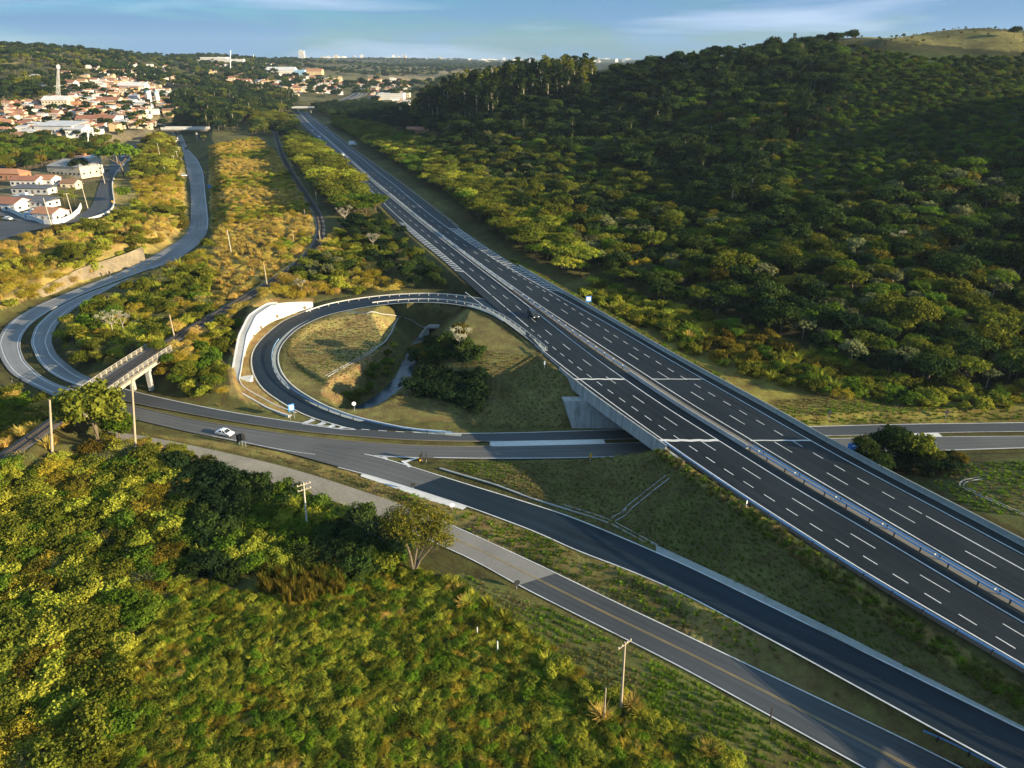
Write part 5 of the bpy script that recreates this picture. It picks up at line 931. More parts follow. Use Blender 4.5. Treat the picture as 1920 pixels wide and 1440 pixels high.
zone('along the railway above the loop', [(296, 668), (345, 635), (400, 604), (462, 566), (452, 600), (428, 690), (428, 735), (395, 765), (330, 745), (300, 700)], 2.6, [('bush_lime', 2, .7, 1.4), ('bush_olive', 2.4, .8, 1.6), ('bush_green', 1.6, .8, 1.5), ('bush_gold', 1.6, .7, 1.4), ('bush_straw', 1.4, .6, 1.2)], 14, 'along the railway above the loop', 'scrub', seed=37, hgt=3)
zone('beside the valley road reserve', [(250, 745), (420, 760), (430, 772), (330, 752), (255, 736)], 1.6, [('tuft_hay', 2, .8, 1.4), ('tuft_bright', 2, .8, 1.4)], 8, 'beside the low road edge', 'verge_grass', seed=38, hgt=1, road_m=.3)

zone('on the young plantation high on the hill', [(1560, 92), (1660, 98), (1720, 116), (2260, 114), (2260, 240), (1700, 350), (1520, 400), (1436, 325), (1500, 258), (1604, 182)], 4.0, [('tree_green', 3, .35, .62), ('tree_olive', 1.4, .35, .6), ('tree_forest', 2, .4, .75)], 12, 'on the young plantation high on the hill', 'plantation', seed=39, hgt=4, ymax=700, mixr=.7)
zone('on the mown infield of the loop', [(520, 600), (640, 575), (745, 572), (870, 580), (1060, 690), (1082, 800), (960, 806), (700, 790), (540, 725)], 0.75, [('tuft_hay', 3, .4, .8), ('tuft_meadow', 1.6, .4, .7), ('tuft_green', 1.2, .4, .8)], 6, 'on the mown infield of the loop', 'infield_grass', seed=40, hgt=.5, road_m=1.0, ymax=260)
zone('on the shaded embankment below the highway', [(1240, 845), (1600, 1078), (1920, 1270), (1920, 1365), (1570, 1192), (1280, 1048), (1000, 936), (830, 868), (1100, 862), (1200, 850)], 0.6, [('tuft_green', 2, .4, .8), ('tuft_hay', 2, .4, .8), ('tuft_meadow', .6, .4, .7)], 6, 'on the shaded embankment', 'embankment_grass', seed=41, hgt=.5, road_m=1.0)

# rough grass along both edges of the highway
def edge_grass(name, k, y0, y1, off0, off1, n, keys, s0, s1, seed):
    rng = np.random.default_rng(seed); y = y0 * (y1 / y0) ** rng.random(n); x = np.interp(y, YS, HX[k]) + rng.uniform(off0, off1, n); z = ground(x, y); used = [q for q in PROTO if q[0] in keys]; sc = rng.uniform(s0, s1, (n, 1)) * np.ones((1, 3)); rot = np.zeros((n, 3)); rot[:, 2] = rng.uniform(0, 6.28, n)
    tag(gn_scatter(name, np.stack([x, y, z - .05], 1), rot, sc, rng.integers(0, len(used), n), [[PROTO[q][0] for q in used]]), kind='stuff')
edge_grass('verge_grass', 'LO', 40, 111, -3.0, -0.5, 900, ('tuft_hay', 'tuft_meadow', 'tuft_bright'), .6, 1.3, 91)
edge_grass('verge_grass', 'RO', 113, 240, 0.7, 3.6, 1100, ('tuft_hay', 'tuft_bright', 'tuft_meadow'), .8, 1.8, 92)

zone('on the grassy crest of the hill', [(1530, 60), (1700, 52), (2260, 62), (2260, 112), (1800, 108), (1660, 94), (1560, 88)], 7.0, [('tree_olive', 2, .12, .28), ('tree_rust', 1, .12, .26), ('tree_green', 1, .12, .3)], 8, 'on the grassy crest', 'crest_scrub', seed=43, hgt=2, ymin=420, ymax=700, thin=lambda x, y: 0.35 + 2.4 * fbm(x, y, 40, 2.5, 2))
# ------------------------------------------------------------------ railway and its bridge
_rw = resample(RW, 300); dR = arclen(_rw)
def between(c, a, b): d = arclen(c); return c[(d >= a) & (d <= b)]
def near(c, p): return float(arclen(c)[np.argmin(np.hypot(c[:, 0] - p[0], c[:, 1] - p[1]))])
sb0, sb1 = near(_rw, P(98, 770, ZR)), near(_rw, P(292, 655, ZR))
V, F, uv = ribbon_arr(offset(_rw, -1.9), offset(_rw, 1.9), 0.02); tag(obj('railway_ballast', mesh_np('railway_ballast', V, F, [M['ballast']], uv)), kind='structure')
trk = empty('railway_track', tuple(_rw[100])); tag(trk, 'single railway track curving past the loop ramp and over the low bridge', 'railway track'); T0 = np.array(trk.location)
def shift(mb, T): mb.V = [tuple(np.array(v) - T) for v in mb.V]; return mb
for sd in (-0.8, 0.8): shift(wall_along(MB(), offset(_rw, sd), 0.12, 0.18, 0.12), T0).build('rail', M['rail'], trk)
mb = MB(); tt = np.gradient(_rw[:, :2], axis=0); s = 0.4
while s < dR[-1]:
    p = [np.interp(s, dR, _rw[:, j]) for j in range(3)]; i = int(np.searchsorted(dR, s)); i = min(i, len(tt) - 1); mb.box((p[0], p[1], p[2] + 0.06), (0.26, 2.5, 0.14), math.atan2(tt[i][1], tt[i][0])); s += 0.75
o = shift(mb, T0).build('sleepers', M['sleeper'], trk); o['kind'] = 'stuff'
bc = resample(between(_rw, sb0, sb1), 40); rb = empty('railway_bridge', tuple(bc[20])); tag(rb, 'old pale concrete railway bridge with white picket railings over the valley road', 'bridge'); B0 = np.array(rb.location)
shift(wall_along(MB(), bc, 6.4, 0.5, -0.55), B0).build('deck', M['concrete_tan'], rb)
for sd in (-2.6, 2.6): shift(wall_along(MB(), offset(bc, sd), 0.5, 1.0, -1.5), B0).build('girder', M['concrete_old'], rb)
shift(wall_along(MB(), offset(bc, 0), 3.6, 0.10, -0.02), B0).build('track_bed', M['ballast'], rb)
_pm = MB().box((0, 0, 0.55), (0.26, 0.26, 1.1)).mesh('railing_post', M['concrete_old'])
for sd in (-3.05, 3.05):
    e = offset(bc, sd); r_ = wall_along(MB(), e, 0.12, 0.10, 0.98); wall_along(r_, e, 0.08, 0.08, 0.62); wall_along(r_, e, 0.08, 0.08, 0.3); rr_ = shift(r_, B0).build('railing', M['concrete_old'], rb)
    de = arclen(e)
    for a in np.arange(0.5, de[-1], 1.9): obj('railing_post', _pm, rr_, tuple(np.array([np.interp(a, de, e[:, j]) for j in range(3)]) - B0))
for f_ in (0.72, 0.93):
    p = bc[int(f_ * 39)]; a_ = math.atan2(*(bc[20] - bc[19])[1::-1]); g = float(ground(p[0], p[1])); mb = MB()
    for sd in (-2.2, 2.2): mb.box((p[0] - sin(a_) * sd, p[1] + cos(a_) * sd, (g - 1 + ZR - 1.5) / 2), (0.9, 0.9, ZR - 1.5 - g + 1), a_)
    mb.box((p[0], p[1], ZR - 1.75), (1.0, 5.8, 0.5), a_); shift(mb, B0).build('pier', M['concrete'], rb)

# ------------------------------------------------------------------ retaining walls, drains, culvert
def loft_pts(A, B, th=0.4):
    """a thick sloping panel between two polylines"""
    A = np.asarray(A); B = np.asarray(B); n = len(A); mb = MB(); V = [tuple(p) for p in A] + [tuple(p) for p in B] + [tuple(p + (0, 0, -th)) for p in A] + [tuple(p + (0, 0, -th)) for p in B]
    F = []
    for i in range(n - 1): F += [(i, i + 1, n + i + 1, n + i), (2 * n + i, 3 * n + i, 3 * n + i + 1, 2 * n + i + 1), (i, 2 * n + i, 2 * n + i + 1, i + 1), (n + i, n + i + 1, 3 * n + i + 1, 3 * n + i)]
    F += [(0, n, 3 * n, 2 * n), (n - 1, 3 * n - 1, 4 * n - 1, 2 * n - 1)]
    return mb.add(V, F)
wb = [(587, 575, 4.2), (560, 583, 3.8), (532, 594, 3.3), (507, 606, 2.9), (482, 628, 2.2), (470, 645, 1.8), (462, 661, 1.4), (460, 676, 1.1)]
wt = [(586, 566, 5.4), (545, 566, 7.0), (512, 569, 7.6), (489, 580, 7.4), (472, 601, 6.4), (461, 632, 4.8), (457, 655, 3.2), (458.5, 674, 1.6)]
A = resample([P(*q) for q in wb], 30); B = resample([P(*q) for q in wt], 30); A = np.stack([smooth1(A[:, j], 2) for j in range(3)], 1); B = np.stack([smooth1(B[:, j], 2) for j in range(3)], 1)
rw_ = empty('retaining_wall', tuple(A[15])); tag(rw_, 'curved white sprayed concrete retaining wall beside the loop ramp', 'retaining wall'); W0 = np.array(rw_.location)
shift(loft_pts(A, B, 0.5), W0).build('wall_face', M['white_wall'], rw_)
hm = MB().disc((0, 0, 0), 0.42, (0.55, -0.6, 0.5), 0.5, 12).mesh('drain_hole', M['bark'])
for t_ in (0.10, 0.34, 0.52, 0.67, 0.79, 0.89):
    i = int(t_ * 29); p = A[i] * 0.78 + B[i] * 0.22; obj('drain_hole', hm, rw_, tuple(p - W0 + (0.02, -0.02, 0.02)))
kb = [(520, 568.5, 7.6), (502.5, 569, 7.6), (484, 580, 7.5), (466, 592.5, 7.0), (447.5, 630, 5.2), (441, 664, 3.2), (435, 699, 1.6), (431, 713, 1.2), (437, 727, 0.9), (452, 738, 0.6), (470, 748, 0.4), (503, 767, 0.3), (542, 781, 0.2)]
K = resample([P(*q) for q in kb], 70); K = np.stack([smooth1(K[:, j], 1) for j in range(3)], 1)
dc = empty('drainage_channel', tuple(K[35])); tag(dc, 'long concrete drain with white kerb curving above the white retaining wall', 'drain'); D0 = np.array(dc.location)
shift(wall_along(MB(), K, 0.3, 0.55, -0.25), D0).build('kerb_wall', M['concrete_pale'], dc); shift(wall_along(MB(), offset(K, 1.0), 1.9, 0.12, -0.12), D0).build('channel_floor', M['concrete'], dc); shift(wall_along(MB(), offset(K, 2.0), 0.2, 0.3, -0.15), D0).build('kerb_wall', M['concrete_pale'], dc)
mb = loft_pts([P(465, 724, 0.25), P(475, 722, 0.25)], [P(444, 707, 1.3), P(474, 703, 1.9)], 0.4); tag(mb.build('drain_apron', M['white_wall']), 'small white concrete apron below the curved retaining wall', 'drain apron')
def drain(label, px, w=0.9, zoff=0.02, mat='concrete_grey', n=60):
    c = np.array([hit(u, v) for u, v in px]); c = resample(c, n); c = np.stack([smooth1(c[:, j], 2) for j in range(3)], 1); c[:, 2] = ground(c[:, 0], c[:, 1]) + zoff
    r = empty('drainage_channel', tuple(c[n // 2])); tag(r, label, 'drain'); L = np.array(r.location); shift(wall_along(MB(), c, w, 0.12, -0.16), L).build('channel_floor', M[mat], r)
    for s in (-1, 1): shift(wall_along(MB(), offset(c, s * w / 2), 0.12, 0.22, -0.14), L).build('kerb_wall', M['concrete'], r)
drain('thin concrete drain running down the dry mound to the loop bank', [(745, 596), (737, 610), (733, 622), (718, 643), (690, 664), (640, 690), (612, 706)], 0.8)
drain('thin concrete drain along the top of the dry mound below the loop ramp', [(652, 584), (690, 588), (730, 590), (752, 593)], 0.6)
drain('short concrete drain leading down to the culvert mouth', [(756, 594), (775, 601), (797, 613)], 0.7)
drain('straight concrete drain climbing the dark embankment towards the highway', [(1150, 974), (1180, 951), (1215, 923), (1252, 894)], 1.0)
drain('long pale concrete drain between the slip road and the dark embankment', [(826, 876), (870, 889), (933, 907), (998, 932), (1053, 949), (1100, 963), (1143, 978)], 0.9)
drain('lower pale concrete drain beside the slip road after the embankment drain', [(1150, 981), (1185, 1000), (1230, 1024)], 0.8)
drain('grey concrete drain winding round the grassy mound at the frame edge', [(1925, 968), (1880, 948), (1830, 925), (1800, 910), (1808, 902), (1840, 896)], 0.6)
V, F, uv = ribbon_arr(offset(_rb, -0.1)[90:], offset(_rb, -2.0)[90:], 0.03)
_g = [np.array([P(u, v, float(zslip(u))) for u, v in q]) for q in ([(1230, 1037), (1280, 1058), (1570, 1199), (1920, 1372)], [(1230, 1022), (1280, 1045), (1380, 1091), (1580, 1189), (1925, 1366)])]
road('slip_road_gutter', resample(_g[0], 60), resample(_g[1], 60), M['concrete_grey'], 0.05)
_g = [np.array([P(u, v, 0.0) for u, v in q]) for q in ([(678, 889), (700, 893), (800, 925), (876, 950)], [(676, 893), (720, 908), (800, 937), (868, 956)])]
road('paved_shoulder', resample(_g[0], 40), resample(_g[1], 40), M['concrete_pale'], 0.03)
cv = empty('culvert', tuple(hit(812, 622))); tag(cv, 'dark box culvert mouth with concrete wing walls above the stream', 'culvert'); a_ = 0.25
mb = MB().box((0, 1.6, 1.1), (2.6, 3, 0.3)).box((-1.5, 1.6, 0), (0.35, 3, 2.5)).box((1.5, 1.6, 0), (0.35, 3, 2.5)).box((0, 0, 1.55), (3.5, 0.35, 0.6)); mb.build('headwall', M['concrete'], cv)
mb = MB().add([(-1.65, 0, 1.8), (-1.65, 0, -1.4), (-3.6, -2.6, -1.4), (-3.6, -2.6, -0.4), (-1.95, .1, 1.8), (-1.95, .1, -1.4), (-3.9, -2.5, -1.4), (-3.9, -2.5, -0.4)], [(0, 1, 2, 3), (7, 6, 5, 4), (0, 3, 7, 4), (3, 2, 6, 7), (0, 4, 5, 1)]); mb.build('wing_wall', M['concrete'], cv)
mb = MB().add([(1.65, 0, 1.8), (1.65, 0, -1.4), (3.3, -2.2, -1.4), (3.3, -2.2, -0.4), (1.95, .1, 1.8), (1.95, .1, -1.4), (3.6, -2.1, -1.4), (3.6, -2.1, -0.4)], [(3, 2, 1, 0), (4, 5, 6, 7), (4, 7, 3, 0), (7, 6, 2, 3), (1, 5, 4, 0)]); mb.build('wing_wall', M['concrete'], cv)
MB().box((0, 2.9, 0), (2.7, 0.2, 2.4)).build('tunnel_shade_panel', M['sign_back'], cv)  # near-black panel stands in for the shade deep inside the culvert
# stone bank beside the valley road and white kerb wall of the town street
ba = [(70, 562), (110, 546), (150, 528), (200, 512), (240, 500), (272, 486)]; bt = [(58, 548), (100, 528), (150, 503), (200, 487), (240, 474), (268, 462)]
A = resample([P(u, v, 0.3) for u, v in ba], 24); B = resample([P(u, v, z) for (u, v), z in zip(bt, (2.2, 3.0, 3.9, 4.0, 4.0, 3.6))], 24)
tag(loft_pts(A, B, 0.6).build('stone_revetment', noisy('rough_stone', (0.21, 0.165, 0.10), 0.95, 0.9, 0.45, bump=0.5)), 'rough tan stone revetment along the outside of the valley road', 'revetment')
kw = resample(offset(resample(TSR, 120), -0.6 if True else 0), 120); tag(wall_along(MB(), kw[18:92], 0.35, 0.9, -0.2).build('parapet_wall', M['concrete_pale']), 'low pale parapet wall round the bend of the town street', 'wall')

# ------------------------------------------------------------------ poles, signs, lamps
def wires(a, b, label, sag=1.2, nw=3):
    a = np.array(a); b = np.array(b); r = empty('power_line', tuple(a)); tag(r, label, 'power line')
    for k in range(nw):
        of = (k - (nw - 1) / 2) * 0.8; pts = [((b - a) * t_ + (of * .55, of * .8, -4 * sag * t_ * (1 - t_))) for t_ in np.linspace(0, 1, 14)]; MB().tube(pts, 0.022, 4).build('cable', M['wire'], r)
def ptop(o, h_): return np.array(o.location) + (0, 0, h_)
def gz(p): return float(ground(p[0], p[1]))
def height_of(u, vb, vt):
    b = hit(u, vb); w = b[1] * CP - (b[2] - CAMH) * SP; return b, max(1.2, (vb - vt) / FPX * w / 0.92)
def pole(u, vb, vt, label, mat='pole_wood', arm=0, r=0.14, ut=None, azim=0.5):
    b, h = height_of(u, vb, vt)
    if ut is None: ut = u + (u - 960) * (vb - vt) / 2780 * 0.0 + (960 - u) * (vt - vb) / 2850.0
    x_, y_ = (ut - 960) / FPX, -(vt - 720) / FPX; d_ = np.array([x_, CP + y_ * SP, -SP + y_ * CP]); tp = np.array([0, 0, CAMH]) + d_ * (b[1] / d_[1]) - b; h = tp[2]; tx = tp[0]
    o = empty('utility_pole', tuple(b)); tag(o, label, 'utility pole'); MB().tube([(-tx * .5 / h, 0, -0.5), (tx, 0, h)], [r * 1.25, r * 0.8], 8).build('shaft', M[mat], o)
    for k in range(arm):
        a = MB().box((0, 0, 0), (2.2, 0.1, 0.12)).build('crossarm', M['pole_wood'], o, (tx, 0, h - 0.35 - 0.9 * k), azim); im = MB().tube([(0, 0, 0.05), (0, 0, 0.22)], 0.05, 6)
        for x in (-1.0, -0.4, 0.4, 1.0): obj('insulator', im.mesh('insulator', M['reflector']), a, (x, 0, 0))
    return o, b, h
pole(255, 852, 712, 'tall weathered pole in front of the bushy tree by the gravel road', r=0.2, ut=247)
pole(98, 850, 750, 'plain wooden pole beside the railway track', r=0.2, ut=93)
PA = pole(577, 1000, 905, 'pale power pole with crossarms in the dark scrub', 'pole_concrete', 2, azim=0.6, ut=569)
PB = pole(1164, 1330, 1204, 'tall wooden power pole with slanted bracket by the mown field', 'pole_wood', 1, azim=0.7, ut=1172)
wires(ptop(PA[0], PA[2] - .2), ptop(PB[0], PB[2] - .2), 'thin power cables strung from the scrub pole to the mown field pole', 2.2)
pole(1132, 1355, 1290, 'short bare post beside the tall power pole', 'pole_wood', r=0.09); pole(1443, 1358, 1326, 'small dark post at the service road edge', 'bark_dark', r=0.08)
pole(933, 1222, 1202, 'small white marker post amid the yellow weeds', 'car_white', r=0.08); pole(895, 1188, 1176, 'small pale stake beside the straw grass clump', 'car_white', r=0.07)
pole(434, 476, 431, 'white concrete pole in the dry scrub', 'pole_concrete', r=0.16); pole(501, 536, 496, 'wooden pole beside the dark railway cutting', r=0.16); pole(327, 632, 590, 'wooden pole standing behind the railway bridge', r=0.16)
pole(595, 386, 356, 'wooden pole at the edge of the tree row', r=0.16); pole(601, 456, 432, 'small wooden pole where the railway bends', r=0.15); pole(551, 455, 434, 'thin post in the green scrub', r=0.12); pole(572, 405, 392, 'short post in the yellow grass', r=0.12); pole(557, 372, 358, 'little grey post near the pale grass', r=0.12)
pole(97, 424, 371, 'pale pole in front of the orange roofed corner house', 'pole_concrete', 0, r=0.17); pole(138, 411, 362, 'pole at the white garden wall', 'pole_concrete', 1, r=0.15); pole(165, 391, 343, 'pole by the palms of the town street', 'pole_concrete', 1, r=0.15); pole(197, 345, 308, 'pole at the street corner beside the white tower house', 'pole_concrete', 1, r=0.15)
pole(331, 322, 292, 'first pole in the row left of the distant valley road', 'pole_concrete', 1, r=0.15); pole(336, 310, 283, 'second pole in the row left of the distant valley road', 'pole_concrete', 1, r=0.15); pole(340, 300, 276, 'third pole in the row left of the distant valley road', 'pole_concrete', 1, r=0.15); pole(312, 333, 312, 'pole half hidden in the avenue trees', 'pole_concrete', 0, r=0.15); pole(225, 322, 292, 'pole at the upper end of the town street', 'pole_concrete', 0, r=0.16)
pole(218, 243, 226, 'lamp post by the town underpass', 'pole_concrete', 0, r=0.2); pole(303, 305, 268, 'thin mast rising from the avenue', 'pole_concrete', 0, r=0.14)
def sign(u, vb, vt, label, face, shape='rect', w=1.0, h=1.0, n=1, az=0.0, marks=None, posts=1, frac=None, cat='road sign'):
    b, H_ = height_of(u, vb, vt); o = empty('road_sign', tuple(b), az); tag(o, label, cat)
    xs = [0] if posts == 1 else [-w * 0.32, w * 0.32]
    for x in xs: MB().tube([(x, 0.06, -0.4), (x, 0.06, H_)], 0.05, 6).build('post', M['steel'], o)
    mb = MB(); back = M['sign_back']
    if shape == 'round': mb.disc((0, 0, H_ - h / 2), h / 2, (0, 1, 0), 0.05, 20)
    elif shape == 'diamond': mb.add([(0, -.02, H_ - h), (h / 2, -.02, H_ - h / 2), (0, -.02, H_), (-h / 2, -.02, H_ - h / 2), (0, .03, H_ - h), (h / 2, .03, H_ - h / 2), (0, .03, H_), (-h / 2, .03, H_ - h / 2)], [(0, 1, 2, 3), (7, 6, 5, 4), (0, 4, 5, 1), (1, 5, 6, 2), (2, 6, 7, 3), (3, 7, 4, 0)])
    else: mb.box((0, 0, H_ - h / 2), (w, 0.06, h))
    pn = mb.build('panel', M[face], o)
    if marks:
        mk = MB()
        for (x, z, ww, hh) in marks: mk.box((x * w, -0.045, H_ - h / 2 + z * h), (ww * w, 0.02, hh * h))
        mk.build('lettering', M['sign_white'], pn)
    return o
T3 = [(0, .26, .7, .13), (-.08, 0, .5, .13), (.05, -.27, .62, .12), (.36, .02, .12, .28)]
sign(549, 786, 757, 'blue direction sign with white lettering at the loop entry', 'sign_blue', 'rect', 1.3, 1.55, az=0.6, marks=T3, posts=2)
sign(1606, 850, 831, 'wide blue direction sign under the big tree beyond the highway', 'sign_blue', 'rect', 3.4, 1.5, az=-0.1, marks=[(0, .2, .6, .16), (.05, -.2, .4, .14)], posts=2)
sign(1103, 574, 556, 'pale blue service sign with white symbol at the far highway edge', 'sign_blue', 'rect', 1.6, 1.7, az=0.1, marks=[(0, .05, .72, .62)])
for dx, lab in ((0, 'tallest dark sign back of the trio beside the white car'), (-6, 'left dark sign back of the trio beside the white car'), (6, 'narrow dark sign back of the trio beside the white car')):
    sign(455 + dx, 836 + dx * 0.4, 811 + dx * 0.2 + (4 if dx < 0 else 0), lab, 'sign_back', 'rect', 0.75 if dx < 6 else 0.3, 1.7, az=0.35)
for dx, lab in ((0, 'middle sign back of the group at the grassy gore'), (-4, 'small yellowish sign at the grassy gore'), (8, 'right hand sign back of the group at the grassy gore')):
    sign(792 + dx, 865 + dx * 0.2, 846 + (5 if dx < 0 else 0), lab, 'sign_yellow' if dx < 0 else 'sign_back', 'rect', 0.45, 1.7, az=1.1)
sign(775, 921, 904, 'dark round sign back on the strip beside the slip road', 'sign_back', 'round', 0.9, 0.9, az=0.3); sign(848, 957, 942, 'small white round sign by the crown of the lone tree', 'sign_white', 'round', 0.8, 0.8, az=0.3); sign(969, 1105, 1085, 'dark round sign back at the service road edge', 'sign_back', 'round', 0.85, 1.0, az=0.4)
sign(1107, 866, 848, 'yellow diamond warning sign below the highway bridge', 'sign_yellow', 'diamond', 0.6, 1.3, az=0.9); sign(665, 771, 753, 'white round sign at the inside of the loop above the stream', 'sign_white', 'round', 0.8, 0.9, az=0.2)
sign(850, 572, 558, 'dark round sign back at the top of the loop', 'sign_back', 'round', 0.9, 1.2, az=0.1); sign(833, 571, 559, 'narrow dark sign at the top of the loop', 'sign_back', 'rect', 0.4, 1.5, az=1.2)
sign(1553, 788, 768, 'dark sign back on the golden grass beyond the bridge', 'sign_back', 'diamond', 1.1, 1.4, az=0.1); sign(1772, 787, 767, 'dark sign back on the grass under the shady scrub', 'sign_back', 'diamond', 1.1, 1.4, az=0.1)
sign(207, 520, 509, 'pair of thin dark signs at the start of the valley road median', 'sign_back', 'rect', 0.6, 1.2, az=0.5); sign(41, 718, 711, 'low dark chevron board at the outside of the bend', 'sign_back', 'rect', 0.7, 0.9, az=-0.5); sign(22, 716, 711, 'square dark chevron board at the frame edge bend', 'sign_back', 'rect', 0.9, 0.7, az=-0.6)
sign(1021, 692, 677, 'small pale marker board at the guardrail end before the bridge', 'steel', 'rect', 0.35, 0.9, az=0.3); sign(386, 333, 323, 'yellow sign right of the distant valley road', 'sign_yellow', 'diamond', 0.9, 1.0, az=0.0); sign(394, 358, 348, 'blue sign on two posts right of the distant valley road', 'sign_blue', 'rect', 2.4, 1.6, az=0.0, posts=2); sign(213, 388, 377, 'yellow topped marker at the street bend by the round tree', 'sign_yellow', 'rect', 0.9, 1.0, az=0)
sign(1399, 951, 942, 'thin white delineator beside the near highway guardrail', 'sign_white', 'rect', 0.18, 0.9, az=0.5)
# chevron bollards on the dashes where the valley road divides
bm = MB().tube([(0, 0, 0), (0, 0, 0.55)], [0.22, 0.1], 8).mesh('traffic_cone', M['sign_yellow'])
for (u, v) in ((218, 523), (228, 519), (240, 515), (253, 509), (264, 505), (277, 499), (288, 494), (299, 490)):
    p = hit(u, v); o = obj('bollard', bm, None, (p[0], p[1], 0.05)); tag(o, 'small orange bollard dividing the lanes of the valley road', 'bollard', 'orange bollards dividing the lanes of the valley road')

# ------------------------------------------------------------------ vehicles
def car_parts(kind):
    if kind == 'sedan': L, W, prof, cab = 4.3, 1.72, [(-2.15, .35), (-2.15, .78), (-1.98, .92), (-1.2, .96), (1.0, .93), (1.75, .80), (2.1, .66), (2.15, .38)], [(-1.35, .95), (-.75, 1.40), (.35, 1.42), (1.15, .93)]
    elif kind == 'suv': L, W, prof, cab = 4.4, 1.82, [(-2.2, .42), (-2.2, .95), (-2.1, 1.08), (-1.2, 1.1), (1.05, 1.08), (1.85, 1.0), (2.15, .82), (2.2, .45)], [(-2.05, 1.08), (-1.75, 1.66), (.4, 1.68), (1.15, 1.08)]
    elif kind == 'pickup': L, W, prof, cab = 5.2, 1.85, [(-2.6, .5), (-2.6, 1.05), (-0.9, 1.05), (-.85, 1.1), (1.3, 1.1), (2.2, 1.02), (2.55, .85), (2.6, .5)], [(-.85, 1.1), (-.65, 1.75), (.7, 1.75), (1.4, 1.1)]
    else: L, W, prof, cab = 6.4, 2.3, [(-3.2, .55), (-3.2, 3.0), (1.4, 3.0), (1.4, 1.35), (3.1, 1.25), (3.2, .9), (3.2, .5)], [(1.45, 1.3), (1.45, 2.3), (2.5, 2.3), (3.05, 1.25)]
    return L, W, prof, cab
_cm = {}
def vehicle(kind, paint, label, p, rz, cat='car'):
    k = (kind, paint)
    if k not in _cm:
        L, W, prof, cab = car_parts(kind); h = W / 2; mb = MB().prism(prof, -h, h); n = len(cab); inn = 0.14
        body = mb; V = [(x, -h + .04 + (inn if i in (1, 2) else 0), z) for i, (x, z) in enumerate(cab)] + [(x, h - .04 - (inn if i in (1, 2) else 0), z) for i, (x, z) in enumerate(cab)]
        cabm = MB().add(V, [(0, 1, 2, 3)[::-1], (4, 5, 6, 7), (1, 0, 4, 5), (3, 2, 6, 7), (0, 3, 7, 4)]).mesh('windows', M['glass'])
        roof = MB().box(((cab[1][0] + cab[2][0]) / 2, 0, cab[1][1] + .02), (cab[2][0] - cab[1][0] + .05, W - .42, .06)); 
        for sgn in (-1, 1): roof.tube([(cab[0][0], sgn * (h - .05), cab[0][1]), (cab[1][0], sgn * (h - .16), cab[1][1]), (cab[2][0], sgn * (h - .16), cab[2][1]), (cab[3][0], sgn * (h - .05), cab[3][1])], .05, 5); roof.tube([((cab[1][0] + cab[2][0]) / 2, sgn * (h - .15), cab[1][1]), ((cab[0][0] + cab[3][0]) / 2, sgn * (h - .03), cab[0][1])], .05, 5)
        wheel = MB().disc((0, 0, 0), .32, (0, 1, 0), .2, 16).mesh('wheel', M['tyre']); rim = MB().disc((0, 0, 0), .2, (0, 1, 0), .23, 12).mesh('rim', M['rim'])
        _cm[k] = (body.mesh('body', M[paint]), cabm, roof.mesh('roof', M[paint]), wheel, rim, MB().box((0, 0, 0), (.06, .36, .16)).mesh('headlight', M['lamp_clear']), MB().box((0, 0, 0), (.06, .3, .18)).mesh('tail_light', M['lamp_red']), L, W, prof)
    b_, c_, r_, w_, rm_, hl_, tl_, L, W, prof = _cm[k]; o = empty({'truck': 'truck', 'pickup': 'pickup_truck'}.get(kind, 'car'), tuple(p), rz); tag(o, label, cat)
    obj('body', b_, o); obj('windows', c_, o); obj('roof', r_, o)
    for x in (-L * .3, L * .31):
        for y in (-W / 2 + .07, W / 2 - .07): q = obj('wheel', w_, o, (x, y, .32)); obj('rim', rm_, q)
    for y in (-W / 2 + .3, W / 2 - .3): obj('headlight', hl_, o, (L / 2 - .0, y, .66 if kind != 'truck' else .85)); obj('tail_light', tl_, o, (-L / 2, y, .8))
    return o
def hdir(k, y): return math.atan2(-1.0, -(hx(k, y + 4) - hx(k, y - 4)) / 8)
p = P(422, 815, 0.04); t_ = _ls[np.argmin(np.abs(_ls[:, 0] - p[0]))]; i_ = int(np.argmin(np.abs(_ls[:, 0] - p[0]))); d_ = _ls[i_ + 3] - _ls[i_ - 3]
vehicle('sedan', 'car_white', 'white saloon car driving on the low road past the dark sign backs', (p[0], p[1], 0.04), math.atan2(d_[1], d_[0])).scale = (.86, .86, .86)
p = P(1000, 594, ZH + .03); vehicle('suv', 'car_black', 'black car on the highway just past the loop merge', tuple(p), hdir('ML', p[1]))
p = P(677, 331, ZH + .03); vehicle('pickup', 'car_white', 'white van on the highway beside the tree row', tuple(p), hdir('ML', p[1]), 'van')
p = P(599, 257, ZH + .03); vehicle('sedan', 'car_white', 'white car further up the distant highway', tuple(p), hdir('ML', p[1])); p = P(586, 246, ZH + .03); vehicle('sedan', 'car_silver', 'small silver car behind the white car on the distant highway', tuple(p), hdir('ML', p[1]))
p = P(578, 219, ZH + .03); vehicle('sedan', 'car_silver', 'tiny pale car near the highway overpass', tuple(p), hdir('DR2', p[1]) + pi); p = P(643, 292, ZH + .03); vehicle('suv', 'car_white', 'white car front showing at the end of the tree row', tuple(p), hdir('LS', p[1]))
p = hit(662, 272); vehicle('truck', 'car_white', 'white box truck parked beyond the highway', tuple(p), 0.2, 'truck'); p = hit(612, 240); vehicle('sedan', 'car_silver', 'silver car on the verge beyond the distant highway', tuple(p), 1.9)
p = P(15, 412, ZT + .04); vehicle('sedan', 'car_white', 'white car turning in the town street below the garden wall', tuple(p), -0.35); p = P(343, 331, .05); vehicle('pickup', 'car_white', 'white van parked in the lay by of the valley road', tuple(p), 0.1, 'van'); p = P(350, 280, .05); vehicle('suv', 'car_black', 'dark car coming from the underpass on the valley road', tuple(p), -1.4)
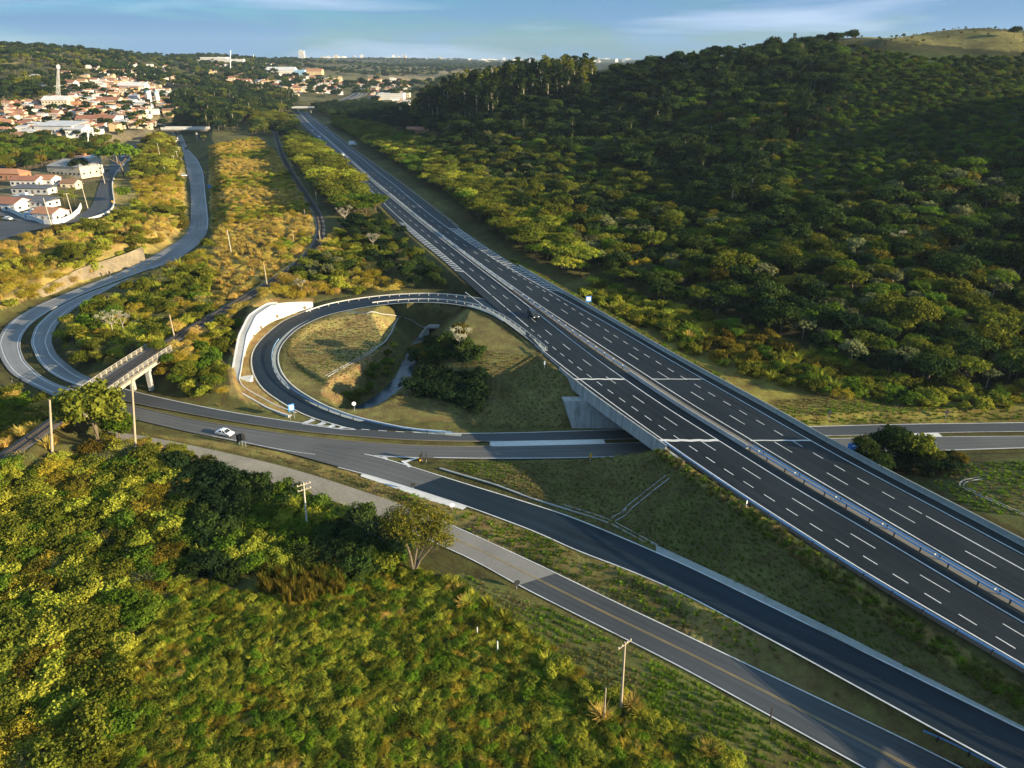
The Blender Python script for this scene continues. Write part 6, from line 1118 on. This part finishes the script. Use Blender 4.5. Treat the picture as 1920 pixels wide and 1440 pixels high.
p = hit(233, 296); vehicle('sedan', 'car_white', 'white car parked at the top of the town street', (p[0], p[1], ZT + .04), 1.2); p = hit(199, 322); vehicle('suv', 'car_black', 'dark car beside the white tower house', (p[0], p[1], ZT + .04), 1.4)

# ------------------------------------------------------------------ houses and the town
_hm = {}; _wm = MB().box((0, 0, 0), (1.2, .12, 1.1)).box((0, -.05, -.62), (1.4, .16, .1), m=1).mesh('window', [M['glass'], M['concrete_pale']])
def house_meshes(w, d, h, style, wall, roofc, far):
    k = (w, d, h, style, wall, roofc, far)
    if k in _hm: return _hm[k]
    x, y = w / 2, d / 2; o = .5; R = {}
    wm = MB().box((0, 0, h / 2 - .6), (w, d, h + 1.2)); rh = w * .0 + d * .20
    if style == 'gable':
        wm.add([(-x, -y, h), (-x, y, h), (-x, 0, h + rh), (-x + .2, -y, h), (-x + .2, y, h), (-x + .2, 0, h + rh)], [(0, 1, 2), (3, 5, 4), (0, 2, 5, 3), (1, 4, 5, 2)]); wm.add([(x, -y, h), (x, y, h), (x, 0, h + rh), (x - .2, -y, h), (x - .2, y, h), (x - .2, 0, h + rh)], [(0, 2, 1), (3, 4, 5), (0, 3, 5, 2), (1, 2, 5, 4)])
        s = rh / y; rm = MB()
        for sg in (-1, 1):
            a = [(-x - o, sg * (y + o), h - s * o + .02), (x + o, sg * (y + o), h - s * o + .02), (x + o, 0, h + rh + .02), (-x - o, 0, h + rh + .02)]; bq = [(p[0], p[1], p[2] + .18) for p in a]; rm.add(a + bq, [(0, 1, 2, 3), (4, 7, 6, 5), (0, 4, 5, 1), (1, 5, 6, 2), (2, 6, 7, 3), (3, 7, 4, 0)])
    elif style == 'hip':
        r2 = max(.3, x - y * .9); a = [(-x - o, -y - o, h), (x + o, -y - o, h), (x + o, y + o, h), (-x - o, y + o, h), (-r2, 0, h + rh * 1.2), (r2, 0, h + rh * 1.2)]; rm = MB().add(a, [(0, 1, 5, 4), (2, 3, 4, 5), (1, 2, 5), (3, 0, 4), (3, 2, 1, 0)])
    elif style == 'shed':
        a = [(-x - o, -y - o, h + .1), (x + o, -y - o, h + .1), (x + o, y + o, h + rh * .6), (-x - o, y + o, h + rh * .6)]; bq = [(p[0], p[1], p[2] + .2) for p in a]; rm = MB().add(a + bq, [(3, 2, 1, 0), (4, 5, 6, 7), (0, 1, 5, 4), (1, 2, 6, 5), (2, 3, 7, 6), (3, 0, 4, 7)])
    else:
        rm = MB().box((0, 0, h + .1), (w + .3, d + .3, .22)); rm.box((w * .2, d * .1, h + .8), (1.6, 1.6, 1.2))
    spots = []; wi = MB(); nwin = max(2, int(w / 3)); fl = max(1, int(h / 2.8))
    for f in range(fl):
        for i in range(nwin):
            xx = -x + (i + .5) * w / nwin
            if f == 0 and i == nwin // 2: continue
            wi.box((xx, -y - .03, 1.5 + 2.8 * f), (1.2, .12, 1.1)); spots.append((xx, -y - .03, 1.5 + 2.8 * f, 0))
        for i in range(max(1, int(d / 4))): yy_ = -y + (i + .5) * d / max(1, int(d / 4)); wi.box((x + .03, yy_, 1.5 + 2.8 * f), (.12, 1.2, 1.1)); wi.box((-x - .03, yy_, 1.5 + 2.8 * f), (.12, 1.2, 1.1)); spots += [(x + .03, yy_, 1.5 + 2.8 * f, pi / 2), (-x - .03, yy_, 1.5 + 2.8 * f, pi / 2)]
    dr = MB().box((-x + (nwin // 2 + .5) * w / nwin, -y - .04, 1.05), (1.0, .12, 2.1))
    R = dict(wall=wm.mesh('wall', M['wall_' + wall]), roof=rm.mesh('roof', M['roof_' + roofc]), window=wi.mesh('window', M['glass']), door=dr.mesh('door', M['bark']), spots=spots); _hm[k] = R
    return R
def house(p, rz, w, d, h, style, wall, roofc, label, group=None, far=False, name='house', cat='house'):
    R = house_meshes(w, d, h, style, wall, roofc, far); o = empty(name, tuple(p), rz); tag(o, label, cat, group)
    for k in (('wall', 'roof', 'window') if far else ('wall', 'roof', 'door')): obj(k, R[k], o)
    if not far:
        for (x_, y_, z_, t_) in R['spots']: obj('window', _wm, o, (x_, y_, z_), t_)
    return o
def H(u, v, rz, w, d, h, style, wall, roofc, label, **k): return house(hit(u, v), rz, w, d, h, style, wall, roofc, label, **k)
# the near corner of the town
H(98, 411, -0.25, 11, 9, 3.4, 'gable', 'white', 'orange', 'white corner house with bright orange roof inside the curved garden wall'); H(70, 408, -0.2, 7, 5, 2.6, 'shed', 'grey', 'dark', 'dark roofed lean to beside the white corner house'); H(62, 411, -0.25, 4, 4, 3.2, 'flat', 'blue', 'white', 'pale blue garage box at the bend of the street')
H(20, 392, -0.25, 17, 10, 3.6, 'gable', 'white', 'red', 'long white house with dull red roof above the street'); H(55, 347, -0.1, 15, 8, 3.2, 'gable', 'white', 'red', 'house with a plain brick red roof behind the dark roofed yard'); H(90, 345, -0.1, 11, 8, 3.2, 'gable', 'white', 'orange', 'house with a pale orange gable roof beside the palms'); H(66, 362, -0.1, 20, 7, 2.8, 'shed', 'grey', 'dark', 'low shed with a long dark grey roof in the yard')
H(20, 335, -0.1, 19, 9, 3.4, 'hip', 'brick', 'orange', 'wide house with orange tiles behind the round green shrub'); H(4, 312, 0, 10, 8, 3.4, 'gable', 'white', 'orange', 'white gabled house at the picture edge below the trees'); H(140, 327, -0.28, 24, 14, 5.5, 'hip', 'cream', 'grey', 'large hall with a broad grey hipped roof above a tan wall', name='hall', cat='hall')
H(176, 330, -0.2, 8, 9, 11, 'flat', 'white', 'white', 'narrow white tower house beside the grey roofed hall'); H(160, 317, -0.2, 6, 7, 8, 'flat', 'cream', 'orange', 'cream house block with terracotta terrace beside the white tower house'); H(66, 385, -0.25, 22, 8, 2.6, 'shed', 'white', 'dark', 'dark roofed garages behind the white garden wall')
H(45, 377, -0.3, 7, 6, 2.8, 'flat', 'white', 'white', 'small flat white annex between the dark roofs'); H(135, 352, 0, 8, 7, 3, 'gable', 'cream', 'brown', 'low brown roofed cottage behind the palms')
gw = resample(np.array([P(u, v, ZT) for u, v in [(2, 389), (30, 402), (48, 411), (66, 414), (80, 420), (100, 421), (122, 417), (138, 408), (148, 399), (153, 388)]]), 50); tag(wall_along(MB(), gw, 0.3, 2.3, -0.3).build('garden_wall', M['wall_white']), 'curved white garden wall round the corner house', 'wall')
for u, v in ((122, 385), (132, 380), (142, 385), (118, 378), (140, 372)):
    tree_at('palm', 0, tuple(hit(u, v)), 0.8, u, 'short bushy palm behind the white garden wall', 'palms behind the white garden wall', 'palm_tree', 'palm tree')
# white factory, church-like hall, long roofs
def complex_building(u, v, rz, blocks, label, cat):
    p = hit(u, v); o = empty('factory' if cat == 'factory' else 'building', tuple(p), rz); tag(o, label, cat)
    for (x, y, w, d, h, style, wall, roofc) in blocks:
        R = house_meshes(w, d, h, style, wall, roofc, True)
        a = obj('wall', R['wall'], o, (x, y, 0)); obj('roof', R['roof'], o, (x, y, 0)); [obj('window', _wm, a, (x_, y_, z_), t_) for (x_, y_, z_, t_) in R['spots']]
complex_building(120, 254, -0.15, [(0, 0, 34, 20, 8, 'shed', 'white', 'white'), (18, -5, 16, 13, 6, 'gable', 'white', 'white'), (-10, -12, 18, 6, 4, 'flat', 'white', 'grey')], 'big white factory with slanted white roof below the town', 'factory')
complex_building(113, 205, 0.1, [(0, 0, 24, 17, 9, 'gable', 'cream', 'white'), (16, 2, 7, 8, 7, 'flat', 'brick', 'orange')], 'tall cream hall with pale gable below the lattice mast', 'hall')
complex_building(187, 235, 0.0, [(0, 0, 34, 13, 6, 'gable', 'white', 'red')], 'long white building with a dull red roof beside the factory', 'building')
complex_building(205, 196, 0.0, [(0, 0, 28, 14, 5, 'gable', 'cream', 'red'), (30, 3, 20, 10, 4, 'flat', 'white', 'white')], 'long red roofed block in the middle of the town', 'building')
complex_building(252, 169, 0.1, [(0, 0, 34, 18, 6, 'gable', 'white', 'white')], 'wide white shed roof in the upper town', 'warehouse')
complex_building(528, 139, 0.0, [(0, 0, 62, 30, 8, 'gable', 'white', 'white'), (42, 0, 22, 30, 8, 'flat', 'blue', 'blue'), (68, 8, 36, 22, 6, 'gable', 'ochre', 'orange')], 'long white and blue warehouse on the distant rise', 'warehouse')
complex_building(400, 116, 0.0, [(0, 0, 70, 24, 10, 'flat', 'white', 'white'), (50, -20, 60, 14, 6, 'flat', 'white', 'white')], 'white buildings on the ridge beside the tall mast', 'building')
complex_building(112, 165, 0.0, [(0, 0, 42, 14, 6, 'gable', 'white', 'red')], 'long white house with red roof alone on the green slope', 'building')
complex_building(735, 186, 0.0, [(0, 0, 40, 26, 9, 'flat', 'white', 'white'), (10, 30, 30, 20, 8, 'flat', 'cream', 'white')], 'white industrial block right of the far highway curve', 'warehouse')
complex_building(700, 164, 0.0, [(0, 0, 60, 14, 7, 'gable', 'white', 'orange')], 'low white block with orange roof above the far highway curve', 'building')
complex_building(785, 253, 0.0, [(0, 0, 16, 9, 4, 'gable', 'brick', 'red')], 'lone house with reddish roof among the trees beyond the highway', 'house')
# many small houses: rows on the slope
TOWN = [([(0, 215), (20, 195), (95, 190), (110, 215), (95, 245), (40, 266), (0, 266)], 15, 'below the radio mast'), ([(125, 205), (150, 180), (215, 165), (325, 172), (330, 190), (330, 216), (300, 240), (215, 246), (190, 238), (150, 228)], 15, 'in the middle of the town'), ([(135, 178), (155, 162), (200, 148), (300, 152), (300, 170), (215, 166), (150, 182)], 19, 'in the upper town'), ([(170, 140), (240, 130), (310, 142), (300, 152), (200, 150)], 22, 'high on the hill above the town'), ([(405, 180), (430, 150), (470, 148), (480, 170), (520, 180), (420, 188)], 24, 'in the hamlet among dark trees'), ([(515, 160), (560, 150), (635, 152), (640, 172), (560, 178), (510, 172)], 30, 'in the suburb before the far highway')]
rngh = random.Random(4); styles = [('gable', 'white', 'red'), ('gable', 'cream', 'orange'), ('hip', 'white', 'orange'), ('gable', 'ochre', 'brown'), ('flat', 'white', 'white'), ('flat', 'cream', 'grey'), ('shed', 'tan', 'grey'), ('hip', 'cream', 'red'), ('gable', 'pink', 'red'), ('flat', 'brick', 'white'), ('shed', 'white', 'white'), ('gable', 'white', 'brown')]
CN = dict(red='red', orange='orange', brown='brown', white='white', grey='grey')
for ti, (poly, sp, place) in enumerate(TOWN):
    for q in scatter_points(poly, sp, ymin=380, ymax=1900, road_m=6, hgt=4, jit=.3, seed=60 + ti):
        st, wl, rf = rngh.choice(styles); w_, d_, h_ = rngh.choice([(11, 8, 3.2), (13, 9, 3.4), (10, 8, 6), (15, 9, 3.4)]); k_ = 1.2 if ti > 3 else 0.84
        o = house(tuple(q), rngh.choice((0.1, 0.15, -1.45, 0.12)) + rngh.uniform(-.1, .1), w_, d_, h_, st, wl, rf, describe(q, rngh.random(), 0, 1, '%s house with %s %s roof' % (wl, CN[rf], {'gable': 'gabled', 'hip': 'hipped', 'flat': 'flat', 'shed': 'slanted'}[st])), '', True); o['group'] = 'group of ' + o['label'].replace('small ', '').replace('large ', ''); o.scale = (k_,) * 3
# beyond the three hundred that show best, the rest of the roofs as one mass
_ex = []
for k_, (poly, sp) in enumerate((([(0, 262), (0, 205), (100, 188), (150, 172), (330, 172), (335, 216), (230, 250), (100, 262)], 15), ([(60, 150), (180, 118), (330, 130), (330, 165), (150, 178)], 32), ([(400, 190), (420, 150), (500, 150), (560, 170), (555, 190)], 26), ([(500, 178), (520, 140), (640, 146), (650, 178)], 30), ([(690, 190), (690, 150), (770, 150), (765, 200)], 30), ([(330, 130), (430, 112), (520, 120), (520, 135), (400, 150)], 55))): _ex.append(scatter_points(poly, sp, ymin=380, ymax=2600, road_m=6, hgt=4, jit=.45, seed=160 + k_))
_ex = np.concatenate(_ex); _hs = [o for o in bpy.data.objects if o.name.startswith('house') and o.parent is None and o.scale[0] < .99][:14]; _wl = [next(c for c in o.children if c.name.startswith('wall')) for o in _hs]; _rf = [next(c for c in o.children if c.name.startswith('roof')) for o in _hs]
_rt = np.zeros((len(_ex), 3)); _rt[:, 2] = RNG.choice([.1, -1.4, .2, 1.7], len(_ex)) + RNG.uniform(-.15, .15, len(_ex)); tag(gn_scatter('town_roofs', _ex, _rt, RNG.uniform(.75, 1.05, (len(_ex), 1)) * np.ones((1, 3)), RNG.integers(0, len(_hs), len(_ex)), [_wl, _rf]), kind='stuff')
print('HOUSES', sum(o.name.startswith('house') and o.parent is None for o in bpy.data.objects))
# city on the horizon
rngc = random.Random(9)
for i in range(110):
    u = rngc.choice((rngc.uniform(560, 860), rngc.uniform(600, 800), rngc.uniform(860, 1190))); Y = rngc.uniform(5200, 8200); x = (u - 960) / FPX * (Y * CP); z = float(ground(x, Y)); w_, h_ = rngc.choice(((60, 10), (40, 16), (26, 26), (20, 34), (90, 9), (34, 14), (50, 10)))
    k = ('city', w_, h_, i % 3); 
    if k not in _hm: _hm[k] = MB().box((0, 0, h_ / 2), (w_, w_ * .6, h_)).box((0, 0, h_ + 2), (w_ * .4, w_ * .3, 4)).mesh('city_block', M[('wall_white', 'wall_grey', 'wall_cream')[i % 3]])
    tag(obj('city_block', _hm[k], None, (x, Y, z - 2), rngc.uniform(-.3, .3)), 'tiny pale city block in the haze along the horizon', 'building', 'city blocks along the horizon')
p = hit(567, 112); p = np.array([(567 - 960) / FPX * 4300 * CP, 4300, 0]); p[2] = float(ground(p[0], p[1])); o = empty('tower_block', tuple(p)); tag(o, 'single grey tower block standing on the horizon', 'tower block'); hh = zf(95, 4300) - p[2]; MB().box((0, 0, hh / 2), (30, 24, hh)).build('wall', M['wall_grey'], o); MB().box((-6, 0, hh + 2), (10, 10, 5)).build('roof_housing', M['wall_grey'], o)
# masts
def mast(u, vb, vt, label, w, lattice=True):
    b, h = height_of(u, vb, vt); o = empty('radio_mast', tuple(b)); o.rotation_euler.y = -math.atan((u - 960) * (vt - vb) / 2850.0 / (vb - vt) * -1.0) * 0.9; tag(o, label, 'mast'); mb = MB(); n = 9
    if lattice:
        for i in range(n):
            z0, z1 = h * i / n, h * (i + 1) / n; w0, w1 = w * (1 - .75 * i / n), w * (1 - .75 * (i + 1) / n)
            for a in range(4):
                c = [(-1, -1), (1, -1), (1, 1), (-1, 1)][a]; c2 = [(-1, -1), (1, -1), (1, 1), (-1, 1)][(a + 1) % 4]; mb.tube([(c[0] * w0, c[1] * w0, z0), (c[0] * w1, c[1] * w1, z1)], .16, 4); mb.tube([(c[0] * w0, c[1] * w0, z0), (c2[0] * w1, c2[1] * w1, z1)], .09, 4); mb.tube([(c[0] * w1, c[1] * w1, z1), (c2[0] * w1, c2[1] * w1, z1)], .09, 4)
    else: mb.tube([(0, 0, 0), (0, 0, h)], [w, w * .7], 8)
    mb.build('lattice' if lattice else 'shaft', M['car_white'] if not lattice else M['concrete_pale'], o); an = MB()
    for a in range(6): an.box((w * .8 * cos(a), w * .8 * sin(a), h - 2.5), (.5, .5, 3.0))
    an.build('antenna', M['sign_white'], o)
mast(109, 200, 131, 'pale lattice radio mast rising above the cream hall', 1.7); mast(432, 131, 100, 'tall slender white mast in front of the ridge buildings', .9, False); mast(475, 116, 104, 'thin faint mast on the wooded ridge', .6, False); mast(349, 100, 84, 'faint pylon standing on the skyline', 2.0); mast(165, 285, 250, 'white mast beside the white factory', .35, False)
mb = MB().tube([(0, 0, 0), (0, 0, 14)], 3.2, 14).tube([(9, 0, 0), (9, 0, 13)], 2.6, 14); mb.disc((0, 0, 14.3), 3.4, (0, 0, 1), .6, 14, 1).disc((9, 0, 13.3), 2.8, (0, 0, 1), .6, 14, 1); tag(mb.build('storage_tank', [M['wall_white'], M['roof_blue']], None, tuple(hit(282, 196))), 'pair of white storage tanks with blue tops at the edge of town', 'storage tank')
# distant bridges
def overpass(u0, u1, v, z, th, label, mat, w=9, par=1.0, piers=2, yd=None):
    a = hit(u0, v); b = hit(u1, v); Y = yd or (a[1] + b[1]) / 2; x0 = (u0 - 960) / FPX * (Y * CP + (CAMH - z) * SP); x1 = (u1 - 960) / FPX * (Y * CP + (CAMH - z) * SP); o = empty('overpass', ((x0 + x1) / 2, Y, z)); tag(o, label, 'bridge'); L = x1 - x0
    MB().box((0, 0, -th / 2), (L, w, th)).build('deck', M[mat], o)
    for s in (-1, 1): MB().box((0, s * (w / 2 - .15), par / 2), (L, .3, par)).build('parapet', M['concrete_pale'], o)
    for k in range(piers):
        x = -L / 2 + L * (k + .5) / piers if piers > 1 else 0; g = float(ground((x0 + x1) / 2 + x, Y)); MB().box((x, 0, (g - z - th) / 2), (1.0, w * .6, max(1, z - th - g + 1))).build('pier', M['concrete'], o)
    return o
Yo = P(575, 208.5, ZH)[1] - 40; overpass(549, 592, 208, ZH + 7.0, 1.2, 'grey overpass spanning the highway at the end of the straight', 'concrete_grey', 10, 1.0, 2, yd=Yo)
overpass(436, 482, 209, 14, 1.2, 'distant flat bridge among dark trees beside the green meadow', 'concrete_grey', 9, 1.0, 3)
overpass(306, 390, 256, 11.5, 1.4, 'long cream parapet bridge over the end of the valley road', 'concrete_tan', 10, 2.0, 2)
fe = gcurve([(636, 192), (655, 187), (668, 180)], 20, -3.0)

# ------------------------------------------------------------------ single plants worth pointing at
def lone(u, v, sc, key, var, label, name='tree', rz=0.0, z=0.0, cat='tree'): p = hit(u, v); return tree_at(key, var, (p[0], p[1], p[2] - .1 + z), sc, rz, label, None, name, cat)
# leaning lone tree by the service road
p = hit(776, 1072); r = empty('tree', tuple(p), 0, 1.22); tag(r, 'lone leaning tree with pale forked trunks and thin golden crown beside the service road', 'tree')
L = [(0.6, .6, 5.6, 2.0, 1.8, 1.1), (-1.6, .5, 6.4, 1.6, 1.5, 1.0), (2.8, .4, 5.4, 1.7, 1.5, 1.1), (1.6, 1.6, 7.2, 1.9, 1.8, .9), (-.4, 1.2, 7.6, 1.9, 1.7, .9), (3.6, 1.0, 6.6, 1.3, 1.3, .9), (-2.2, 1.0, 7.4, 1.2, 1.2, .7), (3.9, .2, 4.4, 1.1, 1.1, .7)]
obj('crown', quads_mesh('crown', crown(L, 9500, .17, 400, tuft=.40, per=12), [M['leaf_olive'], M['leaf_rust']], np.random.default_rng(3).integers(0, 2, 9500)), r)
mb = MB()
for q in ((3.2, .4, 4.6), (1.2, 1.2, 6.2), (-1.2, .8, 6.0), (2.4, 1.0, 5.2)): mb.tube([(0, 0, -.4), (q[0] * .25, q[1] * .3, q[2] * .35), (q[0] * .62, q[1] * .6, q[2] * .68), q], [.17, .13, .09, .04], 6)
for l_ in L: mb.tube([(l_[0] * .6, l_[1] * .6, l_[2] * .66), (l_[0], l_[1], l_[2] + .3)], [.06, .02], 4)
mb.build('trunk', M['bark'], r)
for (u, v, sc, key, var, lab) in ((186, 834, 1.7, 'tree_olive', 0, 'bushy olive tree half covering the railway bridge'), (150, 812, 1.0, 'tree_olive', 1, 'smaller olive tree leaning over the railway bridge deck'), (228, 832, .9, 'tree_green', 2, 'small bright green tree beside the tall weathered pole'),
    (236, 378, 1.0, 'tree_green', 0, 'big round bright green tree at the bend of the town street'), (1672, 868, .95, 'tree_forest', 1, 'large dark spreading tree behind the blue direction sign'), (1712, 872, .85, 'tree_olive', 0, 'olive sunlit tree beside the large dark spreading tree'), (1648, 858, .7, 'tree_dark', 2, 'dark leaning tree nearest the highway barrier'), (1740, 878, .6, 'tree_olive', 2, 'smaller sunlit tree at the end of the dark tree group'), (1795, 878, .42, 'tree_rust', 0, 'small rounded tree standing apart on the green mound'),
    (866, 640, .62, 'tree_rust', 1, 'leafy brown green tree behind the white flowered sapling'), (1900, 72, 1.0, 'tree_forest', 1, 'single round tree alone on the bare hilltop'), (1660, 56, .7, 'tree_forest', 0, 'small tree at the top of the grassy crest'), (1548, 68, .8, 'tree_dark', 2, 'dark tree on the edge of the grassy crest'), (92, 84, 1.6, 'tree_dark', 0, 'small dark tree on the left skyline'), (180, 96, 2.2, 'canopy_green', 0, 'flat topped tree breaking the skyline above the town'), (210, 98, 2.0, 'tree_dark', 1, 'dark pointed tree on the skyline above the town'),
    (130, 615, .55, 'tree_olive', 2, 'olive tree at the inner edge of the bend'), (215, 600, .6, 'tree_green', 1, 'green tree in the thicket with bare pale branches beside it'), (475, 258, 1.2, 'palm', 0, 'palm tree before the dark grove'), (383, 270, 1.1, 'palm', 1, 'palm in front of the cream bridge'), (300, 665, .5, 'tree_olive', 1, 'dense bush like tree hugging the end of the railway bridge'), (318, 690, .5, 'tree_green', 0, 'green tree at the foot of the railway bridge pier'), (345, 700, .46, 'tree_lime' if 'tree_lime' in SPEC else 'tree_olive', 2, 'sunlit tree beside the railway bridge embankment')):
    lone(u, v, sc, key, var, lab, 'palm_tree' if key == 'palm' else 'tree', u * .1)
def white_tree(u, v, h, label, nb=7, seed=1):
    p = hit(u, v); r = empty('tree', tuple(p)); tag(r, label, 'tree'); rng = random.Random(seed); mb = MB().tube([(0, 0, -.3), (.05, 0, h * .45), (.1, 0, h * .55)], [.13, .11, .09], 6); C = []
    for i in range(nb):
        a = 2 * pi * i / nb + rng.uniform(-.3, .3); q = h * rng.uniform(.2, .42); e = (q * cos(a), q * sin(a), h * rng.uniform(.82, 1.02)); mb.tube([(.1, 0, h * .5), (e[0] * .55, e[1] * .55, h * .66), e], [.06, .04, .02], 5); C.append((e[0], e[1], e[2], .6, .6, .34))
    obj('crown', quads_mesh('crown', crown(C, 900, .15, seed + 500, tuft=.5, per=8), [M['leaf_white']]), r); mb.build('trunk', M['bark_pale'], r)
white_tree(862, 668, 7.0, 'slim pale trunked sapling with white leaf tufts inside the loop', 9, 1); white_tree(214, 632, 7.0, 'bare forked tree with white leaf tufts inside the bend', 9, 2); white_tree(234, 630, 6.5, 'second pale thin tree inside the bend with few leaves', 5, 3); white_tree(566, 552, 4.5, 'pale trunked tree above the white retaining wall', 6, 4)
white_tree(648, 425, 8, 'whitish bare tree at the edge of the dark bank', 10, 5); white_tree(700, 470, 6, 'small whitish bare tree lower on the dark bank', 8, 6); white_tree(1674, 478, 8, 'bleached dead tree standing on the hillside', 6, 7)
for (u, v, sc, lab) in ((1290, 640, 1.4, 'pale arching pampas clump on the verge beyond the barrier'), (1262, 634, 1.3, 'big golden pampas clump in the sunny scrub'), (1195, 612, 1.2, 'small pampas clump nearest the blue service sign'), (1133, 560, 1.4, 'tall straw coloured clump beside the blue service sign'), (1145, 588, 1.3, 'upright yellow clump on the bank beyond the highway'), (1128, 1352, 1.1, 'dry straw clump around the short bare post'), (1185, 1332, 1.1, 'dry grass clump at the foot of the tall power pole'), (1330, 1420, 1.0, 'long pale grass clump at the bottom edge')):
    lone(u, v, sc, 'grass_straw', int(u) % 3, lab, 'grass_clump', u * .3, 0, 'grass')
# ------------------------------------------------------------------ the air between
mb = MB().box((0, 4500, 150), (16000, 10400, 330)); m = bpy.data.materials.new('haze'); m.use_nodes = True; n = m.node_tree.nodes; n.clear(); ou = n.new('ShaderNodeOutputMaterial'); pv_ = n.new('ShaderNodeVolumePrincipled')
pv_.inputs['Color'].default_value = (0.62, 0.80, 1.0, 1); pv_.inputs['Density'].default_value = 0.000045; pv_.inputs['Anisotropy'].default_value = 0.1; m.node_tree.links.new(pv_.outputs[0], ou.inputs['Volume'])
HZ = mb.build('haze', m); tag(HZ, kind='stuff')
